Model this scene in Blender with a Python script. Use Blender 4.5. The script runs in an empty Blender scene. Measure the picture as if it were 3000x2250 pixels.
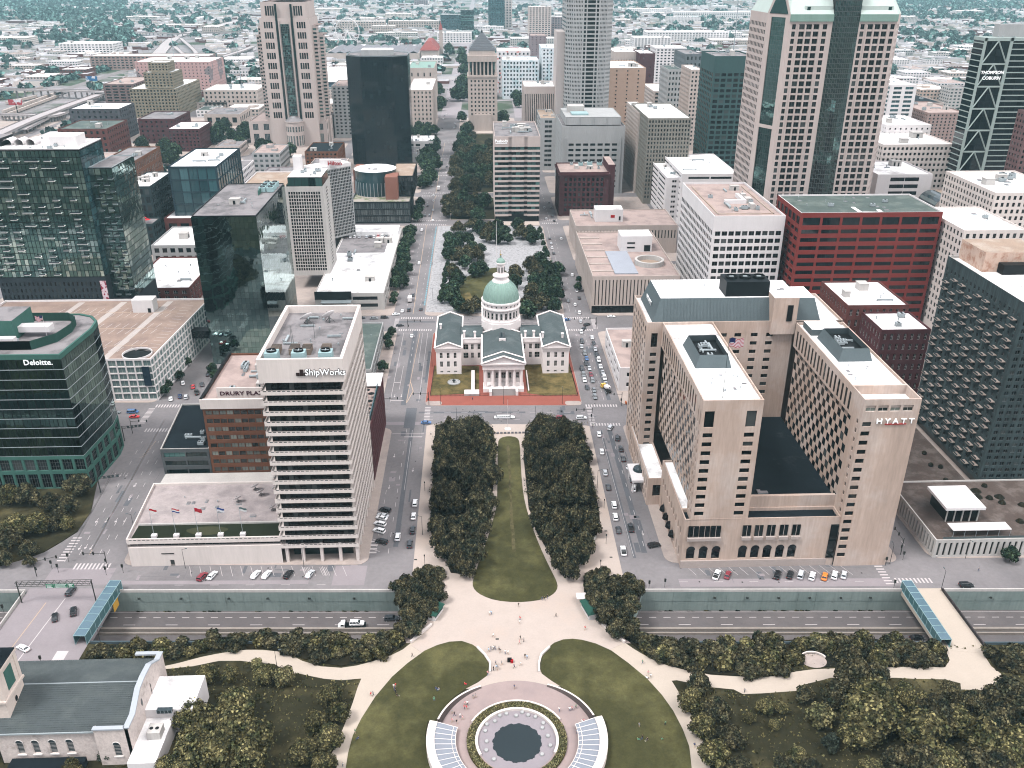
import bpy,bmesh,math,random
import numpy as np
from mathutils import Vector,Matrix
from math import sin,cos,pi,radians as rad,sqrt,atan2,hypot

sc=bpy.context.scene
COL=sc.collection
# ------------------------------------------------------------------ camera
CAM=Vector((0,0,190.0))
cd=bpy.data.cameras.new('camera')
cam=bpy.data.objects.new('camera',cd)
COL.objects.link(cam)
cd.sensor_width=36.0
cd.lens=36.0*2582.5/3000.0
cd.clip_start,cd.clip_end=1.0,40000
_p,_y,_r=rad(25.516),rad(2.137),rad(0.105)
_f=Vector((sin(_y)*cos(_p),cos(_y)*cos(_p),-sin(_p)))
_rt=Vector((cos(_y),-sin(_y),0)); _up=_rt.cross(_f)
_r2=_rt*cos(_r)+_up*sin(_r); _u2=-_rt*sin(_r)+_up*cos(_r)
cam.matrix_world=Matrix(((_r2.x,_u2.x,-_f.x,CAM.x),(_r2.y,_u2.y,-_f.y,CAM.y),(_r2.z,_u2.z,-_f.z,CAM.z),(0,0,0,1)))
sc.camera=cam
# ------------------------------------------------------------------ light
SUN_EL,SUN_AZ=58,-62          # the sun stands to the left (south) and a little behind the camera
w=bpy.data.worlds.new('World'); sc.world=w; w.use_nodes=True
nt=w.node_tree; nt.nodes.clear()
sky=nt.nodes.new('ShaderNodeTexSky'); sky.sky_type='NISHITA'; sky.sun_disc=False
sky.sun_elevation=rad(SUN_EL); sky.sun_rotation=rad(180+SUN_AZ)
sky.air_density=1.0; sky.dust_density=4.0; sky.ozone_density=1.0; sky.altitude=100
bg=nt.nodes.new('ShaderNodeBackground'); bg.inputs[1].default_value=0.11
wo=nt.nodes.new('ShaderNodeOutputWorld')
hs=nt.nodes.new('ShaderNodeHueSaturation'); hs.inputs['Saturation'].default_value=0.35     # a grey overcast day
nt.links.new(sky.outputs[0],hs.inputs['Color']); nt.links.new(hs.outputs[0],bg.inputs[0]); nt.links.new(bg.outputs[0],wo.inputs[0])
ld=bpy.data.lights.new('sun','SUN'); ld.energy=1.5; ld.angle=rad(16); ld.color=(1.0,0.98,0.955)
sun=bpy.data.objects.new('sun',ld); COL.objects.link(sun)
sd=Vector((cos(rad(SUN_EL))*sin(rad(SUN_AZ)),-cos(rad(SUN_EL))*cos(rad(SUN_AZ)),sin(rad(SUN_EL))))
sun.rotation_euler=sd.to_track_quat('Z','Y').to_euler(); sun.location=(-200,-150,400)
vs=sc.view_settings
vs.view_transform='Standard'; vs.look='None'; vs.gamma=1.0; vs.use_curve_mapping=False
vs.exposure=1.72
sc.cycles.use_denoising=True
try: sc.cycles.denoiser='OPENIMAGEDENOISE'
except Exception: pass
sc.cycles.max_bounces=6; sc.cycles.diffuse_bounces=3; sc.cycles.glossy_bounces=3
sc.cycles.transmission_bounces=3; sc.cycles.volume_bounces=0; sc.cycles.transparent_max_bounces=6
sc.cycles.pixel_filter_type='BLACKMAN_HARRIS'; sc.cycles.filter_width=1.1
sc.cycles.use_adaptive_sampling=True; sc.cycles.adaptive_threshold=0.02

# ------------------------------------------------------------------ materials
def lin(c):
    c=c/255.0
    return c/12.92 if c <= 0.04045 else ((c+0.055)/1.055) ** 2.4
def S(r,g,b,k=1.0):
    "base colour of a surface from its look in print"
    return tuple(min(0.88,lin(v)*0.36*k) for v in (r,g,b))
MATS={}
def nodes(name):
    m=bpy.data.materials.new(name); m.use_nodes=True
    t=m.node_tree; t.nodes.clear()
    o=t.nodes.new('ShaderNodeOutputMaterial'); b=t.nodes.new('ShaderNodeBsdfPrincipled')
    t.links.new(b.outputs[0],o.inputs[0])
    return m,t,b
def N(t,typ,**kw):
    n=t.nodes.new(typ)
    for k,v in kw.items():
        if k.startswith('i'): n.inputs[int(k[1:])].default_value=v
        else: setattr(n,k,v)
    return n
def mixc(t,fac,a,b,blend='MIX'):
    n=t.nodes.new('ShaderNodeMix'); n.data_type='RGBA'; n.blend_type=blend
    for s,v in ((n.inputs[0],fac),(n.inputs[6],a),(n.inputs[7],b)):
        if isinstance(v,(int,float)): s.default_value=v
        elif isinstance(v,tuple): s.default_value=v if len(v) == 4 else (*v,1)
        else: t.links.new(v,s)
    return n.outputs[2]
def mat(name,col,rough=0.85,var=0.12,scale=0.15,col2=None,mask=(0.48,0.62),mscale=0.05,fine=1.6,spec=0.12,streak=False,isl=0.0,bump=0.0,objc=False,metal=0):
    if name in MATS: return MATS[name]
    m,t,b=nodes(name); L=t.links
    tc=N(t,'ShaderNodeNewGeometry')
    vec=tc.outputs['Position']
    if streak:
        mp=N(t,'ShaderNodeMapping'); mp.inputs['Scale'].default_value=(1,1,0.12); L.new(vec,mp.inputs[0]); sv=mp.outputs[0]
    else: sv=vec
    n1=N(t,'ShaderNodeTexNoise',i2=scale,i3=4.0,i4=0.6); L.new(sv,n1.inputs[0])
    n2=N(t,'ShaderNodeTexNoise',i2=fine,i3=2.0); L.new(sv,n2.inputs[0])
    base=(*col,1)
    if col2:
        n3=N(t,'ShaderNodeTexNoise',i2=mscale,i3=5.0,i4=0.65); L.new(vec,n3.inputs[0])
        mr=N(t,'ShaderNodeMapRange',i1=mask[0],i2=mask[1]); L.new(n3.outputs[0],mr.inputs[0])
        base=mixc(t,mr.outputs[0],base,(*col2,1))
    if objc:
        oi=N(t,'ShaderNodeObjectInfo'); base=oi.outputs['Color']
    def mul(src,noise,amt):
        mr=N(t,'ShaderNodeMapRange',i1=0.25,i2=0.75,i3=1-amt,i4=1+amt); L.new(noise,mr.inputs[0])
        cm=N(t,'ShaderNodeCombineColor')
        for i in range(3): L.new(mr.outputs[0],cm.inputs[i])
        return mixc(t,1.0,src,cm.outputs[0],'MULTIPLY')
    c=mul(base,n1.outputs[0],var)
    c=mul(c,n2.outputs[0],var*0.6)
    if isl:
        a=N(t,'ShaderNodeMath',operation='ADD'); L.new(tc.outputs['Random Per Island'],a.inputs[0])
        oi2=N(t,'ShaderNodeObjectInfo'); L.new(oi2.outputs['Random'],a.inputs[1])
        fr=N(t,'ShaderNodeMath',operation='FRACT'); L.new(a.outputs[0],fr.inputs[0])
        mr=N(t,'ShaderNodeMapRange',i3=1-isl,i4=1+isl); L.new(fr.outputs[0],mr.inputs[0])
        cm=N(t,'ShaderNodeCombineColor')
        for i in range(3): L.new(mr.outputs[0],cm.inputs[i])
        c=mixc(t,1.0,c,cm.outputs[0],'MULTIPLY')
    L.new(c,b.inputs['Base Color'])
    b.inputs['Roughness'].default_value=rough; b.inputs['Specular IOR Level'].default_value=spec
    b.inputs['Metallic'].default_value=metal
    if bump:
        bp=N(t,'ShaderNodeBump',i0=bump,i1=0.05); L.new(n2.outputs[0],bp.inputs['Height']); L.new(bp.outputs[0],b.inputs['Normal'])
    MATS[name]=m
    return m
def glass(name,dark,light=None,share=0.3,rough=0.06,wave=0.0,wscale=0.25,spec=0.6,tint=None,metal=0.0):
    "window glass: each pane its own darkness (blinds, rooms, painted reflections), a wavy reflection where wave > 0"
    if name in MATS: return MATS[name]
    m,t,b=nodes(name); L=t.links
    g=N(t,'ShaderNodeNewGeometry'); oi=N(t,'ShaderNodeObjectInfo')
    a=N(t,'ShaderNodeMath',operation='ADD'); L.new(g.outputs['Random Per Island'],a.inputs[0]); L.new(oi.outputs['Random'],a.inputs[1])
    fr=N(t,'ShaderNodeMath',operation='FRACT'); L.new(a.outputs[0],fr.inputs[0])
    light=light or tuple(min(1,v*3+0.01) for v in dark)
    mr=N(t,'ShaderNodeMapRange',i1=1-share,i2=1.0); L.new(fr.outputs[0],mr.inputs[0])
    L.new(mixc(t,mr.outputs[0],(*dark,1),(*light,1)),b.inputs['Base Color'])
    b.inputs['Roughness'].default_value=rough; b.inputs['Specular IOR Level'].default_value=spec
    b.inputs['Metallic'].default_value=metal
    if tint: b.inputs['Specular Tint'].default_value=(*tint,1)
    if wave:
        n=N(t,'ShaderNodeTexNoise',i2=wscale,i3=2.0); L.new(g.outputs['Position'],n.inputs[0])
        bp=N(t,'ShaderNodeBump',i0=wave,i1=1.0); L.new(n.outputs[0],bp.inputs['Height']); L.new(bp.outputs[0],b.inputs['Normal'])
    MATS[name]=m
    return m
def M(k): return MATS[k]

# ------------------------------------------------------------------ meshes
class MB:
    def __init__(s): s.v=[]; s.f=[]; s.m=[]
    def poly(s,pts,mi=0):
        b=len(s.v); s.v.extend(tuple(p) for p in pts); s.f.append(tuple(range(b,b+len(pts)))); s.m.append(mi)
    def box(s,x0,x1,y0,y1,z0,z1,mi=0,bottom=False,top=None):
        b=len(s.v)
        s.v += [(x0,y0,z0),(x1,y0,z0),(x1,y1,z0),(x0,y1,z0),(x0,y0,z1),(x1,y0,z1),(x1,y1,z1),(x0,y1,z1)]
        F=[(0,1,5,4),(1,2,6,5),(2,3,7,6),(3,0,4,7)]
        for q in F: s.f.append(tuple(b+i for i in q)); s.m.append(mi)
        s.f.append((b+4,b+5,b+6,b+7)); s.m.append(mi if top is None else top)
        if bottom: s.f.append((b+3,b+2,b+1,b)); s.m.append(mi)
    def prism(s,pts,z0,z1,mi=0,top=None,cap=True):
        n=len(pts); b=len(s.v)
        s.v += [(x,y,z0) for x,y in pts]+[(x,y,z1) for x,y in pts]
        for i in range(n):
            j=(i+1) % n; s.f.append((b+i,b+j,b+n+j,b+n+i)); s.m.append(mi)
        if cap: s.f.append(tuple(b+n+i for i in range(n))); s.m.append(mi if top is None else top)
    def frustum(s,p0,z0,p1,z1,mi=0,cap=True,top=None):
        n=len(p0); b=len(s.v)
        s.v += [(x,y,z0) for x,y in p0]+[(x,y,z1) for x,y in p1]
        for i in range(n):
            j=(i+1) % n; s.f.append((b+i,b+j,b+n+j,b+n+i)); s.m.append(mi)
        if cap: s.f.append(tuple(b+n+i for i in range(n))); s.m.append(mi if top is None else top)
    def tube(s,a,c,r,n=6,r2=None,mi=0):
        a,c=Vector(a),Vector(c); d=(c-a).normalized(); r2=r if r2 is None else r2
        q=d.to_track_quat('Z','Y'); b=len(s.v)
        for i in range(n):
            o=q @ Vector((cos(2*pi*i/n),sin(2*pi*i/n),0)); s.v.append(tuple(a+o*r))
        for i in range(n):
            o=q @ Vector((cos(2*pi*i/n),sin(2*pi*i/n),0)); s.v.append(tuple(c+o*r2))
        for i in range(n):
            j=(i+1) % n; s.f.append((b+i,b+j,b+n+j,b+n+i)); s.m.append(mi)
        s.f.append(tuple(b+n+i for i in range(n))); s.m.append(mi)
    def lathe(s,cx,cy,prof,n=24,mi=0,a0=0,a1=2*pi):
        b=len(s.v); full=abs(a1-a0-2*pi) < 1e-6; k=n if full else n+1
        for r,z in prof:
            for i in range(k):
                a=a0+(a1-a0)*i/n; s.v.append((cx+r*cos(a),cy+r*sin(a),z))
        for j in range(len(prof)-1):
            for i in range(n):
                i2=(i+1) % k; s.f.append((b+j*k+i,b+j*k+i2,b+(j+1)*k+i2,b+(j+1)*k+i)); s.m.append(mi)
        if full and prof[-1][0] > 0.01: s.f.append(tuple(b+(len(prof)-1)*k+i for i in range(n))); s.m.append(mi)
    def mesh(s,name,mats,origin=(0,0,0),smooth=False):
        me=bpy.data.meshes.new(name)
        ox,oy,oz=origin
        me.from_pydata([(x-ox,y-oy,z-oz) for x,y,z in s.v],[],s.f)
        for m in mats: me.materials.append(m)
        if len(mats) > 1: me.polygons.foreach_set('material_index',s.m)
        if smooth: me.polygons.foreach_set('use_smooth',[True]*len(s.f))
        me.update()
        return me
def link(name,data,parent=None,loc=(0,0,0),rz=0.0):
    o=bpy.data.objects.new(name,data); COL.objects.link(o)
    o.location=loc
    if rz: o.rotation_euler=(0,0,rz)
    if parent is not None: o.parent=parent
    return o
def tag(o,label,cat,group=None):
    o['label']=label; o['category']=cat
    if group: o['group']=group
    return o
def struct(name,mb,mats,smooth=False):
    o=link(name,mb.mesh(name,mats if isinstance(mats,list) else [mats],smooth=smooth)); o['kind']='structure'; return o
def copy_tree(root,loc,rz=0.0,scale=None,label=None,group=None,color=None):
    r=root.copy(); COL.objects.link(r); r.location=loc; r.rotation_euler=(0,0,rz)
    if scale is not None: r.scale=scale if isinstance(scale,tuple) else (scale,)*3
    if label: r['label']=label
    if group: r['group']=group
    if color: r.color=color
    for ch in root.children:
        c=ch.copy(); COL.objects.link(c); c.parent=r
        if color: c.color=color
        for g in ch.children:
            d=g.copy(); COL.objects.link(d); d.parent=c
            if color: d.color=color
    return r
WM={}
def window_mesh(wd,ht,gm,fm,nx,nz,fw=0.09,arch=False):
    "a pane in a frame with nx by nz lights; local x across, z up from the sill centre, outward -y"
    k=(round(wd,2),round(ht,2),gm.name,fm.name,nx,nz,fw,arch)
    if k in WM: return WM[k]
    mb=MB(); h=wd/2
    mb.poly([(-h,0,0),(h,0,0),(h,0,ht),(-h,0,ht)],0)
    def bar(x0,x1,z0,z1,y=-0.05): mb.poly([(x0,y,z0),(x1,y,z0),(x1,y,z1),(x0,y,z1)],1)
    if fw:
        bar(-h,h,0,fw); bar(-h,h,ht-fw,ht); bar(-h,-h+fw,fw,ht-fw); bar(h-fw,h,fw,ht-fw)
        for i in range(1,nx):
            x=-h+wd*i/nx; bar(x-fw/2,x+fw/2,fw,ht-fw,-0.06)
        for i in range(1,nz):
            z=ht*i/nz; bar(-h+fw,h-fw,z-fw/2,z+fw/2,-0.055)
    me=mb.mesh('window',[gm,fm]); WM[k]=me
    return me
def even(L,n,frac,m=0.0,mr=None):
    mr=m if mr is None else mr
    p=(L-m-mr)/n
    return [(m+p*(i+0.5)-p*frac/2,m+p*(i+0.5)+p*frac/2) for i in range(n)]
def floors(z0,z1,n,frac,shift=0.55):
    p=(z1-z0)/n
    return [(z0+p*i+p*(1-frac)*shift,z0+p*i+p*(1-frac)*shift+p*frac) for i in range(n)]
UNITS={}
class B:
    "one building: an Empty at its base that parents its parts"
    def __init__(s,name,label,cat,x,y,group=None,far=None):
        s.e=link(name,None,loc=(x,y,0)); s.e.empty_display_size=2
        tag(s.e,label,cat,group); s.o=(x,y,0); s.parts={}; s.win=[]
        s.d=hypot(x,y); s.far=far if far is not None else s.d > 640
    def mb(s,part,m):
        k=(part,m.name)
        if k not in s.parts: s.parts[k]=(MB(),m)
        return s.parts[k][0]
    def box(s,part,m,*a,**kw): s.mb(part,m).box(*a,**kw)
    def one(s,part,m,fn,smooth=False,label=None):
        "a part that is an object of its own even when its name repeats"
        mb=MB(); fn(mb); o=link(part,mb.mesh(part,m if isinstance(m,list) else [m],s.o,smooth),s.e)
        if label: o['label']=label
        return o
    def facade(s,p0,p1,z0,z1,cols,rows,m,win,depth=0.35,part='wall',skip=None,name='window'):
        mb=s.mb(part,m); p0=Vector(p0); p1=Vector(p1); d=p1-p0; L=d.length; u=d/L; n=Vector((u.y,-u.x))
        us=[0.0]; [us.extend(c) for c in cols]; us.append(L)
        zs=[z0]; [zs.extend(c) for c in rows]; zs.append(z1)
        def P(a,z,dp=0): q=p0+u*a-n*dp; return (q.x,q.y,z)
        if not cols or not rows:
            mb.poly([P(0,z0),P(L,z0),P(L,z1),P(0,z1)]); return
        for j in range(len(zs)-1):
            a,b=zs[j],zs[j+1]
            if j % 2 == 0:
                if b-a > 1e-4: mb.poly([P(0,a),P(L,a),P(L,b),P(0,b)])
                continue
            for i in range(len(us)-1):
                c,e=us[i],us[i+1]
                if e-c < 1e-4: continue
                if i % 2 == 0 or (skip and skip(i // 2,j // 2)):
                    mb.poly([P(c,a),P(e,a),P(e,b),P(c,b)]); continue
                mb.poly([P(c,a),P(c,a,depth),P(c,b,depth),P(c,b)]); mb.poly([P(e,a,depth),P(e,a),P(e,b),P(e,b,depth)])
                mb.poly([P(c,a),P(e,a),P(e,a,depth),P(c,a,depth)]); mb.poly([P(c,b,depth),P(e,b,depth),P(e,b),P(c,b)])
                q=p0+u*((c+e)/2)-n*depth
                s.win.append((q.x,q.y,a,e-c,b-a,atan2(u.y,u.x),win,name,n.x,n.y))
    def panels(s,p0,p1,z0,z1,nx,nz,win,gap=0.12,proud=0.05,jitter=0.0,name='glass_panel',seed=1):
        "a curtain wall: panes on a backing, gaps between them"
        p0=Vector(p0); p1=Vector(p1); d=p1-p0; L=d.length; u=d/L; n=Vector((u.y,-u.x))
        w_,h_=L/nx,(z1-z0)/nz
        for j in range(nz):
            for i in range(nx):
                q=p0+u*(w_*(i+0.5))+n*proud
                s.win.append((q.x,q.y,z0+h_*j+gap/2,w_-gap,h_-gap,atan2(u.y,u.x),win,name,n.x,n.y))
    def roof(s,pts,z,m,wm,par=0.9,th=0.4,part='roof'):
        "flat roof behind a parapet; pts counter-clockwise"
        n=len(pts); inn=[]
        for i in range(n):
            a,b,c=Vector(pts[i-1]),Vector(pts[i]),Vector(pts[(i+1) % n])
            e1=(b-a).normalized(); e2=(c-b).normalized(); n1=Vector((-e1.y,e1.x)); n2=Vector((-e2.y,e2.x))
            k=(n1+n2); k=k/max(0.2,k.dot(n1)); inn.append(b+k*th)
        p,q_=MB(),MB()
        for i in range(n):
            j=(i+1) % n; A,Bq,C,D=pts[i],pts[j],inn[j],inn[i]
            p.poly([(A[0],A[1],z),(Bq[0],Bq[1],z),(C[0],C[1],z),(D[0],D[1],z)])
            p.poly([(D[0],D[1],z),(C[0],C[1],z),(C[0],C[1],z-par),(D[0],D[1],z-par)])
        q_.poly([(q[0],q[1],z-par) for q in inn]); link('parapet',p.mesh('parapet',[wm],s.o),s.e); link(part,q_.mesh(part,[m],s.o),s.e)
    def gear(s,x0,x1,y0,y1,z,n,seed=0,kinds='uvdhp',big=1.0):
        rnd=random.Random(seed)
        for i in range(n):
            k=rnd.choice(kinds); x,y=rnd.uniform(x0,x1),rnd.uniform(y0,y1); sx,sy=rnd.uniform(.7,1.3)*big,rnd.uniform(.7,1.3)*big
            me,nm=UNITS[k]; o=link(nm,me,s.e,(x-s.o[0],y-s.o[1],z)); o.scale=(sx,sy,rnd.uniform(.8,1.2)*big); o.rotation_euler=(0,0,rnd.choice((0,pi/2)))
    def sign(s,txt,x,y,z,size,m,rz=0.0,ext=0.12,sx=1.0,bold=0.0,label=None,align='CENTER'):
        c=bpy.data.curves.new('lettering','FONT'); c.body=txt; c.size=size; c.extrude=ext; c.align_x=align; c.offset=bold; c.resolution_u=2
        c.materials.append(m); tmp=bpy.data.objects.new('tmp',c); COL.objects.link(tmp)
        me=bpy.data.meshes.new_from_object(tmp.evaluated_get(bpy.context.evaluated_depsgraph_get())); bpy.data.objects.remove(tmp)
        o=link('lettering',me,s.e,(x-s.o[0],y-s.o[1],z)); o.rotation_euler=(pi/2,0,rz); o.scale=(sx,1,1)
        return o
    def flush(s):
        for (part,mn),(mb,m) in s.parts.items():
            if mb.f: link(part,mb.mesh(part,[m],s.o),s.e)
        s.parts={}
    def done(s):
        for (part,mn),(mb,m) in s.parts.items():
            if mb.f: link(part,mb.mesh(part,[m],s.o),s.e)
        groups={}
        for w_ in s.win: groups.setdefault(w_[7],[]).append(w_)
        for nm,ws in groups.items():
            if s.far: single,rest=[],ws
            else:
                def score(q):
                    v=Vector((CAM.x-q[0],CAM.y-q[1],CAM.z-q[2])); l=v.length
                    return-q[3]*q[4]*max(0.0,(v.x*q[8]+v.y*q[9])/l)/(l*l)
                ws.sort(key=score); single,rest=ws[:300],ws[300:]
            for x,y,z,wd,ht,a,st,nm2,_,_ in single:
                link(nm2,window_mesh(wd,ht,*st),s.e,(x-s.o[0],y-s.o[1],z),a)
            if rest:
                mb=MB(); gm,fm,nx,nz,fw=(rest[0][6]+(0.09,))[:5] if len(rest[0][6]) < 5 else rest[0][6][:5]
                mats=[]
                for x,y,z,wd,ht,a,st,nm2,_,_ in rest:
                    me=window_mesh(wd,ht,*st); ca,sa=cos(a),sin(a); b=len(mb.v)
                    for mm in me.materials:
                        if mm not in mats: mats.append(mm)
                    for v in me.vertices: mb.v.append((x+v.co.x*ca-v.co.y*sa,y+v.co.x*sa+v.co.y*ca,z+v.co.z))
                    for p in me.polygons:
                        mb.f.append(tuple(b+i for i in p.vertices)); mb.m.append(mats.index(me.materials[p.material_index]))
                o=link(nm,mb.mesh(nm,mats,s.o),s.e); o['kind']='stuff'
        return s.e
def rect(x0,x1,y0,y1): return [(x0,y0),(x1,y0),(x1,y1),(x0,y1)]
def tower(b,x0,x1,y0,y1,z0,z1,wm,rm,F=None,L=None,R=None,par=0.9,roof=True,depth=0.35,part='wall'):
    "rectangular block; F, L, R = (cols, rows, win[, skip]) or None for a plain face"
    for key,p0,p1 in (('F',(x0,y0),(x1,y0)),('R',(x1,y0),(x1,y1)),('B',(x1,y1),(x0,y1)),('L',(x0,y1),(x0,y0))):
        sp={'F': F,'L': L,'R': R,'B': None}[key]
        if sp: b.facade(p0,p1,z0,z1,sp[0],sp[1],wm,sp[2],skip=sp[3] if len(sp) > 3 else None,depth=depth,part=part)
        else: b.facade(p0,p1,z0,z1,[],[],wm,None,part=part)
    if roof: b.roof(rect(x0,x1,y0,y1),z1,rm,wm,par)

# ---- palette
WHITE=mat('white_paint',S(246,240,240,1.5),var=0.05,streak=True)
ROOFW=mat('white_roofing',S(252,250,250,1.8),var=0.12,scale=0.2,col2=S(215,208,206,1.15),mask=(0.5,0.7),mscale=0.09)
ROOFG=mat('grey_roofing',S(178,172,174),var=0.10,col2=S(140,136,138),mscale=0.12)
ROOFP=mat('pink_roofing',S(222,198,190),var=0.08,col2=S(198,176,170),mscale=0.1)
ROOFD=mat('dark_roofing',S(30,42,50),var=0.2,col2=S(60,70,76),mask=(0.6,0.72),mscale=0.1)
ROOFT=mat('green_grey_roofing',S(108,122,118),var=0.12,col2=S(135,146,140),mscale=0.08)
ROOFB=mat('tan_roofing',S(208,182,162),var=0.12,col2=S(222,204,188),mscale=0.1)
STONE=mat('white_stone',S(240,228,222,1.5),var=0.08,streak=True)
LIME=mat('limestone',S(205,190,182,1.5),var=0.10,streak=True)
GREYST=mat('grey_stone',S(178,178,178,1.6),var=0.10,streak=True)
PINKG=mat('pink_granite',S(212,196,190,1.5),var=0.06,streak=True)
TANB=mat('tan_brick',S(200,177,163,1.62),var=0.17,streak=True,col2=S(210,192,182,1.62),mscale=0.04)
BRICK=mat('red_brick',S(105,62,58,1.6),var=0.14)
BRICK2=mat('dark_red_brick',S(88,52,56,1.6),var=0.15)
REDST=mat('red_panel',S(136,58,54,1.5),var=0.06)
BROWNB=mat('brown_brick',S(122,82,64,1.5),var=0.1)
CONC=mat('concrete',S(205,200,196,1.5),var=0.12,streak=True)
DKMETAL=mat('dark_metal',S(38,46,50),rough=0.5,var=0.1)
GREYMET=mat('grey_ribbed_metal',S(104,116,120,1.3),rough=0.55,var=0.08)
LTMETAL=mat('light_metal',S(190,200,204,1.2),rough=0.45,var=0.08)
BLUEMET=mat('pale_blue_metal',S(176,205,208,1.4),rough=0.5,var=0.06)
BLACK=mat('black_paint',S(28,28,30),rough=0.5,var=0.05)
GREENP=mat('green_cladding',S(78,122,112,1.3),var=0.10,streak=True)
COPPER=mat('green_copper',S(158,190,178,1.2),var=0.08,streak=True,rough=0.6)
G_DARK=glass('dark_glass',(0.003,0.005,0.006),(0.05,0.055,0.055),0.22,spec=.4)
G_BLACK=glass('black_glass',(0.002,0.004,0.006),(0.008,0.012,0.014),0.3,rough=0.07,spec=.35)
G_TEAL=glass('teal_glass',(0.002,0.010,0.010),(0.06,0.13,0.12),0.42,wave=0.05,spec=.5)  # teal glass: lighter panes are bright reflections put into the pane colour
G_WAVE=glass('mirror_glass',(0.16,0.25,0.24),(0.26,0.36,0.345),0.8,rough=0.03,wave=0.06,wscale=0.16,metal=1.0); G_OFF=glass('green_mirror_glass',(0.05,0.10,0.096),(0.11,0.19,0.175),0.8,rough=0.04,wave=0.04,wscale=0.2,metal=1.0); G_APT=glass('apartment_glass',(0.10,0.19,0.18),(0.46,0.60,0.57),0.4,rough=0.05,wave=0.08,wscale=0.3,metal=0.9)  # apartment glass: bright reflections painted as lighter panes
G_BLIND=glass('glass_with_blinds',(0.012,0.016,0.016),(0.22,0.24,0.21),0.75)
G_BLUE=glass('blue_glass',(0.010,0.030,0.036),(0.035,0.085,0.095),0.6,wave=0.08)
G_GREY=glass('grey_glass',(0.02,0.03,0.034),(0.10,0.12,0.12),0.5)
FR_D=mat('dark_frame',S(34,38,40),rough=0.5); FR_W=mat('white_frame',S(235,230,226,1.6),rough=0.5); FR_G=mat('grey_frame',S(120,124,124,1.4),rough=0.5)
SIGNW=mat('white_lettering',S(255,255,255,2.4),rough=0.5,var=0.0); SIGNR=mat('red_lettering',S(190,30,40,1.4),rough=0.5,var=0.0)
wD=(G_DARK,FR_D,1,1); wD2=(G_DARK,FR_D,2,1); wG2=(G_DARK,FR_G,2,1); wW2=(G_DARK,FR_W,2,2); wB=(G_BLIND,FR_D,2,1); wBL=(G_BLACK,FR_D,4,1)
wT=(G_OFF,FR_D,1,1,0.0); wGr=(G_DARK,FR_G,2,1); wD0=(G_DARK,FR_D,1,1,0.0)
def _units():
    a=MB(); a.box(-1.4,1.4,-1.1,1.1,0.3,2.0,0,True); a.lathe(-0.65,0,[(0.5,2.0),(0.5,2.15)],10,1); a.lathe(0.65,0,[(0.5,2.0),(0.5,2.15)],10,1); a.box(-1.5,1.5,-1.2,-1.0,0,0.3,1)
    UNITS['u']=(a.mesh('rooftop_unit',[LTMETAL,FR_D]),'rooftop_unit')
    v=MB(); v.tube((0,0,0),(0,0,1.1),0.22,8); v.tube((0,0,1.1),(0,0,1.4),0.4,8); UNITS['v']=(v.mesh('roof_vent',[LTMETAL]),'roof_vent')
    d=MB(); d.box(-3.5,3.5,-0.4,0.4,0.4,1.1,0,True); d.box(3.0,3.5,-0.4,0.4,0,0.4); d.box(-3.5,-3,-0.4,0.4,0,0.4); UNITS['d']=(d.mesh('roof_duct',[LTMETAL]),'roof_duct')
    h=MB(); h.box(-2.2,2.2,-1.7,1.7,0,2.6); h.box(-0.5,0.5,-1.76,-1.7,0,2.0,1); h.box(-2.3,2.3,-1.8,1.8,2.6,2.8,0,True); UNITS['h']=(h.mesh('roof_hut',[CONC,FR_D]),'roof_hut')
    p=MB(); p.box(-1.2,1.2,-0.8,0.8,0,0.35); p.box(-1.1,1.1,-0.7,0.7,0.35,0.45,1); UNITS['p']=(p.mesh('roof_hatch',[LTMETAL,ROOFG]),'roof_hatch')
    c=MB(); c.box(-2,2,-2,2,0.4,3.2,0,True); c.lathe(0,0,[(1.5,3.2),(1.5,3.7),(1.3,3.7),(1.3,3.3),(0.01,3.3)],14,1); c.box(-1.2,1.2,-0.12,0.12,3.45,3.55,2); c.box(-0.12,0.12,-1.2,1.2,3.46,3.56,2); UNITS['c']=(c.mesh('cooling_tower',[BLUEMET,FR_D,LTMETAL]),'cooling_tower')
_units()

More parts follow.
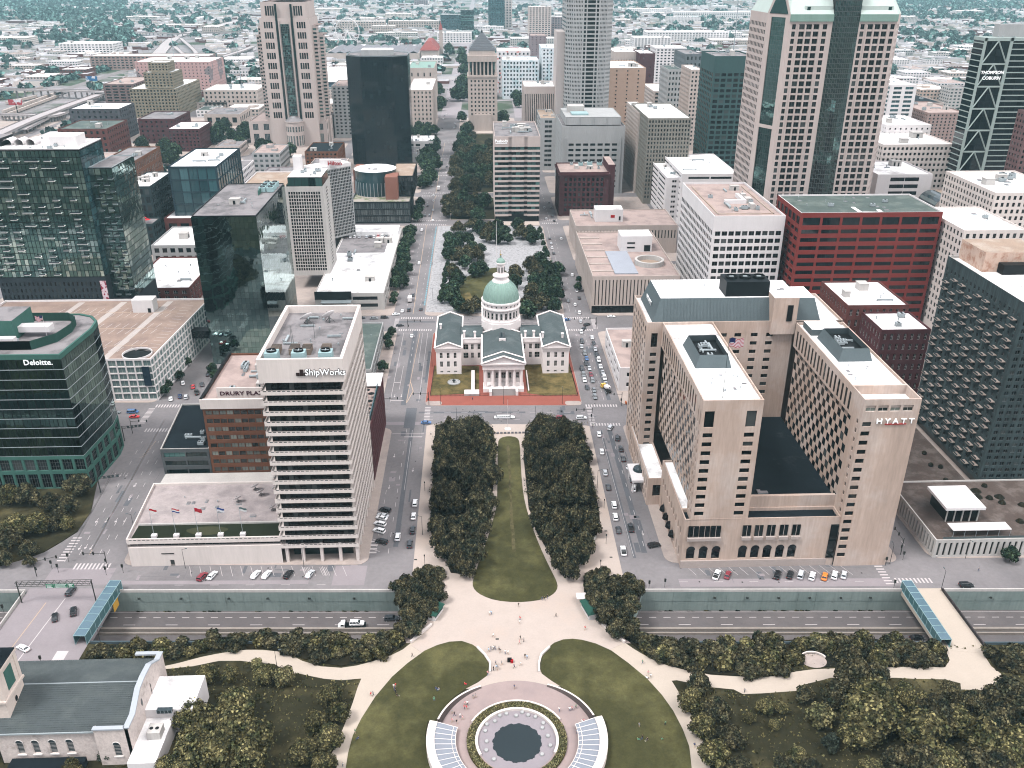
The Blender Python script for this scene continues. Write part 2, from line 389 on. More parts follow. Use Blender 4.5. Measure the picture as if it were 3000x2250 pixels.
# ---- measured places (metres)
PO={
'mall_lawn':[(6.4,338.2),(7.6,342.3),(11.4,343.9),(15.1,342.4),(16.1,337.9),(15.5,313.1),(15.6,295.5),(16.5,283.7),(18.6,268.4),(20.9,256.1),(23.1,246.4),(24.3,241.3),(24.5,238.0),(23.3,235.2),(20.8,232.9),(16.6,231.2),(10.0,230.7),(3.4,231.9),(-0.9,234.4),(-3.5,237.3),(-4.4,240.6),(-3.7,244.7),(-1.6,255.1),(1.2,267.1),(3.4,278.9),(5.0,288.2),(5.8,313.5)],
'lawn_left':[(-11.4,212.8),(-7.5,213.0),(-4.2,211.3),(-1.8,208.9),(0.1,205.8),(0.9,202.5),(0.7,199.4),(-0.0,197.8),(-2.5,195.4),(-6.3,192.8),(-9.8,189.4),(-12.3,185.4),(-14.1,181.8),(-15.2,181.0),(-16.5,181.1),(-16.9,176.2),(-16.2,171.5),(-14.5,165.5),(-12.2,158.6),(-36.2,159.5),(-37.1,166.2),(-37.1,171.2),(-36.6,176.9),(-35.0,182.8),(-32.0,190.7),(-27.8,198.5),(-23.6,204.0),(-18.8,209.1),(-15.1,211.4)],
'lawn_right':[(24.1,212.6),(21.1,211.2),(18.5,208.5),(16.3,203.9),(15.9,200.7),(16.4,198.2),(19.0,195.3),(22.7,191.8),(26.4,188.1),(28.6,184.6),(30.4,180.8),(32.5,180.7),(33.1,177.1),(32.7,172.9),(30.7,166.8),(29.1,163.9),(26.3,157.3),(51.4,156.4),(53.3,163.1),(54.2,170.0),(53.7,175.9),(52.4,182.6),(50.4,188.5),(47.2,195.2),(42.7,201.7),(38.3,207.2),(34.0,210.4),(29.9,212.2),(27.0,212.8)],
'path_left':[(-14.2,226.0),(-16.5,220.9),(-23.3,212.7),(-25.5,210.0),(-29.0,207.5),(-34.4,205.1),(-38.8,203.6),(-43.3,202.8),(-49.5,203.6),(-55.4,206.1),(-59.6,208.9),(-63.6,210.4),(-68.5,211.3),(-73.3,211.5),(-77.8,210.9),(-82.2,210.0),(-86.5,208.8),(-92.7,206.4),(-96.5,205.3),(-96.1,204.0),(-87.7,205.0),(-80.5,207.0),(-74.0,206.8),(-70.1,206.0),(-63.5,205.1),(-58.1,200.8),(-55.9,201.0),(-52.5,199.9),(-47.8,198.5),(-42.6,197.7),(-36.8,198.2),(-37.5,194.5),(-38.1,189.2),(-38.9,183.5),(-39.9,178.1),(-41.4,171.3),(-42.3,166.4),(-42.4,159.7),(-35.0,159.4),(-35.9,166.2),(-36.0,176.9),(-31.1,190.7),(-22.6,202.7),(-14.1,210.3),(-6.6,211.4),(0.5,205.2),(0.4,196.9),(8.6,197.8),(9.9,229.7)],
'path_right':[(34.7,219.9),(37.0,219.1),(40.4,214.7),(42.9,210.7),(45.5,207.6),(49.6,203.5),(53.7,200.7),(58.5,198.6),(66.3,196.1),(72.9,195.3),(82.4,194.6),(87.3,195.4),(91.8,196.5),(97.6,197.3),(103.3,197.4),(109.4,197.6),(121.5,197.4),(137.3,196.8),(140.1,199.7),(140.9,204.3),(151.8,203.9),(151.3,196.7),(152.5,193.8),(152.1,190.3),(145.7,186.3),(143.5,187.3),(137.6,187.8),(138.6,190.2),(134.8,191.9),(125.8,192.4),(120.6,193.0),(107.8,193.4),(101.4,193.7),(98.4,192.8),(91.3,190.9),(89.7,188.9),(79.6,188.3),(73.8,188.2),(71.6,190.1),(65.1,191.2),(60.0,192.9),(55.8,194.3),(54.3,194.1),(55.3,190.1),(56.7,184.1),(57.8,177.4),(58.5,171.5),(58.7,165.8),(56.9,156.2),(49.1,156.5),(51.3,163.1),(51.9,173.8),(49.8,185.0),(43.8,197.2),(36.0,207.2),(28.8,210.9),(22.0,210.4),(17.3,204.6),(17.7,196.3),(8.6,197.8),(9.9,229.7)],
'lid_west_left':[(-30.5,239.9),(-28.0,228.0),(-26.4,222.7),(-26.8,218.8),(-28.8,216.4),(-33.0,215.0),(-38.7,214.5)],
'lid_right':[(52.6,236.2),(49.5,225.3),(46.8,220.9),(46.9,218.0),(48.3,215.1),(51.8,212.5),(56.3,211.2),(61.1,210.8)],
'bridgeR':[(139.9,232.0),(139.7,220.7),(139.2,212.0),(139.6,205.7),(152.7,203.9),(153.6,231.5)],
'bridgeL_r':[(-121.9,240.6),(-123.2,215.5)],
'bridgeL_l':[(-152.4,238.5),(-153.2,223.5),(-153.4,217.9)],
'strip_left':[(-121.1,210.0),(-119.9,214.0),(-113.7,215.1),(-107.1,215.1),(-97.8,215.3),(-81.8,217.4),(-60.3,217.8),(-45.8,216.9),(-38.7,214.3),(-30.6,214.7),(-26.6,218.4),(-24.7,212.7),(-29.9,207.2),(-34.4,205.4),(-43.4,203.4),(-55.5,206.8),(-59.7,209.6),(-68.6,211.9),(-77.9,211.5),(-82.4,210.7),(-96.0,209.5),(-100.3,208.7),(-120.9,207.1)],
'strip_right':[(41.0,216.1),(44.0,213.1),(48.6,211.6),(61.1,210.8),(75.3,209.6),(89.8,209.5),(101.3,210.5),(117.0,210.6),(127.8,207.5),(134.5,206.2),(139.3,207.1),(140.5,201.6),(136.9,197.2),(121.7,197.7),(103.1,198.0),(98.3,197.9),(94.5,201.9),(90.3,196.2),(82.5,194.9),(73.0,195.6),(66.3,196.4),(58.6,199.2),(53.9,201.7),(49.2,204.1),(45.8,208.9)],
'strip_far_right':[(153.0,203.5),(164.6,202.4),(168.8,202.3),(163.7,193.7),(154.4,193.7),(151.7,194.7)],
'hedge_left':[(-19.9,250.4),(-15.0,247.7),(-14.4,238.5),(-14.9,230.6),(-18.6,223.9),(-23.9,214.8),(-26.8,217.7),(-26.1,222.0),(-27.5,228.0),(-29.8,239.8),(-23.8,244.6)],
'hedge_right':[(38.7,248.4),(43.7,242.3),(51.1,242.0),(52.5,236.2),(48.7,226.9),(47.0,220.9),(48.0,213.7),(43.8,211.7),(40.2,216.8),(36.9,222.0),(33.7,228.9),(33.6,239.3)],
'grove_left':[(-21.6,354.9),(-11.2,360.5),(-2.6,363.3),(4.7,351.0),(5.2,326.1),(3.8,301.6),(2.0,284.1),(3.8,284.1),(0.7,272.0),(-2.2,260.6),(-4.3,252.5),(-7.0,246.1),(-11.8,247.1),(-15.4,259.2),(-18.4,265.8),(-20.5,274.7),(-20.4,291.2),(-21.1,327.0)],
'grove_right':[(18.9,349.1),(26.2,365.5),(37.2,358.9),(45.3,354.1),(44.7,324.8),(44.4,300.3),(44.1,282.7),(43.6,276.5),(40.8,265.7),(36.5,258.3),(32.4,250.4),(27.1,245.5),(24.7,248.9),(22.2,259.8),(19.5,269.3),(17.7,283.6),(17.2,285.6),(17.1,325.7)],
'kiener_lawn':[(-0.3,576.9),(6.1,583.4),(14.6,584.9),(19.4,569.6),(17.6,515.5),(8.8,505.0),(-4.4,502.2),(-12.8,505.7),(-19.7,516.7),(-22.1,530.9),(-21.4,542.7),(-16.7,554.8),(-10.7,564.1)],
'dead_grass':[(-14.2,529.2),(-7.4,534.8),(-4.4,519.0),(-10.1,513.7),(-15.0,520.7)],
'court_lawn_l':[(-24.7,411.9),(-5.0,419.9),(-4.9,398.3),(-9.9,396.7),(-9.7,385.4),(-24.9,385.4)],
'court_lawn_r':[(22.4,419.0),(31.3,419.3),(30.6,408.5),(44.8,408.1),(46.6,418.2),(46.4,383.6),(27.1,384.2),(23.9,387.7),(21.7,390.4)],
'green_left':[(-160.1,343.1),(-157.5,315.3),(-150.5,289.3),(-150.4,276.1),(-153.8,269.5),(-157.0,264.1),(-161.4,260.6),(-169.0,256.4),(-174.6,254.9),(-209.8,325.8)],
'kiosk_l':[(-17.3,222.8),(-14.8,228.3),(-14.0,227.5),(-16.0,221.6)],
'kiosk_r':[(32.4,228.2),(34.3,221.4),(35.2,222.1),(33.7,228.9)],
'wall_kl':[(-23.3,212.7),(-20.2,216.8),(-17.2,220.6)],
'wall_kr':[(37.0,218.7),(40.3,214.0),(42.9,210.4)],
'pl_wall_l':[(-18.4,265.8),(-15.9,259.2),(-11.9,250.6)],
'pl_wall_r':[(40.8,266.2),(37.1,258.3),(31.8,249.5)],
'ent_seat_l':[(-2.7,209.9),(-0.4,206.5),(1.2,202.9),(1.0,199.3)],
'ent_seat_r':[(19.5,209.2),(16.7,205.9),(15.8,202.3),(15.6,198.8)],
'walnut':[(-150.5,289.3),(-156.4,332.9),(-153.4,354.9),(-155.5,365.4),(-170.4,365.8)],
'walnut_r':[(-127.1,255.0),(-130.8,295.0),(-130.6,313.2),(-137.2,336.2),(-138.3,378.9),(-140.9,412.0),(-146.6,448.0)],
'church':[(-126.8,172.3),(-103.4,170.5),(-101.2,169.4),(-92.1,169.1)],
}
PT={
'grove_left':[(-14.7,339.2),(-18.3,329.7),(-2.5,343.0),(-9.2,332.1),(0.1,330.4),(2.6,321.0),(-15.4,317.8),(-7.7,317.5),(-17.6,310.4),(-11.3,305.3),(-4.5,311.2),(1.2,309.8),(2.9,301.3),(-17.2,298.5),(-12.2,292.6),(-6.2,298.1),(-1.4,292.3),(-16.7,285.1),(-10.8,282.8),(-3.8,282.6),(1.5,283.4),(-17.2,268.8),(-11.6,270.6),(-4.3,269.4),(-0.4,269.2),(-15.3,261.1),(-10.4,262.8),(-3.7,260.7),(-12.8,253.6),(-7.5,254.3),(-3.7,251.5),(-9.0,246.4),(-6.3,244.6)],
'grove_right':[(24.8,345.0),(35.4,340.3),(40.6,331.8),(20.5,329.7),(26.8,333.6),(36.4,322.5),(41.2,318.4),(20.5,317.9),(25.9,312.6),(32.2,311.2),(38.8,308.5),(21.6,304.2),(26.1,298.2),(32.7,296.8),(39.6,297.7),(21.8,288.2),(27.6,286.9),(34.3,287.7),(40.1,286.5),(20.8,272.5),(26.8,269.3),(33.7,270.1),(39.0,266.9),(22.9,262.6),(28.8,260.5),(35.3,259.3),(25.4,253.2),(30.7,252.1),(34.5,252.0),(26.9,245.2),(28.8,242.6)],
'side_left':[(-19.4,242.4),(-17.1,238.2),(-22.6,236.0),(-18.8,231.9),(-15.8,231.0),(-23.1,228.2),(-19.5,225.0),(-17.1,225.7),(-24.8,223.0),(-21.2,219.9),(-25.8,216.5),(-23.3,215.7),(-28.8,236.2),(-26.4,231.4)],
'side_right':[(37.6,237.2),(38.9,230.7),(46.1,234.4),(48.8,231.9),(35.5,227.7),(40.1,224.5),(44.2,225.1),(37.5,220.1),(43.7,219.1),(40.6,214.2),(44.7,212.6),(47.1,225.0),(42.1,232.2)],
'wood_right':[(61.0,189.7,3.6),(57.2,182.8,3.6),(63.8,179.7,4),(58.1,173.3,3.8),(65.1,169.9,3.8),(59.1,163.9,4),(64.9,159.8,3.6),(77.6,180.9,2.5),(72.7,177.7,2),(82.7,180.7,2),(78.8,175.3,1.8),(90.3,185.1,3),(98.8,184.2,4),(105.6,188.2,6),(113.0,189.8,4.5),(107.8,180.4,6),(103.0,172.8,7),(109.5,174.2,5),(98.2,168.2,4.5),(118.4,183.6,3.5),(121.1,178.8,4),(131.6,184.3,3),(122.4,174.3,5.5),(115.4,166.6,6.5),(127.5,172.5,5),(136.2,179.5,3.5),(144.8,179.2,5.5),(145.7,173.0,5),(138.2,171.0,5),(125.2,158.2,5),(111.9,159.1,4.5),(81.2,163.2,3.2),(76.7,159.4,3.5),(82.9,158.7,3.5),(99.0,159.1,3),(106.2,160.8,4),(117.2,158.5,4.5),(129.7,156.1,5)],
'wood_light':[(91.8,175.9,3.8),(130.2,164.0,5.5),(135.1,159.3,5.5),(140.8,163.6,5),(-58.9,197.0,3),(-68.5,204.0,1.8)],
'conifer':[(91.7,167.7,2.6),(138.2,238.9,0.1),(-99.9,171.3,2.4)],
'wood_left':[(-81.4,198.4,3),(-74.7,198.1,2.6),(-64.9,197.8,3.2),(-80.9,181.4,4.6),(-69.0,183.8,5.6),(-75.1,175.3,5.6),(-68.1,175.1,6),(-61.3,172.2,5.4),(-76.4,168.7,5.6),(-69.2,167.0,5.6),(-62.0,166.2,5),(-82.1,165.4,3.5),(-44.4,188.6,3.4),(-40.9,182.2,3),(-46.6,178.6,3.4),(-42.1,173.1,3.8),(-48.2,168.7,3.8),(-42.0,164.5,3.8),(-77.6,163.4,4),(-107.0,166.3,2.6),(-101.5,164.2,1.4),(-90.4,163.3,1.6),(-65.2,191.1,1)],
'left_mass':[(-158.9,300.8,5.5),(-175.8,294.7,5),(-165.5,291.1,4.5),(-182.9,295.0,4.5),(-157.7,287.7,4.5),(-170.9,274.0,5),(-163.4,275.7,4.5),(-157.9,278.5,4),(-168.6,264.5,4.5),(-161.2,262.4,3.5),(-154.0,277.4,3),(-158.4,256.0,2.2),(-166.9,256.3,3)],
'kiener':[(-18.9,565.5),(-10.8,582.1),(-15.2,592.8),(-4.4,565.1),(0.2,568.2),(-15.4,546.3),(-18.0,531.3),(-19.5,514.1),(-13.6,500.3),(-8.0,494.8),(-3.4,499.9),(34.3,573.9),(37.6,560.5),(44.0,563.6),(34.4,541.6),(40.2,538.4),(47.2,538.2),(32.3,520.9),(39.8,517.8),(46.5,517.6),(36.7,501.3),(44.0,498.4),(27.1,496.3),(23.1,557.7),(21.4,539.0),(27.6,488.5),(51.5,566.6),(41.2,584.0),(-16.7,672.1),(-5.9,676.3),(0.1,667.2),(7.2,662.6),(13.3,671.2),(19.0,662.3),(29.3,679.7),(31.7,653.3),(37.8,657.4),(39.2,640.5),(4.6,645.7),(12.7,641.3),(20.7,641.1),(-23.2,646.6),(-20.4,626.3),(-16.0,634.1),(-9.2,637.9),(-5.7,618.1),(-0.1,614.1),(-22.0,603.5),(-15.5,607.0),(-8.9,599.5),(-2.4,599.3)],
'kiener_rows':[(-22.6,585.7),(-23.0,572.0),(-23.4,560.6),(-23.7,549.5),(-24.1,537.3),(-24.5,525.6),(-24.8,514.2),(51.8,576.4),(51.2,563.1),(51.0,550.3),(46.0,665.0),(46.6,647.9),(46.6,631.6),(46.7,615.9),(46.9,602.8),(-25.6,650.1),(-25.6,629.8),(-25.5,610.6)],
'mall':[(-27.2,746.9),(-20.9,757.6),(-14.1,751.9),(-7.5,741.0),(-25.2,720.8),(-16.3,720.5),(-8.6,715.2),(-3.5,751.6),(3.7,746.0),(-1.6,705.2),(-23.1,863.4),(-14.4,884.6),(-5.2,877.1),(3.9,862.6),(11.3,855.5),(-19.4,823.1),(-9.3,822.8),(-0.7,829.0),(-21.7,798.2),(-13.4,804.1),(-5.0,803.8),(9.4,828.7),(-22.4,990.2),(-10.7,1017.6),(-18.1,1046.9),(-2.0,980.8),(4.6,963.2),(-19.7,930.7),(-8.5,930.4),(1.1,922.2),(11.1,954.5),(-7.1,989.8),(-18.5,955.3),(12.0,1017.0),(-15.0,1098.9),(-7.4,1066.9),(-11.4,1121.0),(-22.2,1206.0),(-24.0,907.3),(8.9,906.4)],
'market_left':[(-54.7,956.4),(-48.6,931.5),(-55.8,915.9),(-49.6,991.0),(-49.4,1028.2),(-51.5,893.0),(-45.7,900.3),(-74.3,1122.7),(-62.9,1122.4),(-54.8,1111.0),(-76.1,1089.7),(-64.4,1078.8),(-65.3,1530.8),(-60.6,1472.2),(-56.6,1304.3),(-54.4,1334.9),(-50.6,830.5),(-47.6,843.6),(-51.2,753.0),(-51.3,731.8),(-51.0,706.7),(-55.0,656.6),(-52.6,665.2),(-54.4,631.9),(-55.5,616.3),(-52.7,639.9),(-55.5,601.3),(-53.8,824.1),(-53.6,590.8),(-54.4,573.6),(-55.1,557.2),(-50.1,544.4),(-54.8,541.5),(-51.0,570.1)],
'mall_far':[(-35.9,2121.5),(-29.6,1914.0),(-25.9,1742.2),(-25.6,1437.0),(-25.5,1513.3),(-64.8,2160.8),(51.9,1689.7),(66.9,1714.5),(82.8,1689.0),(95.4,1713.9),(52.9,1552.6),(69.3,1573.6),(85.9,1640.8),(112.1,1664.0),(127.7,1688.1),(57.1,1399.6),(58.9,1333.2),(56.1,1435.1),(31.5,1191.5),(-24.3,1513.2),(-27.5,1401.6)],
'midleft':[(-315.1,1140.4),(-314.0,1106.9),(-303.9,1054.6),(-298.6,1054.5),(-291.2,1074.5),(-266.2,1015.2),(-238.1,996.2),(-233.3,1005.1),(-204.3,977.6),(-344.7,999.1),(-326.5,972.4),(-376.2,1018.2),(-325.9,939.3),(-317.0,931.2),(-282.3,1106.0),(-271.2,1074.0),(-277.8,1064.0),(-462.2,1719.1),(-445.9,1744.0),(-417.3,1743.4)],
'street_trees':[(-50.6,462.1),(-52.0,453.1),(-50.3,444.2),(-50.8,413.8),(-54.0,523.6),(-54.0,512.4),(64.4,549.7),(62.3,534.4),(-154.7,397.0),(-153.6,390.0),(-153.1,424.9),(-152.3,407.7),(-137.7,414.7),(-134.5,407.2),(-206.6,546.0),(-196.8,542.7),(-205.0,558.2),(-198.0,531.0),(-205.7,534.2),(184.5,246.5)],
'cars_queue':[(56.7,464.2,'white','sedan'),(55.7,450.2,'dark','suv'),(54.6,443.0,'silver','sedan'),(55.4,433.9,'grey','suv'),(55.6,426.9,'blue','sedan'),(54.6,420.5,'dark','sedan'),(51.7,413.9,'dark','suv'),(55.6,414.2,'silver','sedan'),(51.7,406.3,'grey','suv'),(55.5,406.6,'maroon','sedan'),(51.5,400.1,'white','sedan'),(55.4,399.4,'grey','suv'),(51.8,391.5,'dark','sedan'),(54.9,388.5,'grey','sedan'),(54.4,380.7,'grey','suv'),(61.9,455.6,'white','sedan'),(61.8,447.8,'dark','sedan'),(61.7,439.1,'silver','sedan'),(61.7,432.4,'dark','sedan'),(61.8,424.6,'white','suv'),(61.7,416.3,'white','sedan'),(61.9,409.0,'silver','sedan'),(61.9,402.3,'white','suv'),(61.7,395.7,'silver','sedan')],
'cars_chestnut_near':[(57.6,349.4,'silver','suv',25),(51.7,343.4,'white','sedan'),(59.4,339.6,'dark','suv',12),(51.0,328.0,'white','sedan'),(59.5,330.1,'dark','sedan'),(59.2,321.6,'dark','sedan'),(50.1,310.6,'silver','sedan'),(61.6,314.6,'white','suv',58),(49.8,299.5,'dark','sedan'),(60.3,304.9,'dark','sedan'),(60.1,298.4,'white','suv',15),(50.4,286.5,'white','suv'),(49.7,278.4,'white','suv'),(49.6,270.0,'dark','sedan'),(54.4,271.1,'dark','pickup'),(61.1,259.9,'black','suv',75),(49.5,256.9,'white','pickup')],
'cars_market_near':[(-26.8,281.5,'white','sedan'),(-26.5,272.4,'dark','suv'),(-27.0,263.7,'dark','suv'),(-31.7,268.2,'white','suv'),(-37.3,265.5,'black','suv',-65),(-38.9,272.3,'white','suv',-65),(-39.0,276.7,'white','suv',-65),(-38.8,280.7,'white','sedan',-65),(-37.9,286.0,'black','suv',-65),(-38.5,282.4,'silver','sedan',-65),(-26.8,290.5,'white','suv')],
'cars_market':[(-39.3,461.4,'white','sedan'),(-47.2,477.6,'black','sedan',85),(-44.2,519.8,'white','truck'),(-43.8,502.9,'dark','suv'),(-36.6,503.8,'dark','sedan'),(-47.6,501.0,'white','sedan'),(-51.0,495.6,'white','sedan',70),(-57.3,490.5,'black','suv',85),(-63.4,489.4,'grey','sedan',85),(-70.9,490.4,'dark','sedan',85),(-42.9,594.9,'white','suv'),(-43.0,529.6,'dark','sedan')],
'cars_cross':[(10.0,361.1,'white','limo',90),(36.2,359.6,'maroon','suv',90),(45.5,359.3,'white','suv',90),(60.9,389.1,'yellow','mixer',-20),(50.0,483.5,'blue','sedan',78),(58.2,480.8,'silver','sedan'),(61.3,475.0,'black','suv',50),(58.6,468.9,'dark','sedan',30),(77.2,487.7,'white','sedan',90),(52.7,564.5,'grey','sedan'),(61.6,565.5,'white','suv'),(52.4,539.5,'dark','sedan'),(61.5,534.5,'white','sedan'),(61.5,520.6,'black','sedan'),(54.0,515.0,'grey','sedan'),(57.8,509.1,'white','sedan'),(58.9,494.7,'white','suv'),(-25.9,357.0,'blue','sedan',90)],
'cars_left':[(-149.5,403.4,'white','sedan',-20),(-143.2,398.8,'red','sedan',-15),(-139.6,401.3,'dark','sedan',-20),(-139.5,392.2,'black','pickup',-20),(-146.4,388.2,'navy','sedan',-15),(-143.2,387.2,'silver','suv',-15),(-150.0,385.5,'white','sedan',-18),(-163.4,372.3,'blue','van',90),(-160.9,367.3,'red','sedan',90),(-171.5,372.1,'grey','sedan',90),(-139.6,413.2,'black','sedan',-5),(-206.3,586.3,'white','truck',-10),(-201.6,568.0,'silver','suv',-10),(-189.3,559.8,'white','sedan',75),(-187.2,562.8,'dark','sedan',75),(-190.9,534.9,'silver','sedan',70),(-190.3,537.8,'white','sedan',70),(-189.7,540.7,'silver','sedan',70),(-189.3,544.2,'grey','sedan',70),(-188.8,547.5,'white','sedan',70)],
'cars_memorial':[(-138.0,228.0,'black','sedan',-22),(-133.2,230.6,'black','suv',-20),(-138.2,240.9,'dark','suv',5),(-141.6,214.0,'white','sedan',-60),(-96.6,247.3,'maroon','suv',18),(-93.4,247.9,'white','sedan',18),(-78.7,247.9,'white','sedan',18),(-74.9,247.7,'white','sedan',18),(-67.4,247.5,'black','suv',18),(-60.1,247.5,'silver','sedan',18)],
'cars_hotel':[(79.5,242.2,'white','pickup',28),(83.3,242.1,'maroon','sedan',28),(100.4,241.5,'black','van',28),(104.7,241.4,'black','suv',28),(108.4,241.3,'silver','van',28),(112.1,240.4,'white','suv',28),(116.3,240.1,'orange','sedan',28),(119.9,240.6,'white','suv',28),(123.2,240.7,'silver','sedan',28),(162.5,233.8,'black','suv',90)],
'cars_trench':[(-31.4,233.1,'dark','suv',90),(-44.0,229.7,'white','towtruck',-90),(-80.6,225.3,'white','van',90),(139.9,217.9,'black','sedan',90)],
'cars_far':[(-38.0,818.5,'white','truck'),(-44.5,834.5,'silver','sedan'),(-41.6,793.3,'white','sedan'),(-45.0,756.4,'dark','sedan'),(-39.7,741.9,'silver','sedan'),(-40.8,774.4,'white','sedan'),(-45.5,724.3,'dark','sedan'),(-41.8,724.2,'grey','suv'),(-38.6,708.5,'white','sedan'),(-33.5,919.7,'dark','sedan'),(-29.7,970.3,'black','suv'),(-31.4,1153.8,'silver','sedan'),(-29.4,1171.5,'dark','sedan'),(-47.6,1228.2,'white','sedan'),(-44.7,1268.5,'white','sedan'),(-46.1,1154.2,'dark','sedan'),(-31.2,1189.7,'silver','sedan'),(-46.8,1254.8,'grey','sedan'),(-45.8,679.6,'white','suv'),(55.3,747.0,'silver','sedan'),(54.5,711.5,'white','sedan'),(60.7,765.8,'dark','sedan'),(61.3,746.8,'dark','sedan'),(60.4,718.6,'dark','suv'),(60.5,704.0,'black','sedan'),(61.7,652.6,'white','sedan'),(52.9,652.9,'dark','sedan'),(53.1,640.6,'silver','sedan'),(52.8,628.7,'white','sedan'),(53.0,615.2,'dark','sedan'),(-44.7,1423.0,'white','sedan'),(-50.3,1533.9,'dark','sedan'),(-45.7,1662.1,'silver','sedan'),(-41.4,1785.6,'white','sedan'),(-55.4,1928.1,'dark','sedan'),(-53.7,2058.5,'silver','sedan')],
'cars_roof':[(-90.5,643.1,'dark','sedan'),(-86.5,643.0,'white','suv'),(-81.5,641.6,'white','sedan'),(-76.0,642.7,'white','suv'),(-69.8,641.2,'silver','suv'),(-64.6,641.1,'white','sedan'),(-94.1,627.0,'white','sedan'),(-91.1,627.7,'white','suv'),(-87.6,626.8,'silver','sedan'),(-82.4,626.6,'silver','suv'),(-79.8,628.1,'dark','sedan'),(-76.9,627.3,'white','sedan'),(-74.3,629.2,'red','sedan'),(-71.1,629.1,'white','suv'),(-68.3,629.0,'grey','sedan'),(-97.5,627.1,'black','suv')],
'people':[(1.3,224.8),(1.8,225.0),(10.8,220.2),(11.0,221.9),(22.6,223.1),(2.3,214.3),(10.7,212.9),(10.3,210.9),(11.7,211.9),(31.3,216.7),(0.8,207.8),(1.5,208.5),(2.2,208.8),(2.7,208.8),(3.9,208.4),(4.2,207.4),(5.8,206.8),(6.6,206.5),(11.7,204.8),(12.3,204.4),(2.1,199.9),(2.8,202.2),(3.0,200.5),(3.4,200.2),(4.6,202.1),(8.3,200.7),(10.2,201.7),(0.4,198.1),(-26.9,193.8),(-26.4,194.1),(-26.6,192.9),(-25.8,190.8),(-26.2,191.7),(-14.7,193.1),(-13.8,192.8),(-15.1,189.4),(-6.4,194.6),(8.0,192.3),(-3.2,189.4),(-3.9,189.0),(-6.2,186.6),(-5.5,186.6),(-5.7,184.9),(-6.4,185.2),(-9.8,183.6),(-9.1,182.7),(-9.7,180.5),(-8.4,179.9),(-7.5,182.1),(-6.8,181.3),(23.2,183.4),(23.9,183.6),(25.1,184.3),(20.3,183.4),(26.7,179.0),(26.2,178.7),(40.6,172.6),(41.9,172.8),(43.3,172.5),(47.3,172.3),(49.1,177.4),(41.8,177.1),(18.7,231.5),(19.5,231.4),(20.5,232.3),(10.8,228.6),(-22.4,206.6),(46.9,201.3),(47.8,196.8),(46.9,195.2),(48.3,195.5),(-34.9,175.7),(-36.0,177.6),(-37.9,166.7),(-33.2,191.1),(-32.6,191.3),(24.5,175.3),(74.4,188.8),(55.5,169.7),(170.9,241.8),(-4.8,380.1),(-23.2,346.0),(50.0,351.5),(49.3,349.3),(47.7,353.8)],
}
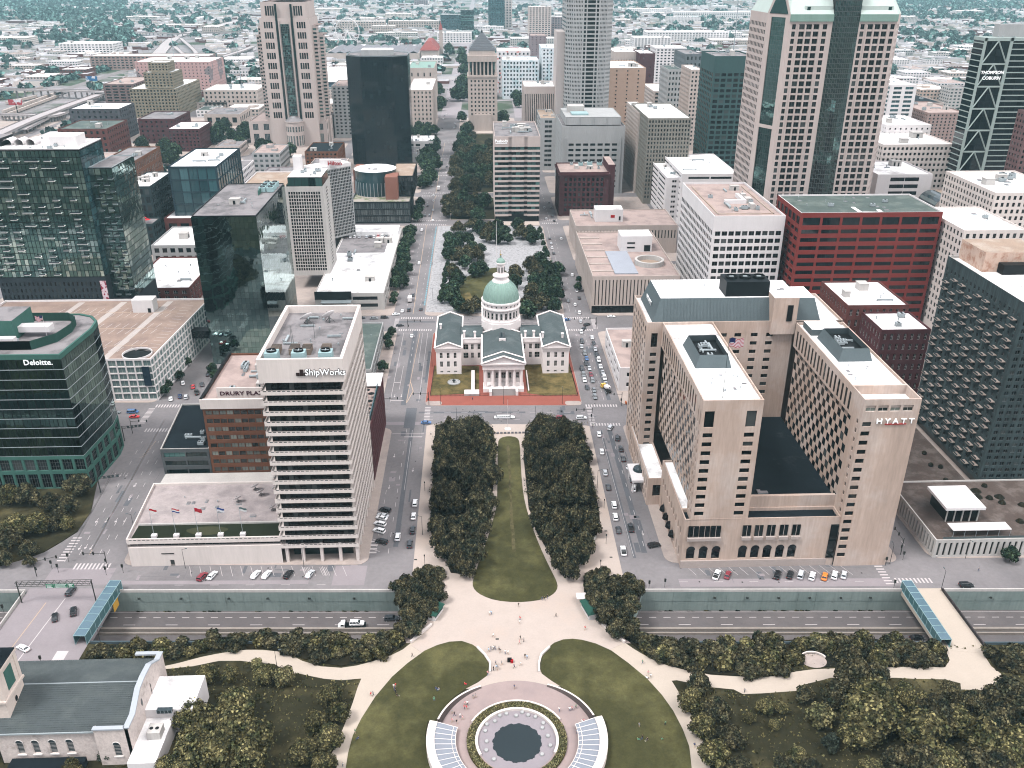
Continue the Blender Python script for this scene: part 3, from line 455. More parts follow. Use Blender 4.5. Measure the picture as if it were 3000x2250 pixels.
BX={'peabody': (12.2,48.2,705.0,779.0,67.7),'wainwright': (65.5,105.9,721.0,760.0,36.3),'federal': (68.7,129.6,800.0,870.0,66.8),'phone': (87.1,133.0,930.0,985.0,157.9),'civil': (-13.0,23.6,1134.0,1172.0,75.0),'black': (-130.4,-70.3,925.0,975.0,107.6),'met': (-231.6,-183.1,1040.0,1095.0,154.0),'whitetower': (-119.8,-94.5,545.0,575.0,71.6),'hilton': (-107.8,-84.5,600.0,640.0,68.3),'glassbox': (-140.5,-108.9,427.0,497.0,78.7),'apt': (-247.5,-206.2,470.0,500.0,103.2),'aptwing': (-205.2,-193.6,476.0,505.0,92.5),'red': (176.0,255.1,470.0,512.0,66.9),'white': (130.8,171.2,480.0,564.0,62.8),'pink': (176.8,251.0,560.0,612.0,162.7),'dkgreen': (204.4,239.3,800.0,850.0,118.1),'braced': (339.6,378.3,620.0,670.0,145.5),'bpv': (-224.8,-190.0,650.0,720.0,57.3),'darkhotel': (-254.7,-236.1,640.0,690.0,45.4),'brickl': (-319.0,-290.9,760.0,830.0,38.8),'cupA': (-438.9,-388.3,960.0,1020.0,33.4),'cupB': (-391.7,-349.7,1060.0,1120.0,27.9),'cupC': (-343.3,-308.0,1010.0,1060.0,24.8),'dkbrick': (-475.9,-418.1,1080.0,1130.0,36.5),'stepped': (-463.2,-406.2,1250.0,1350.0,36.9),'pinklong': (-536.2,-419.3,1480.0,1560.0,50.1),'brown': (-531.4,-489.4,1330.0,1420.0,34.5),'greenroof': (-408.9,-360.6,1330.0,1400.0,9.4),'whitegov': (-384.1,-332.7,1420.0,1500.0,4.4),'arches': (-351.3,-306.4,1180.0,1240.0,15.0),'gov2': (-85.9,-55.9,1130.0,1250.0,50.6),'opera': (-99.7,-62.5,1330.0,1430.0,55.4),'lowwhite': (-73.4,-49.9,985.0,1020.0,14.6),'lowgrey': (-73.5,-63.7,945.0,985.0,8.3),'oldcol': (142.6,179.3,760.0,850.0,72.7),'oldcol2': (141.4,151.5,800.0,870.0,71.3),'tanblank': (142.2,181.6,1000.0,1080.0,88.3),'garst': (47.9,81.7,960.0,1010.0,74.3),'garst2': (61.2,77.4,900.0,960.0,51.6),'whitemid': (220.4,280.0,1150.0,1230.0,45.4),'whitetall': (277.0,325.2,1450.0,1500.0,71.9),'colored1': (31.3,84.4,1500.0,1560.0,63.5),'colored2': (37.8,93.0,1420.0,1480.0,57.0),'colored3': (98.1,121.6,1430.0,1500.0,73.8),'browntall': (92.6,120.9,1650.0,1700.0,76.1),'tancol': (194.7,231.2,1330.0,1400.0,76.6),'plum': (226.1,247.7,1300.0,1360.0,77.1),'dkoff': (222.5,239.2,1080.0,1130.0,78.4),'grey2': (263.7,285.4,1180.0,1250.0,86.5),'cream': (230.7,243.4,1000.0,1050.0,86.6),'midwhite': (292.4,344.7,640.0,700.0,72.1),'midwhite2': (315.7,350.6,690.0,740.0,77.6),'blackband': (269.7,307.7,590.0,635.0,61.4),'glassy': (408.7,434.8,900.0,960.0,82.0),'classical': (482.7,516.8,1000.0,1080.0,51.1),'hotelbrick': (451.3,490.1,900.0,980.0,55.3),'vaulted': (294.0,331.4,545.0,640.0,52.8),'ornate': (239.1,266.8,440.0,500.0,66.3),'whitenw': (257.2,285.0,430.0,500.0,76.1),'brownedge': (346.0,375.0,560.0,574.0,106.0),'brickpair': (184.9,210.2,400.0,430.0,42.8),'brickpair2': (184.1,204.6,375.0,395.0,39.4),'lowgrey3': (164.0,178.8,352.0,390.0,36.7),'garR': (68.4,141.7,615.0,661.0,20.8),'merc': (66.4,113.6,494.0,580.0,23.6),'greenblk': (159.7,172.4,800.0,860.0,1.4),'gargrey': (149.4,162.0,700.0,800.0,36.1),'garwide': (159.4,203.6,690.0,770.0,41.1),'marketlow': (-77.9,-59.9,505.0,660.0,10.8),'smallwhite': (65.6,73.9,387.0,433.0,13.6),'lowbrown': (-51.4,-41.1,352.0,470.0,51.9)}
HIGHWAYS=[([(-559.0,1054.0),(-571.0,1182.0),(-575.0,1296.0),(-576.0,1373.0),(-577.0,1460.0),(-588.0,1601.0)],16,9),([(-752.0,1462.0),(-668.0,1453.0),(-590.0,1433.0),(-556.0,1418.0)],12,12),([(-635.0,1235.0),(-594.0,1230.0),(-562.0,1219.0),(-558.0,1253.0)],12,8),([(-556.0,1125.0),(-569.0,1233.0),(-568.0,1302.0),(-570.0,1378.0)],10,6),([(-701.0,2056.0),(-767.0,2328.0),(-822.0,2568.0),(-853.0,2767.0),(-856.0,3147.0),(-873.0,3754.0)],30,2),([(-738.0,2322.0),(-641.0,2081.0),(-608.0,2011.0)],9,6),([(-796.0,2566.0),(-654.0,2195.0),(-608.0,2045.0)],9,7),([(-550.0,1988.0),(-541.0,2169.0),(-542.0,2293.0)],14,8),([(-977.0,2773.0),(-826.0,2709.0),(-674.0,2802.0)],14,9)]
RAILS=[((-639.0,1222.0),(-656.0,1515.0)),((-658.0,1262.0),(-671.0,1534.0)),((-700.0,1348.0),(-673.0,1515.0)),((-682.0,1479.0),(-689.0,1888.0))]
HEDGE=[(-733.0,1596.0),(-726.0,1995.0)]
BOARDS=[(-625.0,1524.0,S(60,120,170,1.4)),(-621.0,1254.0,S(190,70,80,1.4))]
HAZE_COLOR=(0.56,0.90,1.0,1)
HAZE_DENSITY=5.2e-5
# ================================================================== the setting
ASPH=mat('asphalt',S(169,163,165),var=0.12,scale=0.12,col2=S(148,143,145),mask=(0.45,0.6),mscale=0.03,fine=0.7)
ASPHD=mat('trench_asphalt',S(126,120,121),var=0.08,scale=0.1,col2=S(138,131,131),mscale=0.04)
PATCH=mat('asphalt_patch',S(128,130,136),var=0.12)
PATCHL=mat('pale_asphalt',S(186,176,180),var=0.08)
WALK=mat('pavement_concrete',S(222,205,196),var=0.09,scale=0.25,col2=S(205,190,184),mscale=0.08)
CREAM=mat('cream_paving',S(236,219,208),var=0.05,scale=0.2,col2=S(233,212,198),mask=(0.5,0.7),mscale=0.05)
PATHM=mat('cream_path',S(238,222,206),var=0.04,scale=0.2)
MAUVE=mat('pink_grey_paving',S(206,184,180),var=0.06,scale=0.3,col2=S(196,176,174),mscale=0.1)
REDPV=mat('red_brick_paving',S(190,112,98),var=0.12,fine=3.0)
LAWN=mat('lawn',S(84,83,50),var=0.25,scale=0.3,col2=S(122,118,76),mask=(0.46,0.68),mscale=0.045,fine=2.2)
LAWND=mat('dark_lawn',S(60,58,38),var=0.3,scale=0.3,col2=S(128,118,82),mask=(0.5,0.75),mscale=0.05,fine=2.0)
DRY=mat('dry_grass',S(148,130,84),var=0.18,scale=0.3,col2=S(96,88,52),mask=(0.42,0.6),mscale=0.12)
BED=mat('planting_bed',S(38,38,27),var=0.3,scale=0.3,col2=S(58,52,34),mscale=0.1)
TRW=mat('trench_wall_concrete',S(146,160,156,1.4),var=0.10,scale=0.2,streak=True,col2=S(134,150,146,1.4),mscale=0.04)
PAINT=mat('road_paint',S(250,240,240),var=0.06,rough=0.7); PAINTY=mat('yellow_road_paint',S(235,205,180),var=0.06,rough=0.7); PAINTB=mat('blue_road_paint',S(150,205,222),var=0.1)
FARG=mat('far_ground',S(178,172,174),var=0.12,scale=0.01,col2=S(90,106,84),mask=(0.5,0.56),mscale=0.0035,fine=0.05)
def sheet(name,pts,z,m,z0=None):
    mb=MB()
    if z0 is None: mb.poly([(x,y,z) for x,y in pts])
    else: mb.prism(pts,z0,z)
    me=mb.mesh(name,[m])
    bm=bmesh.new(); bm.from_mesh(me)
    bmesh.ops.triangulate(bm,faces=[f for f in bm.faces if len(f.verts) > 4],ngon_method='EAR_CLIP')
    for f in bm.faces:
        if z0 is None and f.normal.z < 0: f.normal_flip()
    if z0 is not None: bmesh.ops.recalc_face_normals(bm,faces=bm.faces)
    bm.to_mesh(me); bm.free()
    o=link(name,me); o['kind']='structure'
    return o
def smooth(pts,it=2):
    for _ in range(it):
        q=[]
        for i in range(len(pts)):
            a,b=pts[i],pts[(i+1) % len(pts)]
            q.append((a[0]*.75+b[0]*.25,a[1]*.75+b[1]*.25)); q.append((a[0]*.25+b[0]*.75,a[1]*.25+b[1]*.75))
        pts=q
    return pts
yw=lambda x: 236.6-0.0325*x
ys=lambda x: 211.9-0.036*x
ty=lambda x,y: y-0.03*x
lidL=[(-30.2,yw(-30.2)),(-28,228),(-26.4,222.7),(-26.8,218.8),(-28.8,216.4),(-33,215),(-38.7,ys(-38.7))]
lidR=[(61,ys(61)),(56.3,211.2),(51.8,212.5),(48.3,215.1),(46.9,218),(46.8,220.9),(49.5,225.3),(52.6,yw(52.6))]
BIG=20000
sheet('ground',[(-700,yw(-700)),(-30.2,yw(-30.2)),(52.6,yw(52.6)),(700,yw(700)),(1400,yw(700)),(1400,1250),(-1400,1250),(-1400,yw(-700))],0,ASPH)
mb=MB(); mb.poly([(-BIG,1250,0),(BIG,1250,0),(BIG,BIG,0),(-BIG,BIG,0)]); mb.poly([(-BIG,230,0),(-1400,230,0),(-1400,1250,0),(-BIG,1250,0)]); mb.poly([(1400,200,0),(BIG,200,0),(BIG,1250,0),(1400,1250,0)])
struct('terrain',mb,FARG)
sheet('park_ground',[(-BIG,-4000),(BIG,-4000),(BIG,ys(700)),(700,ys(700)),(61,ys(61)),(-38.7,ys(-38.7)),(-700,ys(-700)),(-BIG,ys(-700))],0,LAWND)
# trench with its walls, carriageways, barrier
mb=MB(); mb.poly([(-700,ys(-700),-8),(700,ys(700),-8),(700,yw(700),-8),(-700,yw(-700),-8)]); struct('trench_road',mb,ASPHD)
wall=MB()
def wseg(x0,x1):
    n=max(1,int(abs(x1-x0)/6))
    for i in range(n):
        a,b=x0+(x1-x0)*i/n,x0+(x1-x0)*(i+1)/n
        A,Bq=(a+0.04,yw(a)),(b-0.04,yw(b))
        wall.poly([(A[0],A[1],-8),(Bq[0],Bq[1],-8),(Bq[0],Bq[1] ,-3.9),(A[0],A[1],-3.9)])
        wall.poly([(A[0],A[1]-.12,-3.9),(Bq[0],Bq[1]-.12,-3.9),(Bq[0],Bq[1]-.12,0.05),(A[0],A[1]-.12,0.05)])
        wall.poly([(A[0],A[1],-3.9),(Bq[0],Bq[1],-3.9),(Bq[0],Bq[1]-.12,-3.9),(A[0],A[1]-.12,-3.9)])
wseg(-700,700)
wall.poly([(-700,yw(-700)+.1,-8),(700,yw(700)+.1,-8),(700,yw(700)+.1,0),(-700,yw(-700)+.1,0)])
for a,b,t_ in ((-700,-153.5,.6),(-153.5,-122.5,-.1),(-122.5,-38.7,.6),(61,139.5,.6),(139.5,153.5,-.1),(153.5,700,.6)): wall.poly([(b,ys(b),-8),(a,ys(a),-8),(a,ys(a),t_),(b,ys(b),t_)])
for P_ in (lidL,lidR):
    for (x,y),(u,v) in zip(P_,P_[1:]): wall.poly([(x,y,-1.6),(u,v,-1.6),(u,v,0.9),(x,y,0.9)])
struct('retaining_wall',wall,TRW)
cap=MB()
for a,b in ((-700,-153.5),(-123,-30.2),(52.6,139.5),(153.5,700)):
    for (dy,z0,z1,m) in ((0.0,0.0,1.0,0),):
        A,Bq=yw(a),yw(b); cap.prism([(a,A-.15),(b,Bq-.15),(b,Bq+.3),(a,A+.3)],z0,z1)
struct('parapet_wall',cap,CONC)
cap=MB()
for a,b in ((-122,-40),(62,139),(154,400)): cap.prism([(a,ys(a)-.6),(b,ys(b)-.6),(b,ys(b)-.2),(a,ys(a)-.2)],0,1.0)
struct('trench_edge_rail',cap,mat('blue_grey_rail',S(92,108,116,1.3)))
med=MB()
for a,b in ((-700,700),):
    med.prism([(a,226.3-.034*a-.0),(b,226.3-.034*b),(b,227.2-.034*b),(a,227.2-.034*a)],-8,-6.9)
    med.prism([(a,224.6-.034*a),(b,224.6-.034*b),(b,225.1-.034*b),(a,225.1-.034*a)],-8,-7.2)
struct('median_barrier',med,mat('barrier_concrete',S(168,158,150,1.2),var=0.15))
sheet('lid',[lidR[-1]]+lidL+lidR[:-1],0.0,WALK)
mb=MB(); mb.poly([(p[0],p[1],-1.6) for p in [lidR[-1]]+lidL+lidR[:-1]]); struct('lid_soffit',mb,CONC)
# plaza, paths and lawns
plz=[(-25.6,ty(-25,354)),(-25.0,247),(-25.5,238),(-18,229),(-16.5,221),(-23,211.5),(-14,203),(-9,193),(25,193),(30,203),(42,210),(35,221),(34,229),(47.6,237),(47.4,246),(48.4,ty(48,353.5)),(44,ty(44,355)),(-21,ty(-21,356))]
sheet('plaza',plz,0.10,CREAM,0)
sheet('path',PO['path_left'],0.03,PATHM); sheet('path',PO['path_right'],0.035,PATHM)
sheet('lawn',smooth(PO['mall_lawn'],1),0.2,LAWN,0); sheet('lawn',PO['lawn_left'],0.16,LAWN,0); sheet('lawn',PO['lawn_right'],0.16,LAWN,0)
for k in ('grove_left','grove_right','strip_left','strip_right','strip_far_right','hedge_left','hedge_right'): sheet('planting_bed',PO[k],0.22,BED,0)
rnd=random.Random(3); wl0=[(10.35-.45+rnd.uniform(-.35,.25)+.006*(y-258),y) for y in range(258,338,3)]; wr0=[(10.35+.4+rnd.uniform(-.25,.4)+.006*(y-258),y) for y in range(336,256,-3)]
sheet('worn_grass',wl0+wr0,0.206,mat('worn_grass',S(122,113,82),var=.25,scale=.6,col2=S(88,85,54),mask=(.45,.6),mscale=.3))
sheet('grass_bank',PO['green_left'][:9]+[(-230,250),(-230,300),(-212,312),(-162,312)],0.3,LAWND,0)
# bridge decks over the trench
sheet('bridge_deck',[(-153.4,196),(-123,203),(-122.5,yw(-122)+2),(-153,yw(-153)+2)],0.05,PATCHL,-1.4)
sheet('bridge_deck',[(139.5,204),(153.4,202),(153.6,yw(153)+1.5),(139.6,yw(140)+1.5)],0.06,PATHM,-1.4)
mb=MB(); mb.box(153.2,153.6,203,232,0,1.1,bottom=True); struct('bridge_parapet',mb,mat('dark_rail',S(80,74,76),var=.1))
mb=MB(); mb.box(-153.8,-153.4,197,241,-0.5,1.1,bottom=True); struct('bridge_parapet',mb,CONC)
# city blocks raised above the streets
def rr(x0,x1,y0,y1,r=4.0,tilt=True,n=4):
    o=[]
    for cx,cy,a in ((x1-r,y1-r,0),(x0+r,y1-r,pi/2),(x0+r,y0+r,pi),(x1-r,y0+r,1.5*pi)):
        for i in range(n+1):
            q=a+pi/2*i/n; x,y=cx+r*cos(q),cy+r*sin(q); o.append((x,ty(x,y) if tilt else y))
    return o
blocks=[(-127,-41,251.5,352),(63.5,146,252,355.5),(157.5,236,254.5,357),(-27.5,47.5,374.3,468),(-134,-48,375,468),(66,148,375,468),(158,236,375,470),(-240,-156,378,470),
          (-34,50,493,592),(-140,-52.5,493,592),(66,146,493,592),(157,240,495,592),(-34,50,594,693),(-140,-53,594,693),(66,147,600,693),(158,250,600,693),(250,330,255,357),(250,330,375,470),(250,335,495,592),(258,335,600,693),(-300,-156,495,592),(-300,-156,600,693)]
for yy0,yy1 in ((710,790),(805,875),(892,962),(977,1052),(1068,1128),(1150,1240)):
    for xx0,xx1 in ((-25,48),(-140,-54),(64,146),(158,245),(257,340),(352,440),(452,540),(552,640),(-240,-152),(-340,-252),(-440,-352),(-540,-452),(-640,-552)): blocks.append((xx0,xx1,yy0,yy1))
for xx0,xx1 in ((345,440),(452,540),(-400,-312),(-500,-412)):
    for yy0,yy1 in ((265,365),(385,478),(500,595),(610,700)): blocks.append((xx0,xx1,yy0,yy1))
mb=MB()
for x0,x1,y0,y1 in blocks: mb.prism(rr(x0,x1,y0,y1),0,0.12)
struct('pavement',mb,WALK)
sheet('red_brick_pavement',rr(-27.3,47.3,374.5,467.8),0.126,REDPV)
mb=MB()
for x0,x1,y0,y1 in ((-27.2,-19.5,374.6,379),(39.5,47.2,374.6,379)): mb.poly([(x,y,0.132) for x,y in rr(x0,x1,y0,y1,1.5)])
struct('kerb_ramp',mb,WALK)
sheet('planting_bed',[(-33.5,500),(-10,497),(44,496),(49,505),(49,690),(-33.5,693)],0.128,mat('mottled_paving',S(218,216,218),var=0.35,scale=1.2,fine=2.5,col2=S(172,171,174),mask=(0.5,0.62),mscale=0.6))
sheet('lawn',smooth(PO['kiener_lawn'],1),0.2,LAWN,0.12)
sheet('dry_patch',PO['dead_grass'],0.206,DRY)
sheet('lawn',[(-25.3,386),(-7.5,387),(-1.5,392),(-1.5,420),(-24.6,421)],0.2,DRY,0.12)
sheet('lawn',[(22,387),(30,384),(46,384.5),(46,421),(22,421)],0.2,DRY,0.12)
sheet('lawn',[(-24,712),(14,712),(14,785),(-24,790)],0.2,LAWND,0.12); sheet('lawn',[(-24,808),(44,806),(44,960),(-24,962)],0.2,LAWND,0.12); sheet('lawn',[(-24,978),(44,976),(44,1120),(-24,1122)],0.2,LAWND,0.12)
sheet('plaza_paving',[(15,694),(48,693),(48,704),(12,705)],0.15,CREAM,0.1)
# long avenues running away to the west
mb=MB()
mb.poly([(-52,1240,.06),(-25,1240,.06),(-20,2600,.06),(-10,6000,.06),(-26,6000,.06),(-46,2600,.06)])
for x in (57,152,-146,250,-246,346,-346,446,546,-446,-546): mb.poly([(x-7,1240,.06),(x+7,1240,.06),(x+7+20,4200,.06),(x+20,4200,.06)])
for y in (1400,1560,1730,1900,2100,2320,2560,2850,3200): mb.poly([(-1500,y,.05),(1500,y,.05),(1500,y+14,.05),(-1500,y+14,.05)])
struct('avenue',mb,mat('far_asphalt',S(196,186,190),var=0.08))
# asphalt patches, lane lines, crossings
pm=MB()
for x0,x1,y0,y1 in ((-33,-31.2,262,352),(-36,-31,352,372),(-39,-36.5,375,470),(52.5,53.6,255,350),(-30,20,366.5,368.2),(56,58,258,350),(-48,-44,280,300),(-29,-27,400,440),(60,62,380,450),(-50,-27,482,484)): pm.poly([(x,ty(x,y),.006) for x,y in rect(x0,x1,y0,y1)])
def scatter_patches(n,zones,sx,sy,seed,mb):
    rnd=random.Random(seed)
    for _ in range(n):
        x0,x1,y0,y1=rnd.choice(zones); x,y=rnd.uniform(x0,x1),rnd.uniform(y0,y1); a,c=rnd.uniform(*sx),rnd.uniform(*sy)
        if rnd.random() < .5 and x1-x0 > y1-y0: a,c=c,a
        mb.poly([(u,ty(u,v),.007+.0008*(_ % 3)) for u,v in rect(x,x+a,y,y+c)])
ZN=[(-40,-27,262,350),(51,61,258,350),(-120,-45,243,250),(65,135,241,250),(-25,48,358,371),(-50,-29,376,466),(51,63,376,466),(-26,48,471,489),(-52,-27,495,690),(-148,-133,262,345)]
scatter_patches(70,ZN,(.3,2.2),(1.5,9),5,pm); scatter_patches(130,ZN,(.05,.12),(2,12),6,pm)
struct('asphalt_patch',pm,PATCH)
pm=MB(); scatter_patches(45,ZN,(.6,2.6),(1,5),9,pm); struct('pale_asphalt_patch',pm,PATCHL)
pm=MB(); rnd=random.Random(4)
for _ in range(60): x0,x1,y0,y1=rnd.choice(ZN); x,y=rnd.uniform(x0,x1),rnd.uniform(y0,y1); pm.poly([(x+.34*cos(k*pi/4),ty(x,y)+.34*sin(k*pi/4),.011) for k in range(8)])
struct('manhole_cover',pm,mat('cast_iron',S(70,66,66),var=.1))
pm=MB()
for x0,x1,y0,y1 in ((-34,-33.6,495,690),): pm.poly([(x,ty(x,y),.006) for x,y in rect(x0,x1,y0,y1)])
struct('asphalt_seam',pm,PATCH)
pm=MB()
for x0,x1,y0,y1 in ((-52,-41,240.2,251),(-140,-60,241,243),(66,138,239,243.2),(-150,-128,243,250),(-46,-26,355,358)): pm.poly([(x,ty(x,y),.005) for x,y in rect(x0,x1,y0,y1)])
struct('concrete_strip',pm,PATCHL)
mk,my_,mbl=MB(),MB(),MB()
ZM=0.012
def mq(x0,x1,y0,y1,mb=None,z=ZM,t=True): (mb or mk).poly([(x,ty(x,y) if t else y,z) for x,y in rect(x0,x1,y0,y1)])
def vdash(x,y0,y1,on=3,gap=6,w_=.18,mb=None,z=ZM):
    y=y0
    while y < y1: mq(x-w_/2,x+w_/2,y,min(y1,y+on),mb,z); y += on+gap
def hdash(y,x0,x1,on=3,gap=6,w_=.2,mb=None,z=ZM,sl=-0.03):
    x=x0
    while x < x1: (mb or mk).poly([(a,b+sl*a,z) for a,b in rect(x,min(x1,x+on),y-w_/2,y+w_/2)]); x += on+gap
def cross_x(x0,x1,y,ln=3,z=ZM,p=1.3):
    x=x0
    while x < x1: mq(x,x+.6,y,y+ln,None,z); x += p
def cross_y(y0,y1,x,ln=3,z=ZM,p=1.3):
    y=y0
    while y < y1: mq(x,x+ln,y,y+.6,None,z); y += p
def arrow(x,y,d=1):
    mk.poly([(x-.1,y,ZM),(x+.1,y,ZM),(x+.1,y+2.0*d,ZM),(x-.1,y+2.0*d,ZM)][::d]); mk.poly([(x-.5,y+2*d,ZM),(x+.5,y+2*d,ZM),(x,y+3.2*d,ZM)][::d])
# trench lanes
for x0,x1 in ((-260,-30),(50,300)):
    hdash(233.2,x0,x1,2.4,2.4,.22,None,-7.985,-.0335); hdash(229.6,x0,x1,4,10,.22,None,-7.985,-.0335); hdash(219.6,x0,x1,3,9,.2,None,-7.985,-.034); hdash(235.9,x0,x1,400,1,.15,None,-7.985,-.0335); hdash(227.9,x0,x1,400,1,.15,None,-7.985,-.034)
# Market side street near the tower
for x in (-34.4,): vdash(x,258,352,3,7)
vdash(-31.8,300,350,40,4,.14); vdash(-38.9,262,300,3,4,.14)
for y in (262,268,274,280,286): mk.poly([(-41,y,ZM),(-40.9,y+.2,ZM),(-37.5,y-1.6,ZM),(-37.6,y-1.8,ZM)])
mq(-35,-27,343.5,344.1); mq(-40.5,-26.3,346.5,346.8); arrow(-38,330,-1); arrow(-38,305,-1); arrow(-29.3,318,-1)
for y in (258,260.2,262.4,264.6): mq(-38.6,-41.2,y,y+.9,None,.128)
# Market between Fourth and Broadway
for x in (-44.3,-30.6): vdash(x,378,466,90,1,.16)
vdash(-41,392,420,30,1,.14); vdash(-37.8,424,464,3,6,.16); vdash(-33.5,424,466,42,1,.14)
for (a,b) in (((-36.2,400),(-35.0,466)),((-36.2,400),(-36.5,378.5))): my_.poly([(a[0]-.12,a[1],ZM),(a[0]+.12,a[1],ZM),(b[0]+.12,b[1],ZM),(b[0]-.12,b[1],ZM)])
my_.poly([(-36.4,379,ZM),(-36.1,379,ZM),(-33.9,391,ZM),(-34.2,391.5,ZM)]); my_.poly([(-34.2,391,ZM),(-33.9,391.5,ZM),(-35.9,402,ZM),(-36.2,402,ZM)])
mq(-44.3,-38,379.5,380); mq(-44.3,-41,400,400.4)
for x in (-42.7,-39.4): arrow(x,388,-1)
# Market beyond Broadway
my_.poly([(-41.1,497,ZM),(-40.8,497,ZM),(-42.8,696,ZM),(-43.1,696,ZM)]); vdash(-45.5,500,690,3,7,.18); vdash(-37.5,500,690,3,7,.18)
y=512
while y < 690: mbl.poly([(-35.3,y,ZM),(-34.5,y,ZM),(-34.5+.0,y+3,ZM),(-35.3,y+3,ZM)]); y += 4.2
for y0,y1 in ((708,795),(805,880),(892,965),(980,1055)):
    my_.poly([(-40.2,y0,ZM),(-39.8,y0,ZM),(-39.8,y1,ZM),(-40.2,y1,ZM)]); vdash(-46,y0,y1,4,8,.25); vdash(-33,y0,y1,4,8,.25)
for yc in (695.5,708,793,804,878,891,964,977,1054,1066): cross_x(-52,-27,yc+0.03*-40,3,ZM,1.6)
for yc in (699,709): cross_x(50.5,64,yc,3,ZM,1.5)
for yc in (469,488): cross_x(-47.5,-29,yc,2.6); cross_x(49,64,yc,2.6)
cross_y(472,488,-51,2.6); cross_y(472,488,64.5,2.6)
# Fourth Street
for yy in (360.2,363.6,367.2): hdash(yy,-26,48,3,5,.16)
hdash(354.8,-24,46,90,1,.14); cross_y(357,373,-27.2,2.6,ZM,1.5); cross_y(357,373,49,2.6,ZM,1.5); cross_x(49,63,354,2.4); cross_x(49,64,373,2.4)
for yy in (475,478.5,482): hdash(yy,-26,48,3,5,.16)
# Chestnut
vdash(52.8,256,350,100,1,.14); vdash(57.5,262,345,3,7); vdash(53.5,380,466,3,6); vdash(58.5,380,466,3,6); vdash(57,500,690,3,7); vdash(53.5,500,690,190,1,.14); vdash(57,712,1050,3,7,.25)
arrow(58.5,270,-1)
# Memorial Drive stalls
def stall(x,y,ln,dx): mk.poly([(x,y,ZM),(x+.14,y,ZM),(x+dx+.14,y-ln,ZM),(x+dx,y-ln,ZM)])
for i in range(16): stall(-103+3.55*i,251.2+.03*(90-3.5*i),5.6,2.2)
for k in range(5): stall(-63.5+.55*k,252,4.6,2.0); stall(-57.6+.55*k,251.8,4.6,2.0)
for i in range(16): stall(70+3.6*i,248.6-.105*i,5.6,2.6)
hdash(240.6,-105,-45,3,9,.16); hdash(241.6,66,136,3,9,.16)
# Walnut Street and its junctions (seen left of the tower)
for (xa,ya,xb,yb,dash) in ((-140.5,262,-146.5,365,0),(-137,262,-142.6,345,1),(-144,262,-149.8,345,1),(-134.2,262,-139.2,352,1),(-147.5,258,-153,320,0)):
    L=hypot(xb-xa,yb-ya); t=0
    while t < L:
        e=min(L,t+(3 if dash else L)); f0,f1=t/L,e/L; xx0,yy0,xx1,yy1=xa+(xb-xa)*f0,ya+(yb-ya)*f0,xa+(xb-xa)*f1,ya+(yb-ya)*f1
        (my_ if not dash and xa ==-140.5 else mk).poly([(xx0-.08,yy0,ZM),(xx0+.08,yy0,ZM),(xx1+.08,yy1,ZM),(xx1-.08,yy1,ZM)]); t += 3+(6 if dash else 0)
for (x,y) in ((-135.5,285),(-138.8,285),(-142.5,285),(-146,285),(-139,300),(-146.5,318),(-149,318),(-151.5,318),(-140.5,310),(-145.5,268),(-141.5,268),(-143.5,268.5)): arrow(x,y,-1)
cross_x(-143,-131,253.5-4.2,3.4); cross_y(254,268,-150.5,3.2,ZM,1.7); cross_x(-152,-140,349,3); cross_x(-155,-144,373,3); cross_y(357,372,-157.5,3); cross_y(357,372,-139.5,3)
for i in range(5): my_.poly([(-146.2+.5*i,330+3*i,ZM),(-146.2+.5*i+.2,330+3*i,ZM),(-143.9,332.6+3*i,ZM),(-144.1,332.8+3*i,ZM)])
for (x,y) in ((-143,220),(-138,220),(-142.5,233)): arrow(x,y,-1)
mk.poly([(-141.5,205,.062),(-141.2,205,.062),(-138.8,238,.062),(-139.1,238,.062)]); my_.poly([(-146.3,205,.062),(-146,205,.062),(-144.2,236,.062),(-144.5,236,.062)])
mq(-131,-127.5,203,209,None,.062)
cross_x(140,153,236.5+4.2,2.6); cross_y(240,252,136,2.8,ZM,1.6); vdash(152,262,350,3,7)
struct('road_markings',mk,PAINT); struct('yellow_road_markings',my_,PAINTY); struct('blue_cycle_lane_marking',mbl,PAINTB)
# museum forecourt in the park: rings about one centre
FX,FY=8.0,173.4
def ring(name,r0,r1,z0,z1,m,a0=0,a1=2*pi,n=72,kind=True):
    mb=MB(); prof=[(r0,z0),(r0,z1),(r1,z1),(r1,z0)]
    k=n+1; 
    for i in range(n):
        a,c=a0+(a1-a0)*i/n,a0+(a1-a0)*(i+1)/n
        P=lambda r,q,z: (FX+r*cos(q),FY+r*sin(q),z)
        mb.poly([P(r0,a,z1),P(r1,a,z1),P(r1,c,z1),P(r0,c,z1)]); mb.poly([P(r1,a,z0),P(r1,c,z0),P(r1,c,z1),P(r1,a,z1)])
        if r0 > 0: mb.poly([P(r0,c,z0),P(r0,a,z0),P(r0,a,z1),P(r0,c,z1)])
    for q in (a0,a1): mb.poly([P(r0,q,z0),P(r1,q,z0),P(r1,q,z1),P(r0,q,z1)])
    o=link(name,mb.mesh(name,[m]))
    if kind: o['kind']='structure'
    return o
mb=MB(); mb.prism([(FX+22.2*cos(2*pi*i/72),FY+22.2*sin(2*pi*i/72)) for i in range(72)],0.1,0.19); struct('forecourt_paving',mb,MAUVE)
GRAN=mat('grey_granite_paving',S(190,180,186),var=0.05)
ring('fountain_court',0.0,10.6,0.18,0.21,GRAN); 
ring('planting_bed',11.3,13.6,0.18,0.75,mat('shrubby_ground_cover',S(84,78,42),var=0.5,scale=0.9,fine=3.0,col2=S(118,104,62),mscale=0.4))
wc=ring('seat_wall',10.6,11.3,0.18,0.95,STONE,-0.45,pi+0.45,kind=False); tag(wc,'white curved seat wall ringing the grey fountain court','seat wall')
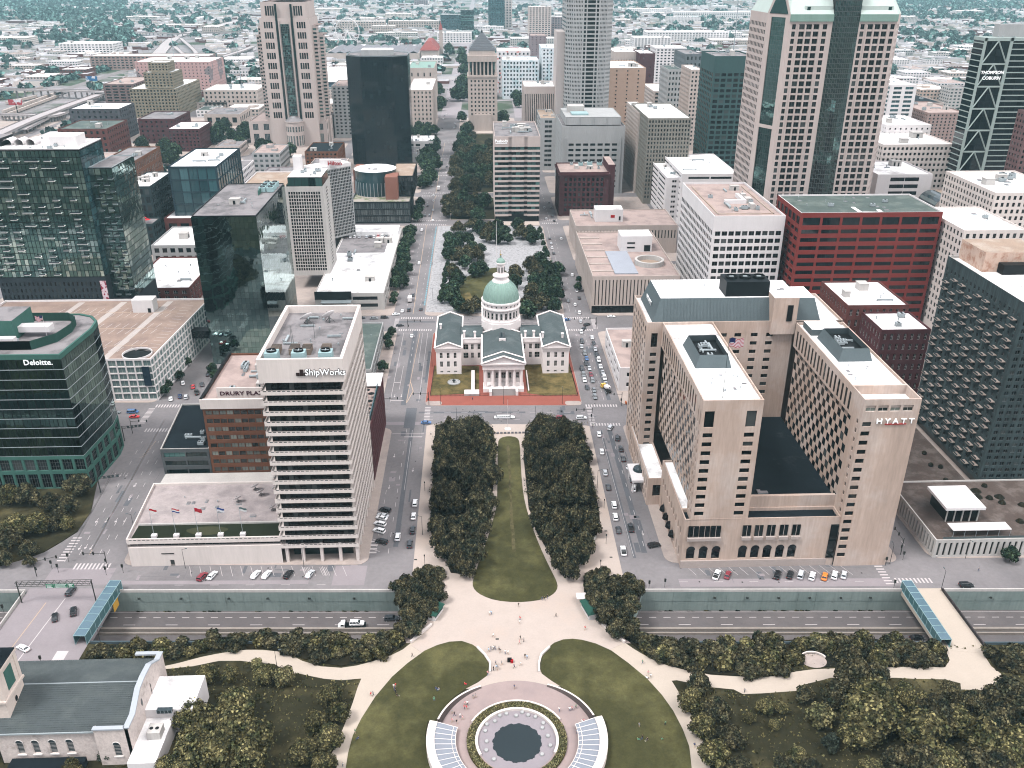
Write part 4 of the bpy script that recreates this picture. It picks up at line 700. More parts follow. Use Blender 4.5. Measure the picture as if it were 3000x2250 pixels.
wc=ring('seat_wall',13.6,14.1,0.18,0.95,STONE,0.5,pi-0.5,kind=False); tag(wc,'long white curved kerb wall behind the ring of ground cover','seat wall')
wt=mat('black_water',(0.008,0.014,0.016),rough=0.08,var=0.1,spec=0.6)
rnd=random.Random(5); mb=MB(); ins=[]
for i in range(96):
    rr_=6.45+(0.28 if (i // 3) % 2 else 0)+rnd.uniform(-.08,.08); a=2*pi*i/96; ins.append((FX+rr_*cos(a),FY-0.6+rr_*sin(a)))
mb.prism(ins,0.2,0.26); o=struct('water',mb,wt)
SEATS=[]; st=MB(); st.lathe(0,0,[(0.52,0),(0.55,0.2),(0.5,0.5),(0.4,0.55)],12)
stm=st.mesh('stone_seat',[GREYST])
for i,(x,y) in enumerate(((1030,1330),(1075,1318),(1140,1333),(1182,1310),(1220,1332),(1268,1345),(997,1368),(943,1388),(932,1432),(940,1502),(937,1560),(985,1618),(1317,1390),(1308,1422),(1340,1477),(1350,1540),(1292,1595))):
    a=(x-1137)/24.0; o=link('round_stone',stm,None,(FX+a,FY+(1500-y)/19.3,0.21)); SEATS.append((atan2(o.location.y-FY,-(o.location.x-FX)),o))
ORD=['first','second','third','fourth','fifth','sixth','seventh','eighth','ninth','tenth','eleventh','twelfth','thirteenth','fourteenth','fifteenth','sixteenth','seventeenth','eighteenth','nineteenth','twentieth']+['%dth' % i for i in range(21,60)]
for i,(a,o) in enumerate(sorted(SEATS,key=lambda q: q[0])): tag(o,f'round grey stone seat, {ORD[i]} clockwise from the near left round the dark pool','stone seat','round stone seats about the dark pool')
def arcwall(a0,a1,label):
    mb=MB(); n=24; P=lambda r,q,z: (FX+r*cos(q),FY+r*sin(q),z)
    for i in range(n):
        a,c=a0+(a1-a0)*i/n,a0+(a1-a0)*(i+1)/n; h0,h1=0.5+1.9*i/n,0.5+1.9*(i+1)/n
        r0=21.6; s_=1 if a1 > a0 else-1
        for q in ([P(r0,a,.15),P(r0,c,.15),P(r0+.5,c,h1),P(r0+.5,a,h0)],): mb.poly(q if s_ < 0 else q[::-1],1)
        mb.poly([P(r0+.5,a,h0+.05),P(r0+1.0,a,h0+.05),P(r0+1.0,c,h1+.05),P(r0+.5,c,h1+.05)][::s_],0)
        mb.poly([P(r0+.5,a,h0-.2),P(r0+.5,c,h1-.2),P(r0+.5,c,h1+.05),P(r0+.5,a,h0+.05)][::-s_],0)
        mb.poly([P(r0+1.0,a,0),P(r0+1.0,c,0),P(r0+1.0,c,h1+.05),P(r0+1.0,a,h0+.05)][::s_],0)
    o=link('curved_wall',mb.mesh('curved_wall',[STONE,mat('brown_stone',S(92,82,80,1.5),var=.1)])); tag(o,label,'wall')
arcwall(2.02,2.86,'curved dark retaining wall with white cap on the church side of the forecourt'); arcwall(1.12,0.28,'curved dark retaining wall with white cap on the far side from the church')
def canopy(s_,label):
    t=link('glass_canopy',None,loc=(FX,FY,0)); tag(t,label,'canopy')
    P=lambda r,q,z: (r*cos(q)*s_,r*sin(q),z)
    gl=mat('pale_canopy_glass',S(178,184,196,1.0),rough=0.12,var=0.06,spec=0.6)
    a0,st_=0.24,-0.085
    for i in range(12):
        a,c=a0+st_*i,a0+st_*(i+1); ri=16.6+0.0*i; zi=1.5
        mb=MB(); mb.poly([P(ri,a+st_*.05,zi),P(22.2,a+st_*.05,2.3),P(22.2,c-st_*.05,2.3),P(ri,c-st_*.05,zi)][::(-1 if s_ < 0 else 1)*-1]); link('glass_panel',mb.mesh('glass_panel',[gl]),t)
        mb=MB(); q0,q1=a-.004,a+.004; mb.poly([P(ri,q0,zi+.1),P(22.2,q0,2.4),P(22.2,q1,2.4),P(ri,q1,zi+.1)]); mb.tube(P(ri,a,zi+.05),P(22.2,a,2.36),.09,5); link('rafter',mb.mesh('rafter',[WHITE]),t)
    mb=MB()
    for i in range(12):
        a,c=a0+st_*i,a0+st_*(i+1)
        for r_,z in ((16.6,1.56),(17.6,1.7)): mb.tube(P(r_,a,z),P(r_,c,z),.1,5)
        mb.poly([P(22.2,a,0),P(22.2,c,0),P(22.2,c,2.6),P(22.2,a,2.6)]); mb.poly([P(22.2,a,2.6),P(24.4,a,2.6),P(24.4,c,2.6),P(22.2,c,2.6)]); mb.poly([P(24.4,a,0),P(24.4,c,0),P(24.4,c,2.6),P(24.4,a,2.6)])
    mb.poly([P(22.2,a0,0),P(24.4,a0,0),P(24.4,a0,2.6),P(22.2,a0,2.6)]); mb.poly([P(16.6,a0,.15),P(22.2,a0,.15),P(22.2,a0,2.3),P(16.6,a0,1.5)])
    link('frame',mb.mesh('frame',[STONE]),t)
canopy(-1,'white rimmed fan of pale glass roof panels on the church side'); canopy(1,'white rimmed fan of pale glass roof panels away from the church')
def curb(pts,name,label,m,wd=.7,h=.8,cat='seat wall',z=0.1):
    mb=MB()
    for (x,y),(u,v) in zip(pts,pts[1:]):
        d=Vector((u-x,v-y)).normalized(); n=Vector((-d.y,d.x))*wd/2
        mb.prism([(x-n.x,y-n.y),(u-n.x,v-n.y),(u+n.x,v+n.y),(x+n.x,y+n.y)],z,z+h)
    o=link(name,mb.mesh(name,[m])); tag(o,label,cat)
curb(PO['wall_kl'],'planter_wall','low white wall along the hedge left of the plaza',STONE); curb(PO['wall_kr'],'planter_wall','low white wall along the hedge right of the plaza',STONE)
curb(PO['pl_wall_l'],'planter_wall','pale curved wall holding the near tip of the left tree grove',CONC); curb(PO['pl_wall_r'],'planter_wall','pale curved wall holding the near tip of the right tree grove',CONC)
curb(PO['ent_seat_l'],'seat_wall','curved white bench wall at the tip of the left oval lawn',STONE,.6,.6); curb(PO['ent_seat_r'],'seat_wall','curved white bench wall at the tip of the right oval lawn',STONE,.6,.6)
# ================================================================== buildings
def sil(b,pts): return pts
# ---- tan brick hotel
b=B('hotel','tan brick hotel with two long checkered wings and white roofs','hotel',105,290)
zr=[52.3-3.35*k for k in range(10)]
rowsH=sorted([(z-.85,z+.85) for z in zr])+[(55.2,61.1)]
rowsH2=sorted([(z-.85,z+.85) for z in [56.0-3.42*k for k in range(16)]]) 
b.facade((70,247.5),(89.5,247.5),19.5,65,[(.9,4.1),(14.4,17.7)],rowsH,TANB,wD,.4)
b.facade((70,254),(70,247.5),12,65,[(1.6,2.6),(4.2,5.2)],rowsH,TANB,wD,.4)
b.facade((89.5,247.5),(89.5,315),20,65,even(67,12,.3),floors(20,64,13,.5),TANB,wD,.3)
b.facade((121.5,246.5),(140,246.5),0,60,[(.7,3.6)],[r for r in rowsH2 if r[1] < 58],TANB,wD,.4)
b.facade((121.5,246.5),(140,246.5),60,65,[(.9,4.2),(4.9,8.2),(8.9,12.2),(13,16.3)],[(60.6,62.8)],TANB,(G_BLIND,FR_W,2,1),.5)
b.facade((121.5,254),(121.5,246.5),14,65,[(4.4,5.6)],[r for r in rowsH2 if 16 < r[0] < 56],TANB,wD,.4)
b.facade((140,246.5),(140,330),0,65,even(83,14,.3),floors(6,64,16,.5),TANB,wD,.3)
for x,ya,yb in ((70,254,315),(121.5,254,313)):
    L=yb-ya
    b.facade((x,yb),(x,ya),55.2,65,even(L,17,.46,1.5),[(56.2,62.6)],TANB,wD,.12)
    b.facade((x+1.4,yb),(x+1.4,ya),20,55.2,even(L,22,.98,.2),floors(20,55.2,11,.92),TANB,(G_DARK,FR_D,1,1),.06,skip=lambda i,j: (i+j) % 2)
    b.mb('wall',TANB).poly([(x,yb,55.2),(x,ya,55.2),(x+1.4,ya,55.2),(x+1.4,yb,55.2)]); b.mb('wall',TANB).poly([(x,ya,20),(x+1.4,ya,20),(x+1.4,ya,55.2),(x,ya,55.2)])
    
b.flush(); b.roof(rect(70,89.5,247.5,315),65,ROOFW,TANB,1.0); b.roof(rect(121.5,140,257,313),65,ROOFW,TANB,1.0)
b.roof(rect(121.5,140,246.5,257),65,ROOFW,TANB,3.2,part='terrace'); b.panels((122,256.8),(139.5,256.8),61.9,64.9,8,1,(G_BLIND,FR_W,1,1))
# rear slab
b.facade((64,315),(70,315),0,65,[(1.9,4.4)],sorted([(z-.8,z+.8) for z in [51.5-3.35*k for k in range(13)]])+[(54.6,60.5)],TANB,wD,.4)
b.facade((89.5,315),(121.5,315),20,65,[(3.5,6),(9,11.7),(15.5,18.2),(21.5,24.2)],floors(22,61,11,.45),TANB,wD2,.4)
b.facade((64,346),(64,315),0,65,even(31,7,.42,1),floors(4,63,17,.62),TANB,wD,.12)
b.facade((140.5,330),(140.5,346),0,65,even(16,4,.4,1),floors(4,63,17,.5),TANB,wD,.35)
b.facade((140.5,346),(64,346),0,65,[],[],TANB,None); b.flush()
b.roof(rect(64,140.5,315,346),65,ROOFW,TANB,1.0)
b.one('mansard_roof',[GREYMET,ROOFW],lambda m: m.frustum(rect(66.3,112,316.2,344),64.2,rect(69.5,112,320,342),73,0,top=1))
rib=MB()
for k in range(74): x=70.5+k*.56; rib.tube((x-3.2*(1-(x-69.5)/43)*0,316.2,64.4),(x,319.95,72.9),.06,4)
link('seam',rib.mesh('seam',[GREYMET],b.o),b.e)
b.one('stair_tower',[TANB,ROOFW,FR_D],lambda m: (m.box(112,121.5,313.5,334,60,75,0,top=1),m.box(117.5,119.6,313.2,313.5,65.5,72,2)))
b.one('mansard_roof',[GREYMET,ROOFW],lambda m: m.frustum(rect(121.5,132,316,334),64.2,rect(121.5,129.5,319,332),73,0,top=1))
b.one('cooling_tower',[DKMETAL,FR_D,LTMETAL],lambda m: (m.box(95,112,321,331,72,79,0),[m.lathe(98+5.4*i,326,[(2.4,79),(2.4,80),(2.1,80),(2.1,79.4),(.1,79.4)],16,1) for i in range(3)],[m.box(97.2+5.4*i,98.8+5.4*i,325.6,326.4,79.5,79.8,2) for i in range(3)]))
for x0,y0,sx,sy in ((73.5,274,12.5,21),(125,278,12,22)):
    b.one('roof_well',[GREYMET,FR_D],lambda m: (m.frustum(rect(x0,x0+sx,y0,y0+sy),64,rect(x0+1.6,x0+sx-1,y0+2,y0+sy-1),68.2,0,cap=False),m.poly([(x,y,66) for x,y in rect(x0+1.6,x0+sx-1,y0+2,y0+sy-1)],1)))
    b.gear(x0+4,x0+sx-4,y0+5,y0+sy-4,66,7,int(x0),'ud',.7)
b.one('roof_block',[GREYMET,ROOFW],lambda m: m.box(123.5,136,302,311,64,66.5,0,top=1))
b.gear(73,87,252,270,64,10,4,'vvp',.6); b.gear(124,138,260,276,64,8,14,'vvp',.6); b.gear(67,109,325,340,73,5,5,'v',.8); b.gear(114,120,318,330,75,2,8,'p',.8)
# podium
STB=mat('pale_stone_base',S(190,176,170,1.5),var=.08)
ar=[69.9,74.3,78.7,88,92.3,96.6,101,105.2]
b.facade((68,247.6),(121.5,247.2),0,20,[(a-68.0-.3,a-68+2.6) for a in ar]+[(51,53.2)],[(3.4,7.6)],TANB,(G_BLACK,FR_D,2,2),.5)
for a in ar: b.one('window_arch',[G_BLACK],lambda m: m.poly([(a+1.15+1.45*cos(pi*i/10),247.12,7.6+1.45*sin(pi*i/10)) for i in range(11)]))
ws=[(69.5,73),(73.4,76.8),(77.2,80.6),(88.2,91),(92.4,95.2),(96.6,99.4),(101,103.8),(105.3,108.1)]
for x0,x1 in ws:
    b.one('window_bay',[G_DARK,STB],lambda m: (m.box(x0,x1,247.1,247.6,12.6,17.2,0),m.box(x0-.2,x1+.2,246.4,247.6,11.6,12.8,1,True),m.box((x0+x1)/2-.07,(x0+x1)/2+.07,247.0,247.1,12.8,17.2,1)))
b.box('stone_base',STB,67.8,119,247.0,247.7,0,2.9); b.box('dark_recess',G_DARK,118.6,121.3,247.0,247.6,3.2,17)
b.facade((68,287),(68,247.6),0,20,even(39,9,.4,2),[(2,6),(11,14)],TANB,wD,.5)
b.roof(rect(68,121.5,247.4,254),20,ROOFD,TANB,1.2,part='terrace'); b.roof(rect(68,90,254,287),20,ROOFW,TANB,.8)
b.box('wall',TANB,89.5,121.5,254,255.2,18,24.5); b.box('court_roof',ROOFD,89.5,121.5,255.2,315,18,23)
b.box('roof_edge',LTMETAL,91,92,257,313,23,23.25); b.gear(95,100,258,262,23,3,3,'p',.8)
b.facade((63,331),(63,287),0,12,even(44,12,.5,1),[(1,3.6),(5.5,10)],TANB,wD,.5); b.facade((63,287),(70,287),0,12,[(2,5)],[(4,9)],TANB,wD,.4); b.roof(rect(63,70,287,331),12,ROOFW,TANB,.8)
b.one('entrance_canopy',[WHITE,G_GREY],lambda m: (m.box(58.5,66.5,295,308,5.2,6.2,0,True),m.lathe(62.5,303,[(2.6,6.2),(2.3,7.2),(1.4,7.9),(.05,8.1)],14,1),[m.box(59+6*i,59.5+6*i,296+10*j,296.5+10*j,0,5.2) for i in (0,1) for j in (0,1)]))
aw=MB(); 
for k in range(5): y=262+k*5.2; aw.lathe(67.8,y,[(1.5,3.2),(1.4,4.2),(.9,5),(.05,5.3)],8)
for i in range(4): b.one('awning',[BLACK],lambda m: m.lathe(67.9,262+i*5.5,[(1.6,3.2),(1.45,4.4),(.9,5.2),(.05,5.5)],8))
b.sign('H Y A T T',132.6,246.2,56.4,2.5,SIGNW,0,.15,1.15,.03); b.box('sign_stroke',SIGNR,129.4,136.4,246.1,246.3,56.0,56.3)
b.sign('HYATT',67.2,331,67.6,2.6,SIGNW,-pi/2,.1,1.2)
b.box('sofa',mat('red_fabric',S(205,30,45)),127.5,129.3,250,250.9,61.8,62.5)
hotel=b.done()
# ---- office tower with white balcony bands
b=B('office_tower','white office tower banded with slotted balconies and a blank lettered crown','tower',-57,279)
X0,X1,Y0,Y1=-70.6,-43.7,254.5,303
slots=(G_GREY,FR_G,1,1,0.0)
for k in range(17):
    zt=67.3-3.7*k; x0,x1=X0-.0,X1
    for nm,p0,p1 in (('F',(x0,Y0),(x1,Y0)),('R',(x1,Y0),(x1,Y1)),('L',(x0,Y1),(x0,Y0))):
        L=hypot(p1[0]-p0[0],p1[1]-p0[1])
        b.facade(p0,p1,zt-1.7,zt,even(L,int(L/1.53),.72,.6),[(zt-.62,zt-.18)],STONE,slots,.25,part='balcony_band',name='slot')
    mb=b.mb('floor_slab',STONE)
    for q in ((x0,x1,Y0,Y0+1.8),(x0,x0+1.8,Y0+1.8,Y1),(x1-1.8,x1,Y0+1.8,Y1)):
        mb.poly([(q[0],q[2],zt-1.7),(q[0],q[3],zt-1.7),(q[1],q[3],zt-1.7),(q[1],q[2],zt-1.7)]); mb.poly([(q[0],q[2] ,zt-.9),(q[1],q[2],zt-.9),(q[1],q[3],zt-.9),(q[0],q[3],zt-.9)])
    if k < 16: 
        z0=zt-4.6+.0; b.panels((X0+1.5,Y0+1.5),(X1-1.5,Y0+1.5),z0,z0+2.9,13,1,(G_DARK,FR_D,1,1)); b.panels((X1-1.5,Y0+1.5),(X1-1.5,Y1),z0,z0+2.9,20,1,(G_DARK,FR_D,1,1),.2)
b.panels((X0+1.5,Y0+1.5),(X1-1.5,Y0+1.5),66.4,70,13,1,(G_DARK,FR_D,1,1))
b.box('core',FR_D,X0+1.6,X1-1.6,Y0+1.6,Y1-.5,7,70)
b.facade((X0,Y0),(X1,Y0),70,78.1,[],[],STONE,None,part='crown'); b.facade((X1,Y0),(X1,Y1),70,78.1,[],[],STONE,None,part='crown'); b.facade((X0,Y1),(X0,Y0),70,78.1,[],[],STONE,None,part='crown'); b.facade((X1,Y1),(X0,Y1),0,78.1,[],[],STONE,None,part='crown')
b.mb('crown',STONE).poly([(X0,Y0,70),(X0,Y1,70),(X1,Y1,70),(X1,Y0,70)])
b.roof(rect(X0,X1,Y0,Y1),78.1,ROOFG,STONE,2.6,1.0)
for x in (-69,-63.5,-57,-50.5,-44.6): b.one('pillar',[STONE],lambda m: m.box(x-.5,x+.5,Y0+.6,Y0+2.0,0,7.5))
for k in range(8): b.one('pillar',[STONE],lambda m: m.box(X1-1.6,X1-.6,Y0+4+6*k,Y0+5+6*k,0,7.5))
b.box('ground_floor',G_TEAL,X0+3,X1-3,Y0+5,Y1-1,0,7)
b.sign('ShipWorks',-49.4,254.3,72.7,2.9,BLACK,0,.1,.98,.13); b.sign('ShipWorks',-49.4,254.1,72.7,2.9,SIGNW,0,.12,.98,.02)
b.one('emblem',[mat('dark_copper',S(70,52,50),rough=.5,var=.2)],lambda m: [m.box(x,x+1.1,254.2,254.45,z,z+1.05) for x,z in ((-58.6,72.4),(-57.4,72.4),(-56.2,72.4),(-57.4,73.5))])
for x in (-66.5,-58,-49.5):
    me,nm=UNITS['c']; o=link(nm,me,b.e,(x-b.o[0],258.5-b.o[1],75.5)); o.scale=(1.05,.9,1.15)
for x in (-67,-61,-57,-50.8): b.one('louvre_unit',[mat('brown_metal',S(150,134,122,1.3),var=.1),FR_D],lambda m: (m.box(x-1.3,x+1.6,263.5,268.5,75.5,77.5),[m.box(x-1.4,x+1.7,264+.9*i,264.3+.9*i,77.5,77.6,1) for i in range(5)]))
b.gear(-68,-47,270,300,75.5,16,7,'vvpdd',.7)
b.one('antenna_mast',[FR_G],lambda m: [m.tube((-62.5+.7*i,270+.4*j,75.5),(-62.5+.25*i,270.2,83),.06,4) for i in (0,1) for j in (0,1)]); b.one('antenna_mast',[FR_G],lambda m: m.tube((-56,276,75.5),(-56,276,82),.08,5))
b.done()
# ---- podium of the tower with its flags
b=B('podium_building','long low white podium with roof terrace and flagpoles beside the banded tower','building',-96,272)
pts=[(-123,254.6),(-70.6,254.6),(-70.6,291),(-125.5,291)]
b.facade(pts[0],pts[1],0,7.8,[(13.5,15)],[(0,2.4)],STONE,wD0,.4); b.facade(pts[0],pts[1],9.3,11.4,even(52.4,34,.7,.6),[(10.6,11.0)],STONE,slots,.2,name='slot',part='balcony_band')
b.facade(pts[3],pts[0],0,11.4,even(36.4,18,.6,1),[(7.8,9.3)],STONE,wD0,.4); b.box('wall',STONE,-125,-70.6,290.5,291,0,11.2)
b.panels((-122.5,256),(-71,256),7.8,9.3,22,1,wD); b.mb('ledge',STONE).poly([(-123,254.6,7.8),(-70.6,254.6,7.8),(-70.6,256.1,7.8),(-123,256.1,7.8)]); b.mb('ledge',STONE).poly([(-123,254.6,9.3),(-123,256.1,9.3),(-70.6,256.1,9.3),(-70.6,254.6,9.3)])
b.roof(pts,11.4,mat('streaked_white_roofing',S(220,206,204),var=.15,scale=.6,col2=S(188,176,176),mscale=.15),STONE,1.0)
TURF=mat('artificial_turf',S(44,52,34),var=.12); TURF2=mat('artificial_turf_light',S(84,86,62),var=.1)
b.box('turf',TURF,-122,-71.2,255.6,264,10.3,10.48); b.one('putting_green',[TURF2],lambda m: m.prism([(-97+7*cos(2*pi*i/18)*(1+.1*sin(i)),260.2+2.6*sin(2*pi*i/18)) for i in range(18)],10.48,10.5))
b.box('roof_kerb',CONC,-122,-71,264,264.5,10.3,11.1); b.gear(-119,-74,267,288,10.4,16,12,'pvpp',.7)
b.one('lettering_strip',[BLACK],lambda m: m.box(-112,-107.6,254.48,254.6,5.0,5.3))
b.done()
for i,x in enumerate((-114.2,-106.6,-99,-91.4,-83.8)):
    t=link('flagpole',None,loc=(x,257,10.5)); tag(t,['flagpole with a red and white flag nearest the corner on the turf terrace','flagpole with striped tricolour flag second on the turf terrace','middle flagpole with a red flag on the turf terrace','flagpole with a blue flag fourth along the turf terrace','flagpole with a green flag closest to the banded tower'][i],'flagpole','flagpoles on the turf terrace')
    m=MB(); m.box(-.9,.9,-.7,.7,0,1.0); link('base',m.mesh('base',[WHITE]),t); m=MB(); m.tube((0,0,1),(0,0,12),.09,6,.05); link('pole',m.mesh('pole',[LTMETAL]),t)
    cs=[((190,40,50),(240,236,232)),((200,60,60),(240,240,240),(50,70,130)),((190,40,60),(180,40,50)),((60,80,140),(230,230,235)),((90,110,110),(220,220,220))][i]
    m=MB(); n=len(cs)
    for j in range(n):
        for q in range(6): m.poly([(.1+.4*q,.15*sin(q*1.1),11.6-1.5*j/n-.1*q),(.1+.4*q,.15*sin(q*1.1),11.6-1.5*(j+1)/n-.1*q),(.5+.4*q,.15*sin((q+1)*1.1),11.6-1.5*(j+1)/n-.1*(q+1)),(.5+.4*q,.15*sin((q+1)*1.1),11.6-1.5*j/n-.1*(q+1))],j)
    link('flag',m.mesh('flag',[mat('flag_%d_%d_%d' % c_,S(*c_,1.5),var=.03) for c_ in cs]),t)
def dish(x,y,z,r,az,label,el=.75):
    t=link('satellite_dish',None,loc=(x,y,z)); tag(t,label,'dish','satellite dishes on the roofs')
    m=MB(); m.tube((0,0,0),(0,0,r*.9),r*.1,6); m.tube((-r*.6,r*.5,0),(0,0,r*.8),r*.05,5); m.tube((r*.6,r*.5,0),(0,0,r*.8),r*.05,5); link('mount',m.mesh('mount',[FR_G]),t)
    m=MB(); m.lathe(0,0,[(.05,0),(r*.4,r*.05),(r*.75,r*.17),(r,r*.3)],18); me=m.mesh('reflector',[WHITE],smooth=True); o=link('reflector',me,t,(0,0,r*1.0)); o.rotation_euler=(el,0,az)
    m=MB(); m.tube((0,0,.05),(0,0,r*.7),r*.05,5); q=link('feed',m.mesh('feed',[FR_G]),o)
dish(-61,291,75.5,2.4,-2.3,'large white dish at the rear left of the banded tower roof'); dish(-53.5,292,75.5,2.6,-2.3,'large white dish at the rear middle of the banded tower roof')
dish(-86,286,10.4,1.7,-2.4,'white dish farthest back on the low podium roof'); dish(-83,282,10.4,1.8,-2.4,'white dish in the middle of three on the low podium roof'); dish(-78,285,10.4,1.7,-2.4,'white dish on the low podium roof beside the banded tower'); dish(-90.5,278,10.4,1.6,-2.4,'white tilted dish alone on the left of the podium roof'); dish(-76.5,272,10.4,1.5,-2.2,'small white dish nearest the turf on the podium roof')
# ---- brick hotel behind the podium
b=B('brick_hotel','brown brick hotel with long ribbon windows and a cluttered roof behind the banded tower','hotel',-90,330)
tower(b,-108.5,-69,308,353,4,38,BROWNB,ROOFP,F=(even(39.5,14,.9,.8),floors(5,34,8,.52),wB),L=(even(45,8,.4,1),floors(5,34,8,.4),wD))
b.box('cornice',STONE,-109,-69,307.5,308.6,34.2,38.2,bottom=True); b.box('sign_wall',STONE,-103,-69,311,311.5,37,41.5); b.box('roof_curb',BLACK,-109,-108,308,353,37.6,38.6)
b.sign('DRURY PLAZA HOTEL',-87.6,310.9,38.4,2.3,mat('maroon_lettering',S(84,28,52),rough=.5,var=0),0,.1,1.25,.03)
b.gear(-104,-72,315,348,37.2,26,21,'uudhp',.85); b.done()
b=B('low_office','low grey office with a dark flat roof on the corner beside the brick hotel','building',-118,328)
pts=[(-128,309),(-109,309),(-109,349),(-131.5,349)]
b.facade(pts[0],pts[1],0,16,[(1,9.3),(9.8,18)],[(4.5,6.5),(8.3,10.5),(12.2,14.3)],mat('dark_grey_stone',S(92,96,98,1.5),var=.1),(G_TEAL,FR_D,4,1),.4); b.facade(pts[3],pts[0],0,16,even(40,6,.8,1),[(8.3,10.5),(12.2,14.3)],MATS['dark_grey_stone'],wBL,.4); b.roof(pts,16,ROOFD,CONC,.6); b.gear(-120,-111,312,330,15.4,7,5,'uud',.8)
b.box('annex',CONC,-127,-71,292,307.5,0,5.5,top=None); b.done()
b=B('dark_brick_block','dark brick block with narrow windows and a roof terrace on the side street','building',-56,333)
tower(b,-68,-44.2,308.5,358,0,25,BRICK2,ROOFP,F=(even(23.8,7,.5,1),floors(3,23,6,.6),wD),R=(even(49.5,22,.5,1),floors(3,23,6,.7),wD)); b.gear(-60,-46,312,350,24.1,7,3,'udp',.8)
b.box('terrace_rail',G_BLUE,-45.4,-45.0,315,345,24.2,26.4); b.box('white_roof_lip',WHITE,-68,-44,345,358.4,25,25.3)
b.done()
for i in range(7):
    t=link('parasol',None,loc=(-49+(i % 2)*2.2,318+3.5*i,24.15)); tag(t,'dark parasol open over a table on the brick roof terrace','parasol','dark parasols on the brick roof terrace')
    m=MB(); m.tube((0,0,0),(0,0,2.5),.05,5); link('pole',m.mesh('pole',[LTMETAL]),t); m=MB(); m.lathe(0,0,[(1.4,2.1),(.05,2.7)],8); link('canopy',m.mesh('canopy',[BLACK]),t)
b=B('low_shop','low building with green grey flat roof beside the street trees near the courthouse','building',-61,427)
tower(b,-70,-54.5,396,459,0,10,GREYST,ROOFT,F=(even(15.5,5,.7),floors(1,9,2,.6),wD),R=(even(63,18,.8),floors(1,9,2,.7),wD)); b.gear(-66,-58,405,450,9.1,4,4,'vp',.6); b.done()
# ---- green glass office with curved corner
b=B('green_office','dark green glass office with curved corner and pale floor lines','office building',-180,327)
pts=[(-210,306.5),(-157,306.5),(-155.3,333),(-156.5,341),(-160.5,346.5),(-166.5,349.5),(-210,349.5)]
nf,z0,z1=10,15.2,56.5
for i in range(1,5):
    p0,p1=pts[i],pts[i+1]; L=hypot(p1[0]-p0[0],p1[1]-p0[1])
    b.panels(p0,p1,z0,z1,max(2,int(L/3.3)),nf,(G_OFF,FR_D,2,1),.16)
b.panels(pts[0],pts[1],z0,z1,16,nf,(G_OFF,FR_D,2,1),.16)
def infl(k): cx,cy=-183,328; return [(cx+(x-cx)*(1+k/27),cy+(y-cy)*(1+k/22)) for x,y in pts]
mb=b.mb('core',FR_D); mb.prism(pts,15,57)
for k in range(nf): mb=MB(); z=z0+(z1-z0)*k/nf; mb.prism(infl(.16),z-.16,z+.12); link('floor_band',mb.mesh('floor_band',[LTMETAL],b.o),b.e)
b.facade(infl(.2)[0],infl(.2)[1],0,15.2,even(53.5,11,.8),[(.5,7),(8.6,13.6)],GREENP,(G_DARK,FR_G,4,3),.6); 
for i in range(1,5): p,q=infl(.2)[i],infl(.2)[i+1]; L=hypot(q[0]-p[0],q[1]-p[1]); b.facade(p,q,0,15.2,even(L,max(1,int(L/4.8)),.8),[(.5,7),(8.6,13.6)],GREENP,(G_DARK,FR_G,4,3),.6)
b.mb('ledge',GREENP).poly([(x,y,15.2) for x,y in infl(.2)]); mb=b.mb('fascia',GREENP); mb.prism(infl(.1),56.5,58.4,cap=False); b.roof(pts,58.4,ROOFG,GREENP,.5,.8)
inn=[(-210,312.5),(-170,312.5),(-163.5,320),(-162,330),(-163.5,338),(-168,342.5),(-210,343)]
b.one('screen_wall',[GREENP],lambda m: (m.prism(inn,57.9,61.5,cap=False),m.prism(inn[::-1],57.9,61.5,cap=False)))
b.one('penthouse',[GREENP,ROOFG],lambda m: m.box(-205,-180,322,338,58,66,0,top=1)); b.one('duct',[WHITE],lambda m: (m.box(-180,-168,325,329,60,62.4,0,True),m.box(-190,-186,316,322,58,61),m.box(-186,-178,316,319,59,61)))
b.gear(-204,-172,314,320,58,6,9,'uup',.9); b.sign('Deloitte.',-165.5,306.3,54.4,3.0,SIGNW,0,.1,1.0,.03); b.done()
# ---- white framed garage
b=B('parking_garage','white framed parking garage with a tan striped roof deck','car park',-190,425)
pts=[(-262,385),(-155.8,385),(-150.5,468),(-262,468)]
GPAN=glass('garage_mesh',(0.10,0.14,0.14),(0.16,0.2,0.19),.6,rough=.6,spec=.1)
wg=(GPAN,FR_W,2,1)
b.facade(pts[0],pts[1],0,22,even(106.2,26,.86),floors(.5,21.3,6,.84),WHITE,wg,.4,name='mesh_panel'); b.facade(pts[1],pts[2],0,22,even(83.2,23,.82),floors(.5,21.3,6,.84),WHITE,wg,.4,name='mesh_panel')
DECK=mat('tan_roof_deck',S(198,172,158),var=.10,scale=.15,col2=S(178,154,144),mscale=.07)
b.roof(pts,22,DECK,WHITE,1.0)
def decklines(m):
    for yb,n in ((396,15),(404,15),(419,15),(427,15),(442,15),(450,15)):
        for i in range(n): x=-226+4.2*i; m.poly([(x,yb,21.03),(x+.25,yb,21.03),(x+1.5,yb+6,21.03),(x+1.25,yb+6,21.03)])
    for i in range(16): y=396+4.2*i; m.poly([(-157.5,y,21.03),(-157.5,y+.25,21.03),(-162.5,y+1.2,21.03),(-162.5,y+.95,21.03)])
b.one('deck_marking',[PAINT],decklines); b.one('deck_line',[PAINTY],lambda m: [m.poly([(x,y,21.04) for x,y in rect(-228,-163,yy,yy+.5)]) for yy in (403,426,449)])
b.one('concrete_joint',[mat('pale_concrete',S(232,220,214),var=.06)],lambda m: [m.poly([(x,387,21.02),(x+3.4,387,21.02),(x+10,466,21.02),(x+6.6,466,21.02)]) for x in (-180,-205,-228)])
